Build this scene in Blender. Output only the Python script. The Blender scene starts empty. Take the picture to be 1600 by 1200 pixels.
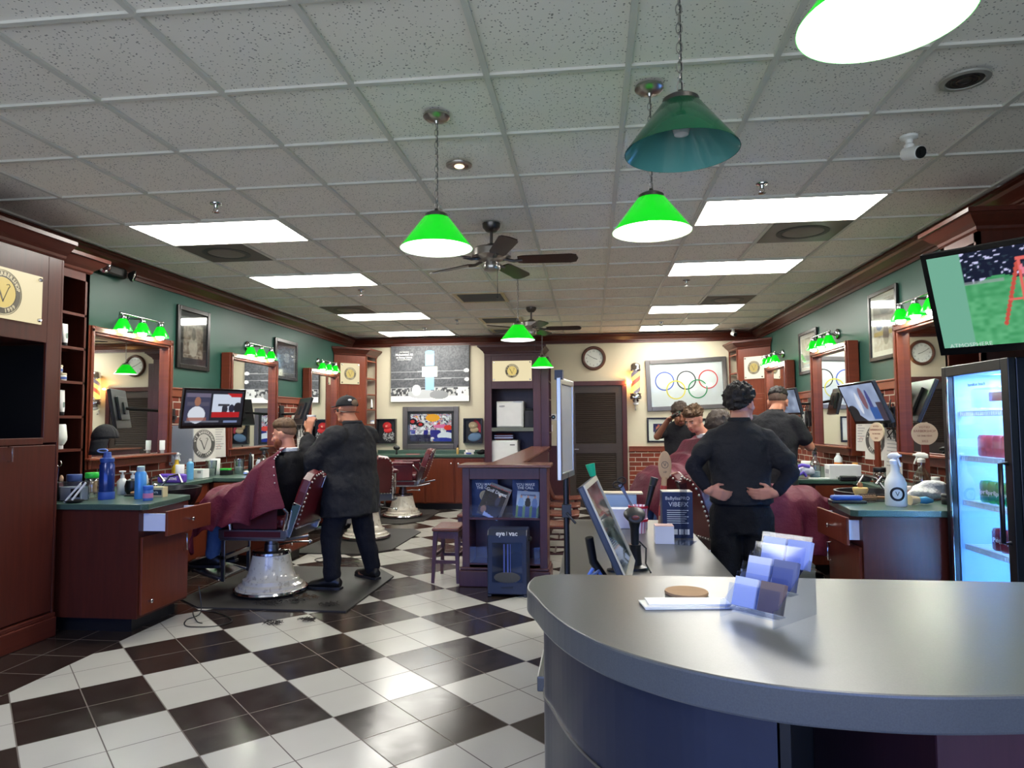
import bpy, bmesh, math, random
import numpy as np
from mathutils import Vector, Matrix, Euler, noise
random.seed(7)
C = bpy.context.scene.collection
D = bpy.data
PI = math.pi
SC = bpy.context.scene
EXPO = 1.5; K = 2**-EXPO      # camera exposure; K keeps lit signs and screens at display level
WL, WR, YB, H, CAMZ = -4.25, 2.78, 11.75, 2.935, 1.423
def mx(x): return WL + WR - x          # mirror an X across the room's centre line

# ------------------------------------------------------------------ mesh builder
class B:
    def __init__(s, M=None):
        s.v, s.f, s.m, s.sm, s.M = [], [], [], [], M
    def add(s, vs, fs, mi=0, smooth=False):
        n = len(s.v)
        if s.M is not None: vs = [s.M @ Vector(v) for v in vs]
        s.v += [tuple(v) for v in vs]
        s.f += [tuple(i + n for i in f) for f in fs]
        s.m += [mi] * len(fs); s.sm += [smooth] * len(fs)
        return s
    def box(s, x0, x1, y0, y1, z0, z1, mi=0):
        if x0 > x1: x0, x1 = x1, x0
        if y0 > y1: y0, y1 = y1, y0
        if z0 > z1: z0, z1 = z1, z0
        v = [(x, y, z) for z in (z0, z1) for y in (y0, y1) for x in (x0, x1)]
        return s.add(v, [(0,2,3,1),(4,5,7,6),(0,1,5,4),(2,6,7,3),(0,4,6,2),(1,3,7,5)], mi)
    def cbox(s, c, d, R=None, mi=0):
        v = []
        for z in (-1, 1):
            for y in (-1, 1):
                for x in (-1, 1):
                    p = Vector((x*d[0]/2, y*d[1]/2, z*d[2]/2))
                    if R is not None: p = R @ p
                    v.append(Vector(c) + p)
        return s.add(v, [(0,2,3,1),(4,5,7,6),(0,1,5,4),(2,6,7,3),(0,4,6,2),(1,3,7,5)], mi)
    def prism(s, poly, z0, z1, mi=0, smooth=False):
        n = len(poly)
        a = sum(poly[i][0]*poly[(i+1)%n][1]-poly[(i+1)%n][0]*poly[i][1] for i in range(n))
        if a < 0: poly = poly[::-1]
        v = [(x, y, z0) for x, y in poly] + [(x, y, z1) for x, y in poly]
        s.add(v, [tuple(range(n))[::-1], tuple(range(n, 2*n))], mi)
        k = len(s.v) - 2*n
        for i in range(n):
            j = (i+1) % n
            s.f.append((k+i, k+j, k+n+j, k+n+i)); s.m.append(mi); s.sm.append(smooth)
        return s
    def extr(s, poly, axis, a0, a1, mi=0):
        """polygon given in the two other axes, extruded along axis"""
        n = len(poly); v = []
        for a in (a0, a1):
            for p, q in poly:
                v.append((a,p,q) if axis == 0 else (p,a,q) if axis == 1 else (p,q,a))
        fs = [tuple(range(n)), tuple(range(n, 2*n))[::-1]] + [(i, n+i, n+(i+1)%n, (i+1)%n) for i in range(n)]
        return s.add(v, fs, mi)
    def tube(s, pts, r, n=8, closed=False, mi=0, cap=True):
        pts = [Vector(p) for p in pts]; m = len(pts)
        rs = r if isinstance(r, (list, tuple)) else [r]*m
        vs, up = [], None
        for i, p in enumerate(pts):
            a = pts[i-1] if (i > 0 or closed) else p
            b = pts[(i+1) % m] if (i < m-1 or closed) else p
            t = (b - a).normalized()
            if up is None: up = Vector((0,0,1)) if abs(t.z) < .9 else Vector((1,0,0))
            x = t.cross(up)
            if x.length < 1e-6: x = t.cross(Vector((0,1,0)))
            x.normalize(); y = x.cross(t).normalized(); up = y
            for k in range(n):
                w = 2*PI*k/n; vs.append(p + x*math.cos(w)*rs[i] + y*math.sin(w)*rs[i])
        fs = []
        for i in range(m if closed else m-1):
            for k in range(n):
                l = (k+1) % n; j = (i+1) % m
                fs.append((i*n+k, i*n+l, j*n+l, j*n+k))
        s.add(vs, fs, mi, True)
        if cap and not closed:
            q = len(s.v) - len(vs)
            s.f += [tuple(q+k for k in range(n))[::-1], tuple(q+(m-1)*n+k for k in range(n))]
            s.m += [mi]*2; s.sm += [False]*2
        return s
    def lathe(s, prof, n=24, c=(0,0,0), R=None, mi=0, cap=True):
        """prof: [(radius, height)], turned about local z"""
        vs, fs, m = [], [], len(prof)
        for r, z in prof:
            for k in range(n):
                p = Vector((r*math.cos(2*PI*k/n), r*math.sin(2*PI*k/n), z))
                if R is not None: p = R @ p
                vs.append(Vector(c) + p)
        for i in range(m-1):
            for k in range(n):
                l = (k+1) % n; fs.append((i*n+k, i*n+l, (i+1)*n+l, (i+1)*n+k))
        s.add(vs, fs, mi, True)
        if cap:
            q = len(s.v) - len(vs)
            s.f += [tuple(q+k for k in range(n))[::-1], tuple(q+(m-1)*n+k for k in range(n))]
            s.m += [mi]*2; s.sm += [False]*2
        return s
    def ball(s, c, r, n=14, m=9, mi=0, R=None):
        r = r if isinstance(r, (tuple, list)) else (r, r, r)
        vs = [(0,0,-1)]
        for i in range(1, m):
            a = -PI/2 + PI*i/m
            for k in range(n):
                vs.append((math.cos(a)*math.cos(2*PI*k/n), math.cos(a)*math.sin(2*PI*k/n), math.sin(a)))
        vs.append((0,0,1)); out = []
        for v in vs:
            p = Vector((v[0]*r[0], v[1]*r[1], v[2]*r[2]))
            if R is not None: p = R @ p
            out.append(Vector(c) + p)
        fs = [(0, 1+(k+1)%n, 1+k) for k in range(n)]
        for i in range(m-2):
            for k in range(n):
                l = (k+1) % n; a = 1+i*n
                fs.append((a+k, a+l, a+n+l, a+n+k))
        a = 1+(m-2)*n
        fs += [(a+k, a+(k+1)%n, len(vs)-1) for k in range(n)]
        return s.add(out, fs, mi, True)
    def cap_(s, p0, r0, p1, r1, n=12):
        """tapered capsule"""
        p0, p1 = Vector(p0), Vector(p1); d = p1 - p0; L = d.length
        if L < 1e-5: return s.ball(p0, r0)
        R = d.to_track_quat('Z', 'Y').to_matrix()
        prof = [(max(1e-4, r0*math.cos(a)), r0*math.sin(a)) for a in (-1.5, -1.1, -.7, -.3, 0)] + \
               [(max(1e-4, r1*math.cos(a)), L + r1*math.sin(a)) for a in (0, .3, .7, 1.1, 1.5)]
        return s.lathe(prof, n, p0, R)
    def loft(s, rings, n=20, mi=0):
        """rings: (centre, half width vector, half depth vector)"""
        vs, fs = [], []
        for c, a, b in rings:
            for k in range(n):
                w = 2*PI*k/n; vs.append(Vector(c) + Vector(a)*math.cos(w) + Vector(b)*math.sin(w))
        m = len(rings)
        for i in range(m-1):
            for k in range(n):
                l = (k+1) % n; fs.append((i*n+k, i*n+l, (i+1)*n+l, (i+1)*n+k))
        fs += [tuple(range(n))[::-1], tuple((m-1)*n+k for k in range(n))]
        return s.add(vs, fs, mi, True)
    def grid(s, P, mi=0, smooth=True):
        n, m = len(P), len(P[0])
        return s.add([p for r in P for p in r], [(i*m+j, i*m+j+1, (i+1)*m+j+1, (i+1)*m+j) for i in range(n-1) for j in range(m-1)], mi, smooth)
    def ring(s, c, r0, r1, n=40, R=None, mi=0, h=.002):
        vs = []
        for z in (0, h):
            for r in (r0, r1):
                for k in range(n):
                    p = Vector((r*math.cos(2*PI*k/n), r*math.sin(2*PI*k/n), z))
                    vs.append(Vector(c) + (R @ p if R is not None else p))
        fs = []
        for k in range(n):
            l = (k+1) % n
            fs += [(2*n+k, 3*n+k, 3*n+l, 2*n+l), (k, l, n+l, n+k), (n+k, n+l, 3*n+l, 3*n+k), (k, 2*n+k, 2*n+l, l)]
        return s.add(vs, fs, mi)
    def text(s, t, size, c, R=None, mi=0, align='CENTER', ext=.0006, sx=1.0, bold=0.0):
        cu = D.curves.new('t', 'FONT'); cu.body = t; cu.size = size; cu.align_x = align; cu.align_y = 'CENTER'; cu.extrude = ext; cu.offset = bold
        cu.resolution_u = 2
        o = D.objects.new('t', cu); C.objects.link(o)
        dg = bpy.context.evaluated_depsgraph_get()
        me = D.meshes.new_from_object(o.evaluated_get(dg))
        vs = []
        for v in me.vertices:
            p = Vector((v.co.x*sx, v.co.y, v.co.z)); vs.append(Vector(c) + (R @ p if R is not None else p))
        fs = [tuple(p.vertices) for p in me.polygons]
        D.objects.remove(o); D.meshes.remove(me); D.curves.remove(cu)
        return s.add(vs, fs, mi)

def mk(name, b, mats, parent=None, loc=None, bevel=0, sub=0, solid=0, remesh=0, smooth=0, disp=0, dscale=.1, label=None, kind=None, rot=None, seg=2):
    me = D.meshes.new(name); me.from_pydata(b.v, [], b.f)
    if not isinstance(mats, (list, tuple)): mats = [mats]
    for m in mats: me.materials.append(m)
    me.polygons.foreach_set('material_index', b.m); me.polygons.foreach_set('use_smooth', b.sm)
    me.update()
    if any(b.sm) and not remesh: me.set_sharp_from_angle(angle=.75)
    o = D.objects.new(name, me); C.objects.link(o)
    if parent is not None: o.parent = parent
    if loc is not None: o.location = loc
    if rot is not None: o.rotation_euler = rot
    if solid:
        k = o.modifiers.new('s', 'SOLIDIFY'); k.thickness = solid; k.offset = 0
    if remesh:
        k = o.modifiers.new('r', 'REMESH'); k.mode = 'VOXEL'; k.voxel_size = remesh; k.use_smooth_shade = True
    if smooth:
        k = o.modifiers.new('sm', 'SMOOTH'); k.factor = .5; k.iterations = smooth
    if disp:
        t = D.textures.new('folds', 'CLOUDS'); t.noise_scale = dscale; t.noise_depth = 2
        k = o.modifiers.new('d', 'DISPLACE'); k.texture = t; k.strength = disp; k.mid_level = .5; k.texture_coords = 'LOCAL'
    if bevel:
        k = o.modifiers.new('b', 'BEVEL'); k.width = bevel; k.segments = seg; k.limit_method = 'ANGLE'; k.angle_limit = .7
        k.harden_normals = False
    if sub:
        k = o.modifiers.new('u', 'SUBSURF'); k.levels = sub; k.render_levels = sub
    if label: o['label'] = label
    if kind: o['kind'] = kind
    return o
def tag(o, label, cat, group=None):
    o['label'] = label; o['category'] = cat
    if group: o['group'] = group
    return o
def thing(name, label, cat, loc=(0,0,0), rz=0, group=None):
    o = D.objects.new(name, None); C.objects.link(o); o.location = loc; o.rotation_euler = (0,0,rz); o.empty_display_size = .05
    return tag(o, label, cat, group)
def struct(name, b, mats, **k): return mk(name, b, mats, kind='structure', **k)
def dup(r, loc, rz, label=None, group=None):
    c = r.copy(); C.objects.link(c); c.location = loc; c.rotation_euler = (0,0,rz)
    if label: c['label'] = label
    if group: c['group'] = group
    for ch in r.children:
        d = ch.copy(); C.objects.link(d); d.parent = c
        for g in ch.children:
            e = g.copy(); C.objects.link(e); e.parent = d
    return c
def Rz(a): return Matrix.Rotation(a, 3, 'Z')
def Rx(a): return Matrix.Rotation(a, 3, 'X')
def Ry(a): return Matrix.Rotation(a, 3, 'Y')
R_XZ = Rx(PI/2)                    # flat art drawn in xy stands up facing -Y
def R_face(a): return Rz(a) @ R_XZ # stands up facing the horizontal direction (sin a, -cos a)

# ------------------------------------------------------------------ materials
class N:
    def __init__(s, name):
        s.m = D.materials.new(name); s.m.use_nodes = True; s.t = s.m.node_tree; s.t.nodes.clear()
        s.out = s.t.nodes.new('ShaderNodeOutputMaterial')
    def n(s, typ, **kw):
        x = s.t.nodes.new('ShaderNode' + typ)
        for k, v in kw.items(): setattr(x, k, v)
        return x
    def l(s, a, b): s.t.links.new(a, b)
    def math(s, op, a, b=None, c=None):
        x = s.n('Math', operation=op)
        for i, v in enumerate((a, b, c)):
            if v is None: continue
            if hasattr(v, 'links'): s.l(v, x.inputs[i])
            else: x.inputs[i].default_value = v
        return x.outputs[0]
    def mix(s, f, a, b):
        x = s.n('Mix', data_type='RGBA')
        for v, i in ((f, 0), (a, 6), (b, 7)):
            if hasattr(v, 'links'): s.l(v, x.inputs[i])
            elif i == 0: x.inputs[0].default_value = v
            else: x.inputs[i].default_value = (*v, 1)
        return x.outputs[2]
    def noise(s, scale, detail=3, vec=None, rough=.5, sc=None):
        x = s.n('TexNoise'); x.inputs['Scale'].default_value = scale; x.inputs['Detail'].default_value = detail; x.inputs['Roughness'].default_value = rough
        if vec is None: vec = s.obj(sc)
        s.l(vec, x.inputs['Vector']); return x.outputs[0]
    def obj(s, sc=None):
        c = s.n('TexCoord').outputs['Object']
        if sc is None: return c
        m = s.n('Mapping'); m.inputs['Scale'].default_value = sc; s.l(c, m.inputs[0]); return m.outputs[0]
    def pos(s): return s.n('NewGeometry').outputs['Position']
    def bsdf(s, col, rough=.5, metal=0, spec=.5, trans=0, alpha=None, emit=None, es=0, bump=None, bs=.1, bd=.01, coat=0, ior=None, sss=0):
        p = s.n('BsdfPrincipled')
        for k, v in (('Base Color', col), ('Roughness', rough), ('Emission Color', emit), ('Alpha', alpha), ('Metallic', metal)):
            if v is None: continue
            if hasattr(v, 'links'): s.l(v, p.inputs[k])
            else: p.inputs[k].default_value = (*v, 1) if isinstance(v, (tuple, list)) else v
        p.inputs['Specular IOR Level'].default_value = spec
        p.inputs['Transmission Weight'].default_value = trans
        p.inputs['Emission Strength'].default_value = es
        p.inputs['Coat Weight'].default_value = coat
        if ior: p.inputs['IOR'].default_value = ior
        if sss: p.inputs['Subsurface Weight'].default_value = sss; p.inputs['Subsurface Radius'].default_value = (.02,.008,.004)
        if bump is not None:
            b = s.n('Bump'); b.inputs['Strength'].default_value = bs; b.inputs['Distance'].default_value = bd
            s.l(bump, b.inputs['Height']); s.l(b.outputs[0], p.inputs['Normal'])
        s.l(p.outputs[0], s.out.inputs[0]); s.p = p
        return s.m
def lin(c):
    """sRGB 0-255 -> linear"""
    return tuple((x/255/12.92) if x/255 <= .04045 else ((x/255+.055)/1.055)**2.4 for x in c)
_flat = {}
def flat(rgb, rough=.5, metal=0, name=None, spec=.5, trans=0, es=0, alpha=None, vary=.06):
    """small procedural paint/plastic: colour from sRGB with a faint mottling"""
    k = (rgb, rough, metal, trans, es, alpha)
    if k in _flat: return _flat[k]
    m = N(name or 'paint_%02x%02x%02x' % tuple(int(v) for v in rgb)); c = lin(rgb)
    f = m.noise(9, 2); col = m.mix(f, tuple(v*(1-vary) for v in c), tuple(min(1, v*(1+vary)) for v in c))
    _flat[k] = m.bsdf(col, rough, metal, spec, trans, alpha, emit=c if es else None, es=es*K)
    return _flat[k]
def wood(name, a, b, axis='z', rough=.32, scale=1.0):
    m = N(name); sc = {'z': (14,14,1.1), 'x': (1.1,14,14), 'y': (14,1.1,14)}[axis]
    f = m.noise(2.2*scale, 6, sc=sc, rough=.62); g = m.noise(9*scale, 3, sc=sc)
    col = m.mix(m.math('MULTIPLY', f, 1.15), lin(a), lin(b)); col = m.mix(m.math('MULTIPLY', g, .25), col, lin(tuple(v*.6 for v in a)))
    return m.bsdf(col, rough, spec=.4, bump=g, bs=.04, bd=.003)
M = {}
M['wood'] = wood('mahogany', (56,24,18), (88,38,26))
M['wood_h'] = wood('mahogany_along_y', (60,26,19), (96,42,29), 'y')
M['wood_x'] = wood('mahogany_along_x', (60,26,19), (96,42,29), 'x')
M['cherry'] = wood('cherry_wood', (84,36,22), (122,56,34))
M['cherry_y'] = wood('cherry_wood_along_y', (104,48,30), (146,76,50), 'y')
M['plum'] = wood('plum_stained_wood', (62,34,40), (84,48,52))
M['plum_x'] = wood('plum_stained_wood_top', (92,54,44), (128,82,66), 'y', .22)
M['espresso'] = wood('espresso_wood', (36,22,20), (54,34,30))
M['door'] = wood('dark_door_wood', (50,41,35), (66,55,47), 'x', .45)
M['seat_wood'] = wood('chair_seat_wood', (92,46,36), (130,74,58), 'x', .25)
M['black'] = flat((16,16,18), .4); M['satin_black'] = flat((24,25,28), .3); M['dark'] = flat((34,34,38), .5)
M['rubber'] = flat((22,22,23), .8)
M['white'] = flat((226,226,222), .45); M['cream'] = flat((232,222,190), .5); M['paper'] = flat((222,220,210), .8)
M['chrome'] = flat((205,205,208), .12, 1.0); M['nickel'] = flat((168,164,160), .28, 1.0); M['pewter'] = flat((96,92,90), .35, 1.0)
M['steel'] = flat((130,130,134), .3, 1.0)
m = N('porcelain'); f = m.noise(7, 4); g = m.math('GREATER_THAN', m.noise(26, 4), .6)
M['porcelain'] = m.bsdf(m.mix(m.math('MULTIPLY', g, .35), m.mix(f, lin((222,218,205)), lin((200,192,172))), lin((120,100,76))), .18, coat=.5)
m = N('oxblood_leather'); v = m.n('TexVoronoi'); v.inputs['Scale'].default_value = 90; m.l(m.obj(), v.inputs[0])
M['leather'] = m.bsdf(m.mix(m.noise(5, 3), lin((92,26,32)), lin((60,14,20))), .3, spec=.5, bump=v.outputs[0], bs=.12, bd=.002)
def cloth(name, c, rough=.85, scale=260, bs=.2, vary=.16, fold=7):
    m = N(name); c = lin(c); f = m.noise(fold, 4); w = m.noise(scale, 2)
    return m.bsdf(m.mix(f, tuple(v*(1-vary) for v in c), tuple(v*(1+vary) for v in c)), rough, spec=.2, bump=m.math('ADD', w, m.math('MULTIPLY', m.noise(9, 4, rough=.6), 14)), bs=bs*1.6, bd=.004)
M['cape'] = cloth('burgundy_cape_cloth', (88,28,46), .55)
M['shirt'] = cloth('black_shirt_cloth', (40,40,42)); M['navy_knit'] = cloth('navy_knit', (24,25,33)); M['trousers'] = cloth('dark_trouser_cloth', (26,27,34))
M['black_cloth'] = cloth('black_cloth', (24,24,26)); M['denim'] = cloth('blue_denim', (72,98,140)); M['towel'] = cloth('white_towel', (225,225,222), .95, 120, .5, .05)
M['cap_cloth'] = cloth('charcoal_cap_cloth', (38,38,40))
def skin(name, c, c2):
    m = N(name); return m.bsdf(m.mix(m.noise(14, 3), lin(c), lin(c2)), .5, spec=.35, sss=.08, bump=m.noise(220, 2), bs=.05, bd=.002)
M['skin'] = skin('skin_fair', (208,150,124), (190,126,104)); M['skin2'] = skin('skin_tan', (196,136,106), (176,114,88)); M['skin3'] = skin('skin_brown', (142,92,68), (122,76,56))
def hairm(name, a, b):
    m = N(name); f = m.noise(60, 4, sc=(1,1,.35)); return m.bsdf(m.mix(f, lin(a), lin(b)), .55, spec=.3, bump=m.noise(90, 3, sc=(1.4,1.4,.4)), bs=.7, bd=.006)
M['hair_dark'] = hairm('dark_hair', (18,15,14), (42,36,33)); M['hair_brown'] = hairm('brown_hair', (58,42,28), (104,78,52)); M['hair_grey'] = hairm('dark_brown_hair', (40,32,28), (78,64,52))
M['beard'] = hairm('ginger_beard', (92,48,28), (142,82,50))
# counters, brick, paint
m = N('green_laminate'); f = m.noise(300, 2); M['green_top'] = m.bsdf(m.mix(m.math('GREATER_THAN', f, .56), lin((54,78,68)), lin((80,104,92))), .3)
m = N('grey_laminate'); f = m.noise(420, 2); M['grey_top'] = m.bsdf(m.mix(f, lin((70,71,70)), lin((92,93,90))), .3, spec=.55, bump=m.noise(500, 2), bs=.04, bd=.001)
m = N('slate_panel'); M['slate'] = m.bsdf(m.mix(m.noise(6, 3), lin((24,29,44)), lin((34,40,58))), .35)
def paint(name, a, b, rough=.55):
    m = N(name); return m.bsdf(m.mix(m.noise(3, 3), lin(a), lin(b)), rough, spec=.35, bump=m.noise(160, 2), bs=.06, bd=.002)
M['green_wall'] = paint('green_wall_paint', (42,80,70), (48,87,76), .38); M['cream_wall'] = paint('cream_wall_paint', (192,183,158), (198,190,166))
def brick(name, u):
    m = N(name); g = m.n('SeparateXYZ'); m.l(m.pos(), g.inputs[0]); c = m.n('CombineXYZ'); m.l(g.outputs[u], c.inputs[0]); m.l(g.outputs[2], c.inputs[1])
    t = m.n('TexBrick'); m.l(c.outputs[0], t.inputs['Vector'])
    for k, v in (('Color1', lin((138,62,44))), ('Color2', lin((104,48,36))), ('Mortar', lin((198,188,172)))): t.inputs[k].default_value = (*v, 1)
    for k, v in (('Scale', 1), ('Mortar Size', .006), ('Mortar Smooth', .2), ('Bias', -.1), ('Brick Width', .21), ('Row Height', .0755)): t.inputs[k].default_value = v
    col = m.mix(m.math('MULTIPLY', m.noise(22, 4, vec=m.pos()), .5), t.outputs[0], lin((86,48,40)))
    inv = m.math('SUBTRACT', 1, t.outputs[1])
    return m.bsdf(col, .85, spec=.2, bump=m.math('ADD', inv, m.math('MULTIPLY', m.noise(60, 3, vec=m.pos()), .4)), bs=.6, bd=.008)
M['brick_side'] = brick('red_brick_side', 1); M['brick_back'] = brick('red_brick_back', 0)
# mirror and glass
M['mirror'] = flat((232,236,236), .015, 1.0, 'mirror_glass', vary=.01)
def glassm(name, tint, a=.12, rough=.05, bl=.25):
    m = N(name); t = m.n('BsdfTransparent'); t.inputs[0].default_value = (*lin(tint), 1); g = m.n('BsdfGlossy'); g.inputs['Roughness'].default_value = rough
    fr = m.n('LayerWeight'); fr.inputs[0].default_value = bl
    x = m.n('MixShader'); m.l(m.math('ADD', m.math('MULTIPLY', fr.outputs[0], .5), a*.3), x.inputs[0]); m.l(t.outputs[0], x.inputs[1]); m.l(g.outputs[0], x.inputs[2]); m.l(x.outputs[0], m.out.inputs[0])
    return m.m
M['glass'] = glassm('clear_glass', (251,253,252), .05, .04, .16); M['acrylic'] = glassm('clear_acrylic', (240,244,253), .12, .06, .12); M['blue_acrylic'] = glassm('pale_blue_acrylic', (236,241,254), .06, .06, .14)
def emit(name, c, s): return N(name).bsdf((0,0,0), .5, emit=lin(c), es=s*K)
# ================================================================== the room
YF = -1.9                                         # street front behind the camera
m = N('checker_tile')
g = m.n('SeparateXYZ'); m.l(m.pos(), g.inputs[0]); X, Y = g.outputs[0], g.outputs[1]
ca, sa = math.cos(.7884), math.sin(.7884)
xx = m.math('SUBTRACT', X, -2.5596); yy = m.math('SUBTRACT', Y, 3.7044)
U = m.math('DIVIDE', m.math('ADD', m.math('MULTIPLY', xx, ca), m.math('MULTIPLY', yy, sa)), .6096)
V = m.math('DIVIDE', m.math('SUBTRACT', m.math('MULTIPLY', yy, ca), m.math('MULTIPLY', xx, sa)), .6096)
par = m.math('PINGPONG', m.math('ADD', m.math('FLOOR', U), m.math('FLOOR', V)), 1)   # 0 black, 1 white
inside = m.math('MULTIPLY', m.math('GREATER_THAN', X, -3.11), m.math('LESS_THAN', X, 1.64))
white = m.math('MULTIPLY', par, inside)
def grout(a, w):
    d = m.math('ABSOLUTE', m.math('SUBTRACT', m.math('FRACT', m.math('ADD', m.math('MULTIPLY', a, 2), .5)), .5))
    return m.math('LESS_THAN', d, w)
gi = m.math('MAXIMUM', grout(U, .009), grout(V, .009))
go = m.math('MAXIMUM', grout(m.math('DIVIDE', m.math('ADD', X, 3.11), .6096), .009), grout(m.math('DIVIDE', Y, .6096), .009))
gr = m.math('ADD', m.math('MULTIPLY', gi, inside), m.math('MULTIPLY', go, m.math('SUBTRACT', 1, inside)))
cl = m.noise(1.7, 4, vec=m.pos()); dirt = m.noise(9, 5, vec=m.pos())
wc = m.mix(cl, lin((172,170,162)), lin((186,184,176))); bc = m.mix(dirt, lin((33,27,25)), lin((50,42,38)))
col = m.mix(white, bc, wc); col = m.mix(gr, col, m.mix(white, lin((96,86,78)), lin((74,66,60))))
ro = m.math('ADD', m.math('ADD', .1, m.math('MULTIPLY', dirt, .2)), m.math('MULTIPLY', gr, .5))
M['floor'] = m.bsdf(col, ro, spec=.5, bump=m.math('ADD', m.math('MULTIPLY', gr, -1), m.math('MULTIPLY', m.noise(2.5, 2, vec=m.pos()), .5)), bs=.25, bd=.002)
struct('floor', B().box(WL, WR, YF, YB, -.1, 0), M['floor'])

m = N('mineral_fibre_tile')
v = m.n('TexVoronoi'); v.inputs['Scale'].default_value = 62; m.l(m.pos(), v.inputs['Vector'])
sp = m.math('MULTIPLY', m.math('LESS_THAN', v.outputs[0], m.math('MULTIPLY', m.noise(30, 2, vec=m.pos()), .42)), .75)
M['tile'] = m.bsdf(m.mix(sp, m.mix(m.noise(1.2, 3, vec=m.pos()), lin((233,227,217)), lin((239,234,225))), lin((96,92,88))), .9, spec=.1, bump=m.noise(180, 3, vec=m.pos()), bs=.3, bd=.002)
struct('ceiling', B().box(WL-.2, WR+.2, YF-.2, YB+.2, H+.012, H+.14), M['tile'])
GX, GY, T = -2.8719, 2.2559, .6096
gb = B()
for i in range(-2, 10):
    x = GX + T*i
    if WL < x < WR: gb.box(x-.013, x+.013, YF, YB, H-.003, H+.011)
for j in range(-6, 17):
    y = GY + T*j
    if YF < y < YB: gb.box(WL, WR, y-.012, y+.012, H-.001, H+.0115)
M['tee'] = flat((204,202,194), .5)
struct('trim_1', gb, M['tee'])

struct('wall_left', B().box(WL-.2, WL, YF, YB, -.1, H+.012), M['green_wall'])
struct('wall_right', B().box(WR, WR+.2, YF, YB, -.1, H+.012), M['green_wall'])
struct('wall_back', B().box(WL-.2, WR+.2, YB, YB+.2, -.1, H+.012), M['cream_wall'])
# street front: low wall, header and posts, three shop windows
wf = B().box(WL-.2, WR+.2, YF-.2, YF, -.1, .5).box(WL-.2, WR+.2, YF-.2, YF, 2.7, H+.012)
for x0, x1 in ((WL-.2, -4.0), (-1.85, -1.7), (.35, .5), (2.6, WR+.2)): wf.box(x0, x1, YF-.2, YF, .5, 2.7)
struct('wall_front', wf, M['cream_wall'])
for k, (x0, x1) in enumerate(((-4.0,-1.85), (-1.7,.35), (.5,2.6))):
    w = D.objects.new('window_%d' % (k+1), None); C.objects.link(w); w['kind'] = 'structure'; w.location = ((x0+x1)/2, YF-.1, .5)
    hw = (x1-x0)/2
    mk('window_frame', B().box(-hw,-hw+.05,-.05,.05,0,2.2).box(hw-.05,hw,-.05,.05,0,2.2).box(-hw+.05,hw-.05,-.05,.05,0,.05).box(-hw+.05,hw-.05,-.05,.05,2.15,2.2), M['dark'], w)
    mk('window_pane', B().box(-hw+.05,hw-.05,-.004,.004,.05,2.15), M['glass'], w)
# crown moulding
def crown(sgn):
    return [(0,0), (sgn*.13,0), (sgn*.13,-.018), (sgn*.105,-.028), (sgn*.095,-.05), (sgn*.05,-.085), (sgn*.035,-.1), (sgn*.035,-.115), (sgn*.018,-.122), (sgn*.018,-.15), (0,-.15)]
def crown_run(name, axis, base, sgn, a0, a1, mat, z=H-.002):
    poly = [(base+p, z+q) for p, q in crown(sgn)]
    struct(name, B().extr(poly, axis, a0, a1), mat)
crown_run('trim_2', 1, WL, 1, YF, YB, M['wood_h']); crown_run('trim_3', 1, WR, -1, YF, YB, M['wood_h'])
crown_run('trim_4', 0, YB, -1, WL, WR, M['wood_x'])
# brick wainscot and chair rails on the side walls (rails stop at the mirrors)
MIR = [(5.17,6.33), (7.4,8.62), (9.64,10.8)]
n = 5
for side in (0, 1):
    s = 1 if side == 0 else -1; x = WL if side == 0 else WR
    struct('trim_%d' % n, B().box(x, x+s*.012, 4.87, YB, .05, 1.73), M['brick_side']); n += 1
    ys = [4.87] + [q for p in MIR for q in p] + [YB]
    for a, b in zip(ys[::2], ys[1::2]):
        r = B().box(x, x+s*.03, a+.004, b-.004, 1.715, 1.79).box(x, x+s*.042, a+.004, b-.004, 1.79, 1.808)
        struct('trim_%d' % n, r, M['cherry_y'], bevel=.004); n += 1
# back wall wainscot: plum wood left of the door, brick right of it
struct('trim_%d' % n, B().box(-.72, -.46, YB-.02, YB, 0, 1.0).box(-.72, -.46, YB-.035, YB, 1.0, 1.03), M['plum']); n += 1
struct('trim_%d' % n, B().box(.63, WR, YB-.012, YB, 0, .93), M['brick_back']); n += 1
struct('trim_%d' % n, B().box(.63, WR, YB-.03, YB, .93, 1.0).box(.63, WR, YB-.042, YB, 1.0, 1.018), M['cherry_y'], bevel=.004); n += 1
# louvred door in the back wall
d = D.objects.new('door_1', None); C.objects.link(d); d['kind'] = 'structure'; d.location = (.075, YB, 0)
mk('door_frame', B().box(-.53,-.45,-.06,0,0,2.05).box(.45,.53,-.06,0,0,2.05).box(-.53,.53,-.06,0,2.05,2.13), M['wood'], d, bevel=.006)
db = B().box(-.45,-.34,-.035,0,0,2.05).box(.34,.45,-.035,0,0,2.05).box(-.34,.34,-.035,0,0,.22).box(-.34,.34,-.035,0,.9,1.06).box(-.34,.34,-.035,0,1.93,2.05).box(-.34,.34,-.006,0,.22,1.93)
for z0, z1 in ((.22,.9), (1.06,1.93)):
    k = int((z1-z0)/.033)
    for i in range(k):
        z = z0+.016+i*(z1-z0)/k; db.cbox((0,-.018,z), (.68,.034,.006), Rx(.75))
mk('door_leaf', db, M['door'], d)
mk('door_handle', B().lathe([(.025,0),(.025,.012)], 14, (-.39,-.036,.97), Rx(PI/2)).tube([(-.39,-.04,.97),(-.39,-.09,.97),(-.29,-.09,.97)], .009), M['nickel'], d)

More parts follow.
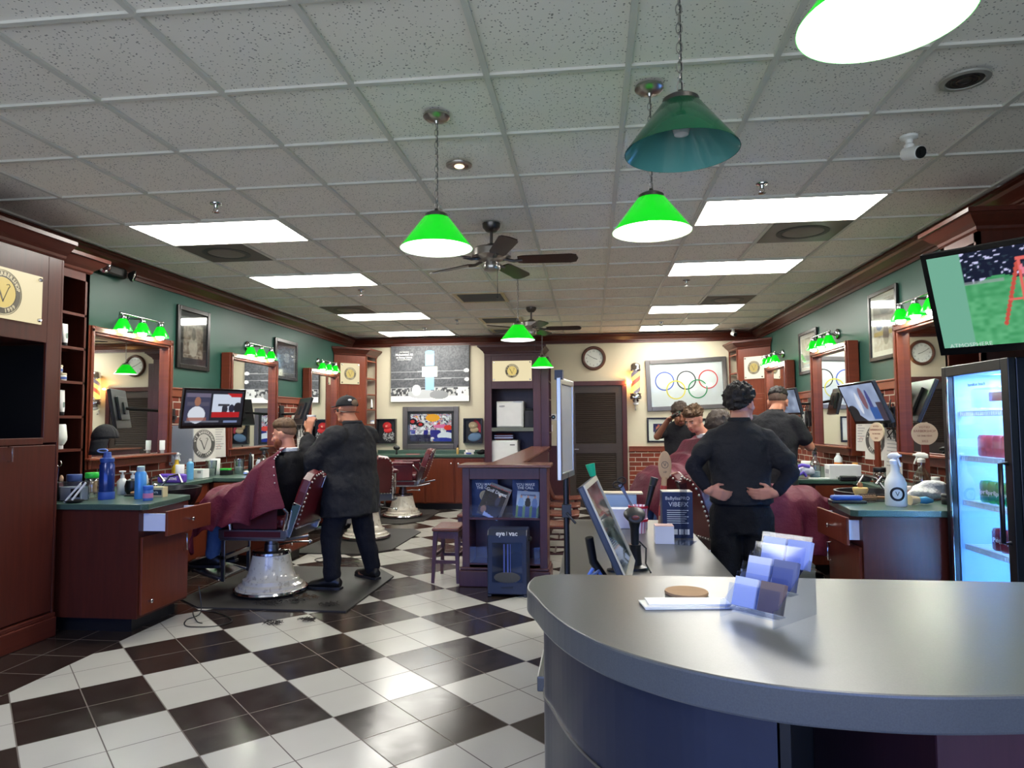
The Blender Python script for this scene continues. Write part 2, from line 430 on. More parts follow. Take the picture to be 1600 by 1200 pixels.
# ------------------------------------------------------------------ ceiling fittings
M['diff'] = N('lit_diffuser').bsdf((.9,.9,.88), .4, emit=(1,.975,.9), es=9)
trof = thing('ceiling_light', 'lit fluorescent ceiling panel nearest on the left side, first of the left four', 'ceiling light', (0,0,H), 0, 'fluorescent ceiling panels')
mk('diffuser', B().box(-.585,.585,-.285,.285,-.004,.008), M['diff'], trof)
fb = B()
for q in ((-.61,-.585,-.305,.305), (.585,.61,-.305,.305), (-.585,.585,-.305,-.285), (-.585,.585,.285,.305)): fb.box(*q, -.008, .006)
mk('frame', fb, M['tee'], trof)
order = ['nearest', 'second nearest', 'third', 'farthest', 'overhead']
lt = []
for sd, i0 in (('left', -1), ('right', 6)):
    for k, j in enumerate((4, 7, 11, 14, -3)):  # last row is an added, unseen pair that brightens floor and ceiling
        loc = (GX+T*(i0+1), GY+T*(j+.5), H)
        lab = 'lit fluorescent ceiling panel on the %s side of the ceiling, %s from the viewer' % (sd, order[k]) if k < 4 else 'added unseen ceiling panel brightening the reception area, %s of the aisle' % sd
        if not lt: trof.location = loc; trof['label'] = lab; lt.append(trof)
        else: lt.append(dup(trof, loc, 0, lab))
M['vent'] = flat((88,80,76), .6)
def vent(i, j, lab, mat, name='ceiling_vent', wide=1):
    t = thing(name, lab, 'ceiling vent', (GX+T*(i+.5*wide), GY+T*(j+.5), H))
    hx = .29*wide
    mk('face_plate', B().box(-hx,hx,-.29,.29,-.004,.009), mat, t)
    if wide == 1 and name == 'ceiling_vent':
        mk('diffuser_disc', B().lathe([(.02,-.012),(.13,-.012),(.15,-.006),(.15,-.004)], 28), flat((112,104,98), .5), t)
        mk('throat_ring', B().ring((0,0,-.0065), .16, .2, 28, None, 0, .003), M['dark'], t)
    return t
vent(-1, 5, 'dusty dark square ceiling vent behind the nearest left light panel', M['vent'])
vent(-1, 10, 'dusty dark square ceiling vent in front of the third left light panel', M['vent'])
vent(7, 5, 'dark metal square ceiling vent behind the nearest right light panel', flat((92,90,90), .35, .6))
vent(7, 10, 'dark square ceiling vent in front of the third right light panel', M['vent'])
for (y, hgt, lab) in ((8.02, .3, 'grey return air grille behind the nearer ceiling fan'), (9.85, .28, 'grey return air grille in front of the farther ceiling fan mount'), (10.95, .22, 'grey return air grille close to the back wall')):
    t = thing('air_grille', lab, 'ceiling vent', (-1.29, y, H)); b = B().box(-.3,.3,-hgt,hgt,-.004,.0)
    mk('frame', B().box(-.3,.3,-hgt,-hgt+.04,-.012,-.004).box(-.3,.3,hgt-.04,hgt,-.012,-.004).box(-.3,-.26,-hgt+.04,hgt-.04,-.012,-.004).box(.26,.3,-hgt+.04,hgt-.04,-.012,-.004), flat((206,190,150), .5), t)
    sb = B()
    for k in range(16): sb.cbox((0, -hgt+.06+k*(2*hgt-.12)/15, -.006), (.52,.018,.002), Rx(.5))
    mk('louvres', sb, flat((120,118,114), .5), t)
# sprinklers
sp0 = None
for k, (x, y, lab) in enumerate(((-2.53,4.32,'in front of the nearest left light panel'), (1.1,4.42,'in front of the nearest right light panel'), (-2.56,7.38,'behind the second left light panel'), (1.03,7.38,'behind the second right light panel'), (-1.93,9.76,'between the third and farthest left light panels'), (-2.6,10.5,'just before the farthest left light panel'), (1.07,10.43,'just before the farthest right light panel'))):
    lab = 'small chrome fire sprinkler head on the ceiling ' + lab
    if sp0 is None:
        sp0 = thing('sprinkler_head', lab, 'sprinkler', (x, y, H), 0, 'ceiling sprinklers')
        mk('escutcheon', B().lathe([(.04,0),(.038,-.006),(.016,-.012),(.012,-.03)], 18), M['chrome'], sp0)
        mk('deflector', B().tube([(-.012,0,-.03),(-.016,0,-.045),(0,0,-.06)], .003, 6).tube([(.012,0,-.03),(.016,0,-.045),(0,0,-.06)], .003, 6).lathe([(.004,-.064),(.024,-.062),(.024,-.06),(.004,-.058)], 14), M['chrome'], sp0)
    else: dup(sp0, (x, y, H), 0, lab)
# downlights
for x, y, r, lab in ((-.75,3.85,.075,'recessed ceiling downlight with chrome reflector behind the front left pendant lamp'), (1.67,3.16,.1,'round recessed ceiling speaker with grey rim, in front of the white camera')):
    big = r > .09
    t = thing('ceiling_speaker' if big else 'downlight', lab, 'speaker' if big else 'ceiling light', (x, y, H))
    mk('trim_ring', B().lathe([(r*.72,.0),(r*.78,-.01),(r,-.008),(r*1.02,0)], 32, cap=False), flat((150,148,140),.4) if big else M['nickel'], t)
    mk('cone', B().lathe([(r*.74,-.006),(r*.6,-.003),(r*.3,-.001),(r*.2,.0)], 32), M['dark'] if big else M['chrome'], t)
    if not big: mk('bulb', B().ball((0,.01,-.006), (.03,.03,.01)), emit('warm_bulb', (255,225,170), 3), t)
    else: mk('grille_rings', B().ring((0,0,-.009), .03, .036, 28, None, 0, .003).ring((0,0,-.009), .05, .056, 28, None, 0, .003), M['pewter'], t)
# security cameras
def seccam(x, y, rz, lab):
    t = thing('security_camera', lab, 'security camera', (x, y, H), rz)
    mk('mount', B().lathe([(.045,0),(.043,-.012),(.02,-.022),(.018,-.04),(.026,-.05),(.022,-.07)], 20), M['white'], t)
    mk('housing', B().tube([(0,.03,-.085),(0,-.07,-.115)], [.034,.034], 18), M['white'], t, bevel=.004)
    mk('lens_face', B().tube([(0,-.0705,-.1152),(0,-.078,-.1175)], [.031,.03], 18).tube([(0,-.078,-.1175),(0,-.083,-.119)], .014, 14), M['black'], t)
    return t
seccam(1.7, 3.77, .35, 'white security camera hanging from the ceiling behind the round speaker')
seccam(2.3, 11.3, .3, 'small white security camera on the ceiling by the back right corner')
# ------------------------------------------------------------------ pendants over the centre aisle and reception
m = N('lit_green_glass'); M['green_lit'] = m.bsdf(lin((10,150,30)), .2, emit=lin((8,206,20)), es=K)
m = N('lit_white_lining'); M['lin_lit'] = m.bsdf(lin((230,230,230)), .3, emit=lin((228,230,240)), es=K)
m = N('lit_warm_lining'); M['lin_warm'] = m.bsdf(lin((230,230,225)), .3, emit=lin((250,228,212)), es=K)
M['green_off'] = flat((18,74,48), .12, name='unlit_green_glass'); M['lin_off'] = flat((84,150,146), .12, name='unlit_lining')
M['pb'] = N('lamp_bulb').bsdf((.9,.9,.9), .4, emit=(1,.95,.88), es=42)
def pendant(x, y, lab, zrim=2.27, lit=True, warm=False):
    t = thing('pendant_lamp', lab, 'pendant lamp', (x, y, H))
    zt, z0 = zrim+.155-H, zrim-H
    mk('canopy', B().lathe([(.064,0),(.066,-.012),(.05,-.026),(.012,-.032),(.008,-.045)], 24), M['nickel'], t)
    cb = B(); L = -.045 - (zt+.04); k = max(4, int(L/.03)); st = L/k
    for i in range(k):
        c = -.045 - st*(i+.5); a = st*.62; pts = []
        for q in range(10):
            w = 2*PI*q/10; p = (math.cos(w)*.0095, math.sin(w)*a); pts.append((p[0], 0, c+p[1]) if i % 2 else (0, p[0], c+p[1]))
        cb.tube(pts, .0021, 5, True)
    mk('chain', cb, M['nickel'], t)
    mk('cord', B().tube([(.004,.003,-.04),(.005,.004,zt+.03)], .002, 6), M['dark'], t)
    mk('cap_fitting', B().lathe([(.008,zt+.042),(.012,zt+.03),(.04,zt+.022),(.056,zt+.012),(.058,zt-.012),(.05,zt-.014)], 24), M['pewter'], t, label='dark metal cap fitting')
    sh = mk('lamp_shade', B().lathe([(.048,zt),(.062,zt-.004),(.175,z0+.002),(.1755,z0)], 48, cap=False), M['green_lit'] if lit else M['green_off'], t, label='glowing green glass lamp shade' if lit else 'unlit dark green glass lamp shade')
    mk('shade_lining', B().lathe([(.174,z0+.0003),(.06,zt-.012),(.03,zt-.014),(.001,zt-.014)], 48, cap=False), (M['lin_warm'] if warm else M['lin_lit']) if lit else M['lin_off'], sh)
    mk('bulb', B().lathe([(.012,zt-.012),(.014,zt-.04),(.03,zt-.075),(.022,zt-.1),(.001,zt-.107)], 18), M['pb'] if lit else flat((225,225,225), .1), t)
    return t
pendant(-.735, 3.2, 'lit green cone pendant lamp in front of the nearer ceiling fan')
pendant(.28, 3.05, 'lit green cone pendant lamp with pinkish white glow, seen below the unlit one', warm=True)
pendant(.29, 2.12, 'unlit dark green cone pendant lamp with teal lining', 2.26, False)
pendant(.635, 1.5, 'lit pendant lamp cut by the top edge of the picture, only its white opening showing', 2.28)
pendant(-.735, 6.9, 'lit green cone pendant lamp between the two ceiling fans')
pendant(-.735, 10.4, 'small lit green cone pendant lamp in front of the illuminated wall sign by the clock')
# ------------------------------------------------------------------ ceiling fans
def fan(x, y, lab, a0):
    t = thing('ceiling_fan', lab, 'ceiling fan', (x, y, H))
    mk('canopy', B().lathe([(.07,0),(.066,-.03),(.04,-.06),(.016,-.066)], 24), M['pewter'], t)
    mk('downrod', B().tube([(0,0,-.06),(0,0,-.17)], .012, 12), M['pewter'], t)
    mk('motor', B().lathe([(.03,-.155),(.05,-.175),(.13,-.19),(.15,-.205),(.15,-.255),(.11,-.275),(.07,-.285),(.06,-.3)], 32), M['nickel'], t)
    mk('switch_housing', B().lathe([(.06,-.3),(.066,-.31),(.066,-.35),(.055,-.362),(.01,-.366)], 24), M['nickel'], t)
    for k in range(5):
        a = a0 + k*2*PI/5; R = Rz(a)
        ib = B(); ib.tube([R @ Vector((.09,0,-.272)), R @ Vector((.17,0,-.29)), R @ Vector((.235,0,-.285))], .012, 8)
        Rb = R @ Rx(-.21); bb = B()
        poly = [(.2,-.05), (.24,-.062), (.6,-.07), (.64,-.055), (.655,0), (.64,.055), (.6,.07), (.24,.062), (.2,.05)]
        vs = [Rb @ Vector((p, q, z)) + Vector((0,0,-.28)) for z in (-.004,.004) for p, q in poly]; nn = len(poly)
        bb.add(vs, [tuple(range(nn))[::-1], tuple(range(nn, 2*nn))] + [(i,(i+1)%nn,nn+(i+1)%nn,nn+i) for i in range(nn)])
        bl = mk('blade', bb, M['espresso'], t); mk('blade_iron', ib, M['pewter'], bl)
    mk('pull_chain', B().tube([(.05,-.03,-.36),(.05,-.03,-.56)], .0022, 6).ball((.05,-.03,-.57), .008, 8, 6), M['dark'], t)
    return t
fan(-.735, 5.05, 'bronze ceiling fan with dark wood blades nearest the viewer, above the centre aisle', .02)
fan(-.765, 8.85, 'bronze ceiling fan with dark blades farther back, behind the middle pendant lamp', .02)
# ================================================================== flat art, emblem, helpers for wall things
def attr_mat(name, es=0, rough=.4, coat=0):
    m = N(name); a = m.n('Attribute'); a.attribute_name = 'Col'
    return m.bsdf(a.outputs['Color'] if not es else (0,0,0), rough, emit=a.outputs['Color'] if es else None, es=es*K, coat=coat)
M['print'] = attr_mat('printed_paper', 0, .5); M['print_gloss'] = attr_mat('printed_glossy', 0, .15, .4); M['screen'] = attr_mat('lit_screen', 1.0)
def picture(name, w, h, nx, ny, fn, mat, parent, z=0, x=0, y=0, label=None):
    """flat printed picture in the local xy plane; fn(U, V) gives sRGB"""
    u, v = np.meshgrid(np.linspace(0,1,nx+1), np.linspace(0,1,ny+1))
    col = np.clip(fn(u, v), 0, 255).reshape(-1, 3)/255.
    col = np.where(col <= .04045, col/12.92, ((col+.055)/1.055)**2.4)
    b = B(); P = np.stack([x+(u-.5)*w, y+(v-.5)*h, np.full(u.shape, z)], -1)
    b.grid(P.tolist(), 0, False)
    o = mk(name, b, mat, parent, label=label)
    at = o.data.color_attributes.new('Col', 'FLOAT_COLOR', 'POINT')
    at.data.foreach_set('color', np.concatenate([col, np.ones((len(col),1))], 1).astype(np.float32).ravel())
    return o
rng = np.random.default_rng(3)
def nz(u, v, fx, fy, seed=0):
    """smooth value noise"""
    r = np.random.default_rng(seed).random((64,64)); x, y = u*fx, v*fy; i, j = x.astype(int), y.astype(int); a, b = x-i, y-j
    a, b = a*a*(3-2*a), b*b*(3-2*b); g = lambda p, q: r[p % 64, q % 64]
    return (g(i,j)*(1-a)+g(i+1,j)*a)*(1-b)+(g(i,j+1)*(1-a)+g(i+1,j+1)*a)*b
def base(u, c): return np.ones(u.shape+(3,))*np.array(c, float)
def put(img, mask, c, a=1.0):
    k = np.clip(mask.astype(float)*a, 0, 1)[..., None]; return img*(1-k)+np.array(c, float)*k
def ell(u, v, cx, cy, rx, ry): return ((u-cx)/rx)**2+((v-cy)/ry)**2 < 1
def rec(u, v, x0, x1, y0, y1): return (u > x0) & (u < x1) & (v > y0) & (v < y1)
def wallthing(name, label, cat, loc, a, group=None, tilt=0, roll=0):
    t = thing(name, label, cat, loc, 0, group)
    t.rotation_euler = (Rz(a) @ Rx(PI/2+tilt) @ Rz(roll)).to_euler(); return t
# round barbershop emblem, drawn once in the xy plane with outer radius 1
def _emblem():
    b = B(); b.ring((0,0,0), .68, .94, 56, None, 0, .02); b.ring((0,0,0), .975, 1.0, 56, None, 0, .02)
    b.lathe([(.001,.0),(.66,.0),(.66,.016),(.001,.016)], 48, mi=1, cap=False)
    def arc(t, r, a0, da, flip):
        for i, ch in enumerate(t):
            if ch == ' ': continue
            a = a0 + (i-(len(t)-1)/2)*da*(1 if flip else -1)
            b.text(ch, .24, (r*math.cos(a), r*math.sin(a), .021), Rz(a-PI/2 if not flip else a+PI/2), 2, ext=.004, bold=.006)
    arc("V'S BARBERSHOP", .81, PI/2, .2, False); arc('EST. 1999', .81, -PI/2, .2, True)
    # crossed razors forming a V
    b.cbox((-.12,-.08,.022), (.07,.72,.012), Rz(.42), 0); b.cbox((.16,-.05,.022), (.035,.7,.012), Rz(-.42), 0)
    b.tube([(.28,.22,.02),(.36,.3,.02),(.3,.4,.02),(.18,.36,.02)], .02, 6, mi=0); b.tube([(-.3,.2,.02),(-.4,.3,.02),(-.3,.4,.02)], .02, 6, mi=0)
    return b
EMB = _emblem()
def emblem(parent, x, y, z, r, mats):
    b = B(); b.add([(x+p[0]*r, y+p[1]*r, z+p[2]*r) for p in EMB.v], EMB.f, 0); b.m = list(EMB.m)
    return mk('emblem', b, mats, parent)
M['em_grey'] = flat((92,84,66), .5); M['em_yellow'] = N('lit_yellow').bsdf((0,0,0), .4, emit=lin((236,208,116)), es=.85*K)
M['em_cream'] = N('lit_cream').bsdf((0,0,0), .4, emit=lin((244,228,182)), es=.9*K); M['em_white'] = N('lit_white_sign').bsdf((0,0,0), .4, emit=lin((250,240,215)), es=1.15*K)
def sign(parent, x, y, z, w, h, r, bright=False):
    s = mk('sign_panel', B().box(x-w/2, x+w/2, y-h/2, y+h/2, z, z+.012), M['em_white'] if bright else M['em_cream'], parent, label='backlit cream sign with round barbershop emblem')
    emblem(s, x, y, z+.0122, r, [M['em_grey'], M['em_yellow'], M['em_cream']])
    for sx in (-1, 1):
        for sy in (-1, 1): mk('standoff_bolt', B().lathe([(.013,0),(.013,.012),(.008,.018)], 14, (x+sx*(w/2-.025), y+sy*(h/2-.025), z+.0121)), M['chrome'], s)
    return s
def molding(b, x0, x1, y0, y1, z0, prof, sides, mi=0):
    """cornice: stacked outset rectangles; sides = outset multipliers (-x, +x, -y, +y)"""
    vs = []; n = len(prof)
    for dz, o in prof:
        X0, X1, Y0, Y1 = x0-o*sides[0], x1+o*sides[1], y0-o*sides[2], y1+o*sides[3]
        vs += [(X0,Y0,z0+dz),(X1,Y0,z0+dz),(X1,Y1,z0+dz),(X0,Y1,z0+dz)]
    fs = [(3,2,1,0), tuple(4*n-4+k for k in range(4))]
    for i in range(n-1):
        for k in range(4): fs.append((4*i+k, 4*i+(k+1)%4, 4*i+4+(k+1)%4, 4*i+4+k))
    return b.add(vs, fs, mi)
CROWN = [(0,0),(.012,.012),(.03,.016),(.05,.04),(.085,.075),(.1,.085),(.1,.1),(.125,.1),(.13,.095)]
def knob(parent, p, R):
    return mk('knob', B().lathe([(.006,0),(.006,.012),(.014,.018),(.015,.026),(.009,.031)], 16, p, R), M['chrome'], parent)
RX_P = Ry(PI/2); RX_N = Ry(-PI/2); RY_N = Rx(PI/2)
# ================================================================== near left tall cabinet and shelf unit
def lx(x, s): return x if s == 0 else mx(x)      # left-wall X, or its mirror image
t = thing('tall_cabinet', 'tall dark wood cabinet at the left edge with lit cream sign and black niche', 'cabinet', (WL+.01, 2.95, 0))
fx, L = .58, 1.385                                # depth, length
b = B().box(0,.02,0,L,.0,2.58).box(0,fx,0,.02,0,2.58).box(0,fx,L-.02,L,0,2.58)
b.box(.02,fx-.02,.02,L-.02,2.5,2.58).box(.02,fx-.02,.02,L-.02,1.31,1.33).box(.02,fx-.02,.02,L-.02,1.99,2.01)
b.box(fx-.02,fx,.02,.25,1.31,2.58).box(fx-.02,fx,1.25,L-.02,1.31,2.58).box(fx-.02,fx,.25,1.25,1.985,2.58).box(fx-.02,fx,.25,1.25,1.30,1.345)
mk('carcass', b, M['wood'], t, bevel=.003)
mk('niche_lining', B().box(.021,.03,.03,L-.03,1.335,1.985).box(.03,fx-.025,.021,.03,1.335,1.985).box(.03,fx-.025,L-.03,L-.021,1.335,1.985), M['black'], t)
mk('cornice', molding(B(), 0, fx, 0, L, 2.581, CROWN, (0,1,1,0)), M['wood_h'], t)
dr = mk('door', B().box(fx-.02,fx,.03,L-.025,.17,1.295), M['wood'], t, bevel=.004)
mk('handle', B().tube([(fx,.975,1.2),(fx+.03,.975,1.2),(fx+.03,.975,1.29),(fx,.975,1.29)], .006), M['chrome'], dr)
mk('plinth', B().box(0,fx+.025,0,L,0,.13).box(0,fx+.015,0,L,.13,.16), M['wood_h'], t, bevel=.006)
s = sign(t, 0, 0, 0, .62, .32, .143)
s.rotation_euler = (PI/2, 0, PI/2); s.location = (fx+.003, .875, 2.26)
def shelf_unit(sd, y0, y1, label, crown=(0,1,1,1)):
    """narrow open shelves on the counter beside the tall cabinet"""
    x0 = WL+.01; dx = .36; L = y1-y0
    t = thing('shelf_unit', label, 'shelf', (x0 if sd == 0 else mx(x0), y0, 0)); k = 1 if sd == 0 else -1
    b = B().box(0,k*.012,0,L,.886,2.6).box(0,k*dx,0,.025,.886,2.6).box(0,k*dx,L-.025,L,.886,2.6).box(k*(dx-.02),k*dx,0,.045,.886,2.6).box(k*(dx-.02),k*dx,L-.045,L,.886,2.6).box(k*(dx-.02),k*dx,0,L,2.54,2.6)
    mk('carcass', b, M['wood'], t)
    for z in (1.25,1.5,1.76,2.02,2.28): mk('shelf_board', B().box(k*.012,k*dx,.025,L-.025,z-.02,z), M['wood_h'], t)
    c = B(); molding(c, 0 if sd == 0 else -dx, dx if sd == 0 else 0, 0, L, 2.6, CROWN, (0,1,crown[2],1) if sd == 0 else (1,0,crown[2],1))
    mk('cornice', c, M['wood_h'], t); return t
shelf_unit(0, 4.345, 4.86, 'narrow dark wood shelf unit of hair products beside the left tall cabinet', (0,1,0,1))
shelf_unit(1, 4.5, 4.95, 'narrow dark wood shelf unit with cornice behind the big screen and drinks fridge')
# ================================================================== barber stations along both walls
M['vb'] = N('vanity_bulb').bsdf((.9,.9,.9), .4, emit=(1,.95,.87), es=38)
ST = [4.38, 6.62, 8.84]
where = ['nearest', 'middle', 'farthest']
def station(sd, k):
    y0 = ST[k]; side = ('left', 'right')[sd]
    L = 2.21 if k < 2 else 1.75
    f = (lambda x: x) if sd == 0 else (lambda x: -x)
    lab = '%s %s barber station' % (where[k], side)
    W = thing('worktop', 'green laminate worktop with angled end, ' + lab, 'worktop', (lx(WL+.014, sd), y0, 0))
    poly = [(0,0),(1.165,0),(1.2,.035),(1.13,.64),(.95,.69),(.48,.74),(.40,L),(0,L)]
    mk('top', B().prism([(f(x),y) for x, y in poly], .842, .882), M['green_top'], W, bevel=.005)
    c = thing('base_cabinet', 'dark wood base cabinet under the worktop, ' + lab, 'cabinet', (lx(WL+.016, sd), y0+.03, 0))
    mk('carcass', B().box(0,f(1.13),0,.58,.1,.841).box(0,f(.36),.581,L-.035,.1,.841), M['wood'], c)
    mk('toe_kick', B().box(f(.02),f(1.06),.05,.54,0,.099).box(f(.02),f(.3),.55,L-.04,0,.099), M['black'], c)
    R = RX_P if sd == 0 else RX_N
    op = (.18, .07)[sd] if k == 0 else 0
    xd = 1.131
    d = mk('drawer', B().box(f(xd+op),f(xd+op+.018),.02,.56,.66,.83), M['cherry'], c, bevel=.003)
    knob(d, (f(xd+op+.018), .29, .745), R)
    if op: mk('drawer_box', B().box(f(xd),f(xd+op-.001),.05,.062,.69,.81).box(f(xd),f(xd+op-.001),.52,.532,.69,.81).box(f(xd),f(xd+op-.001),.062,.52,.69,.7), flat((214,220,236), .4), d, label='white inside of the open drawer')
    d = mk('door', B().box(f(xd),f(xd+.018),.02,.56,.12,.65), M['cherry'], c, bevel=.003); knob(d, (f(xd+.018), .1, .2), R)
    mk('pull_handle', B().tube([(f(xd+.02),.5,.6),(f(xd+.045),.5,.6),(f(xd+.045),.5,.48),(f(xd+.02),.5,.48)], .006), M['chrome'], d)
    nb = 2
    for q in range(nb):
        a = .62+q*(L-.7)/nb; e = .62+(q+1)*(L-.7)/nb-.02
        d = mk('drawer', B().box(f(.361),f(.378),a,e,.66,.83), M['cherry'], c, bevel=.003); knob(d, (f(.378), (a+e)/2, .745), R)
        d = mk('door', B().box(f(.361),f(.378),a,e,.12,.65), M['cherry'], c, bevel=.003); knob(d, (f(.378), e-.06, .58), R)
    if k:   # drawer fronts on the end that faces the street
        for q in range(2):
            d = mk('end_drawer', B().box(f(.38+q*.36),f(.38+q*.36+.33),-.018,-.001,.66,.83), M['cherry'], c, bevel=.003); knob(d, (f(.545+q*.36), -.018, .745), RY_N)
    # black shampoo bowl set beyond the angled end
    if k < 2:
        bx = f(.71); by = y0+1.02
        s = thing('shampoo_bowl', 'black shampoo bowl at the ' + lab, 'sink', (lx(WL,sd)+bx, by, 0))
        b = B(); P = []
        for r, z, sx in ((.0,.72,1),(.1,.72,1),(.17,.76,1),(.205,.85,1),(.215,.9,1),(.235,.9,1),(.225,.85,1),(.19,.74,1),(.1,.69,1),(0,.69,1)):
            P.append([((f(1)*(r*1.0*math.cos(w)+ (.02 if z > .8 else 0))), r*1.15*math.sin(w), z) for w in [2*PI*i/28 for i in range(29)]])
        mk('bowl', b.grid(P), M['satin_black'], s)
        mk('pedestal', B().box(f(-.06),f(.06),-.07,.07,.0,.69), M['black'], s)
        mk('faucet', B().tube([(f(-.16),.0,.89),(f(-.16),.0,.98),(f(-.08),0,1.0),(f(-.04),0,.95)], .011).ball((f(-.16),.06,.91), .018), M['chrome'], s)
        mk('spray_hose', B().tube([(f(-.14),.12,.9),(f(-.1),.16,.98),(f(0),.14,1.0),(f(.06),.1,.93)], .009), M['steel'], s)
    # mirror
    a0, a1 = MIR[k]; ln = a1-a0
    an = PI/2 if sd == 0 else -PI/2
    t = wallthing('wall_mirror', 'large cherry framed mirror on the wall of the %s' % lab, 'mirror', (lx(WL+.016, sd), (a0+a1)/2, 1.06), an, 'station mirrors')
    hw, fw, dp, hh = ln/2, .075, .11, 1.2
    b = B().box(-hw,-hw+fw,0,hh,0,dp).box(hw-fw,hw,0,hh,0,dp).box(-hw+fw,hw-fw,hh-fw,hh,0,dp).box(-hw+fw,hw-fw,0,fw,0,dp)
    b.box(-hw+.02,-hw+fw-.02,0,hh,dp,dp+.014).box(hw-fw+.02,hw-.02,0,hh,dp,dp+.014).box(-hw+.02,hw-.02,hh-fw+.02,hh-.02,dp,dp+.014)
    mk('frame', b, M['cherry'], t, bevel=.006)
    mk('ledge', B().box(-hw-.01,hw+.01,fw,fw+.018,dp+.001,dp+.05), M['cherry_y'], t, bevel=.004)
    mk('mirror_glass', B().box(-hw+fw,hw-fw,fw,hh-fw,.05,.058), M['mirror'], t)
    # vanity light
    v = wallthing('vanity_light', 'three lamp wall light with lit green shades at the %s' % lab, 'wall light', (lx(WL+.002, sd), (a0+a1)/2, 2.4), an, 'vanity lights')
    mk('back_plate', B().lathe([(.06,0),(.06,.012),(.05,.024),(.02,.03),(.014,.06)], 24, (0,0,0)), M['chrome'], v)
    mk('bar', B().tube([(-.29,0,.19),(.29,0,.19)], .009, 10).tube([(0,0,.02),(0,0,.19)], .012, 10).ball((-.29,0,.19), .014, 10, 6).ball((.29,0,.19), .014, 10, 6), M['chrome'], v)
    for x in (-.26, 0, .26):
        RR = Rx(PI/2)
        sh = mk('lamp_shade', B().lathe([(.026,0),(.034,.004),(.076,.095),(.0765,.1)], 28, (x,-.045,.19), RR, cap=False), M['green_lit'], v, label='glowing green glass lamp shade')
        mk('socket', B().lathe([(.01,-.045),(.022,-.03),(.028,-.004),(.026,.0)], 18, (x,-.045,.19), RR), M['chrome'], sh)
        mk('bulb', B().lathe([(.018,.02),(.034,.07),(.038,.095),(.028,.12),(.002,.128)], 18, (x,-.045,.19), RR), M['vb'], sh)
for sd in (0, 1):
    for k in range(3): station(sd, k)
# ================================================================== framed pictures on the side walls
def framed(name, label, loc, a, w, h, fw, fn, fm='espresso', mat=.05, nx=60, ny=80, cat='picture', roll=0, depth=.025, glossy=True, matc=None, group=None):
    t = wallthing(name, label, cat, loc, a, group, 0, roll); hw, hh = w/2, h/2
    b = B().box(-hw,-hw+fw,-hh,hh,0,depth).box(hw-fw,hw,-hh,hh,0,depth).box(-hw+fw,hw-fw,hh-fw,hh,0,depth).box(-hw+fw,hw-fw,-hh,-hh+fw,0,depth)
    mk('frame', b, M[fm], t, bevel=.005)
    mk('mount', B().box(-hw+fw,hw-fw,-hh+fw,hh-fw,.002,.008), matc or M['dark'], t)
    picture('print', w-2*fw-2*mat, h-2*fw-2*mat, nx, ny, fn, M['print_gloss' if glossy else 'print'], t, .0095)
    mk('glazing', B().box(-hw+fw,hw-fw,-hh+fw,hh-fw,.014,.016), M['glass'], t)
    return t
M['frame_black'] = flat((26,24,25), .25); M['frame_silver'] = flat((112,108,106), .3, .8)
def p_sepia(u, v):
    i = base(u, (150,136,124)) + (nz(u,v,14,18,1)-.5)[...,None]*70
    i = put(i, ell(u,v,.5,.3,.22,.26), (206,196,184), .8); i = put(i, ell(u,v,.52,.62,.1,.16), (60,56,58), .7); i = put(i, v > .86, (92,84,84), .7)
    return put(i, rec(u,v,.05,.95,.08,.1), (200,190,178))
def p_slate(u, v):
    i = base(u, (74,84,104)) + (nz(u,v,10,14,4)-.5)[...,None]*60
    for k in range(7): i = put(i, rec(u,v,.42-.03*(k%3),.66+.03*(k%2),.42+k*.05,.44+k*.05), (190,196,206), .8)
    return put(i, v < .12, (120,124,132), .6)
def p_two(u, v):
    i = base(u, (196,190,178)) + (nz(u,v,16,22,6)-.5)[...,None]*50
    i = put(i, rec(u,v,0,1,.66,.96), (150,142,136)); i = put(i, ell(u,v,.6,.8,.25,.1), (92,88,92)); i = put(i, rec(u,v,.0,1,.3,.38), (206,184,120)); i = put(i, ell(u,v,.3,.5,.18,.09), (104,126,160))
    return put(i, ell(u,v,.6,.3,.14,.2), (120,112,106))
def p_pale(u, v):
    i = base(u, (190,186,174)) + (nz(u,v,9,12,8)-.5)[...,None]*40
    return put(put(i, ell(u,v,.55,.45,.25,.33), (158,152,140), .8), rec(u,v,.1,.9,.1,.14), (206,180,120))
framed('framed_picture', 'tall framed sepia figure print on the green left wall between first and second mirrors', (WL+.003,6.845,2.345), PI/2, .6, .66, .05, p_sepia, 'frame_black', .07)
framed('framed_picture', 'framed slate blue print on the green left wall between second and third mirrors', (WL+.003,9.09,2.325), PI/2, .71, .56, .05, p_slate, 'frame_black', .05)
framed('framed_picture', 'framed two panel sports print on the green right wall nearest the big screen', (WR-.003,6.79,2.335), -PI/2, .64, .67, .04, p_two, 'frame_black', .05, matc=M['paper'])
framed('framed_picture', 'framed pale print on the green right wall between second and third mirrors', (WR-.003,9.055,2.305), -PI/2, .72, .55, .04, p_pale, 'frame_black', .05, matc=M['paper'])
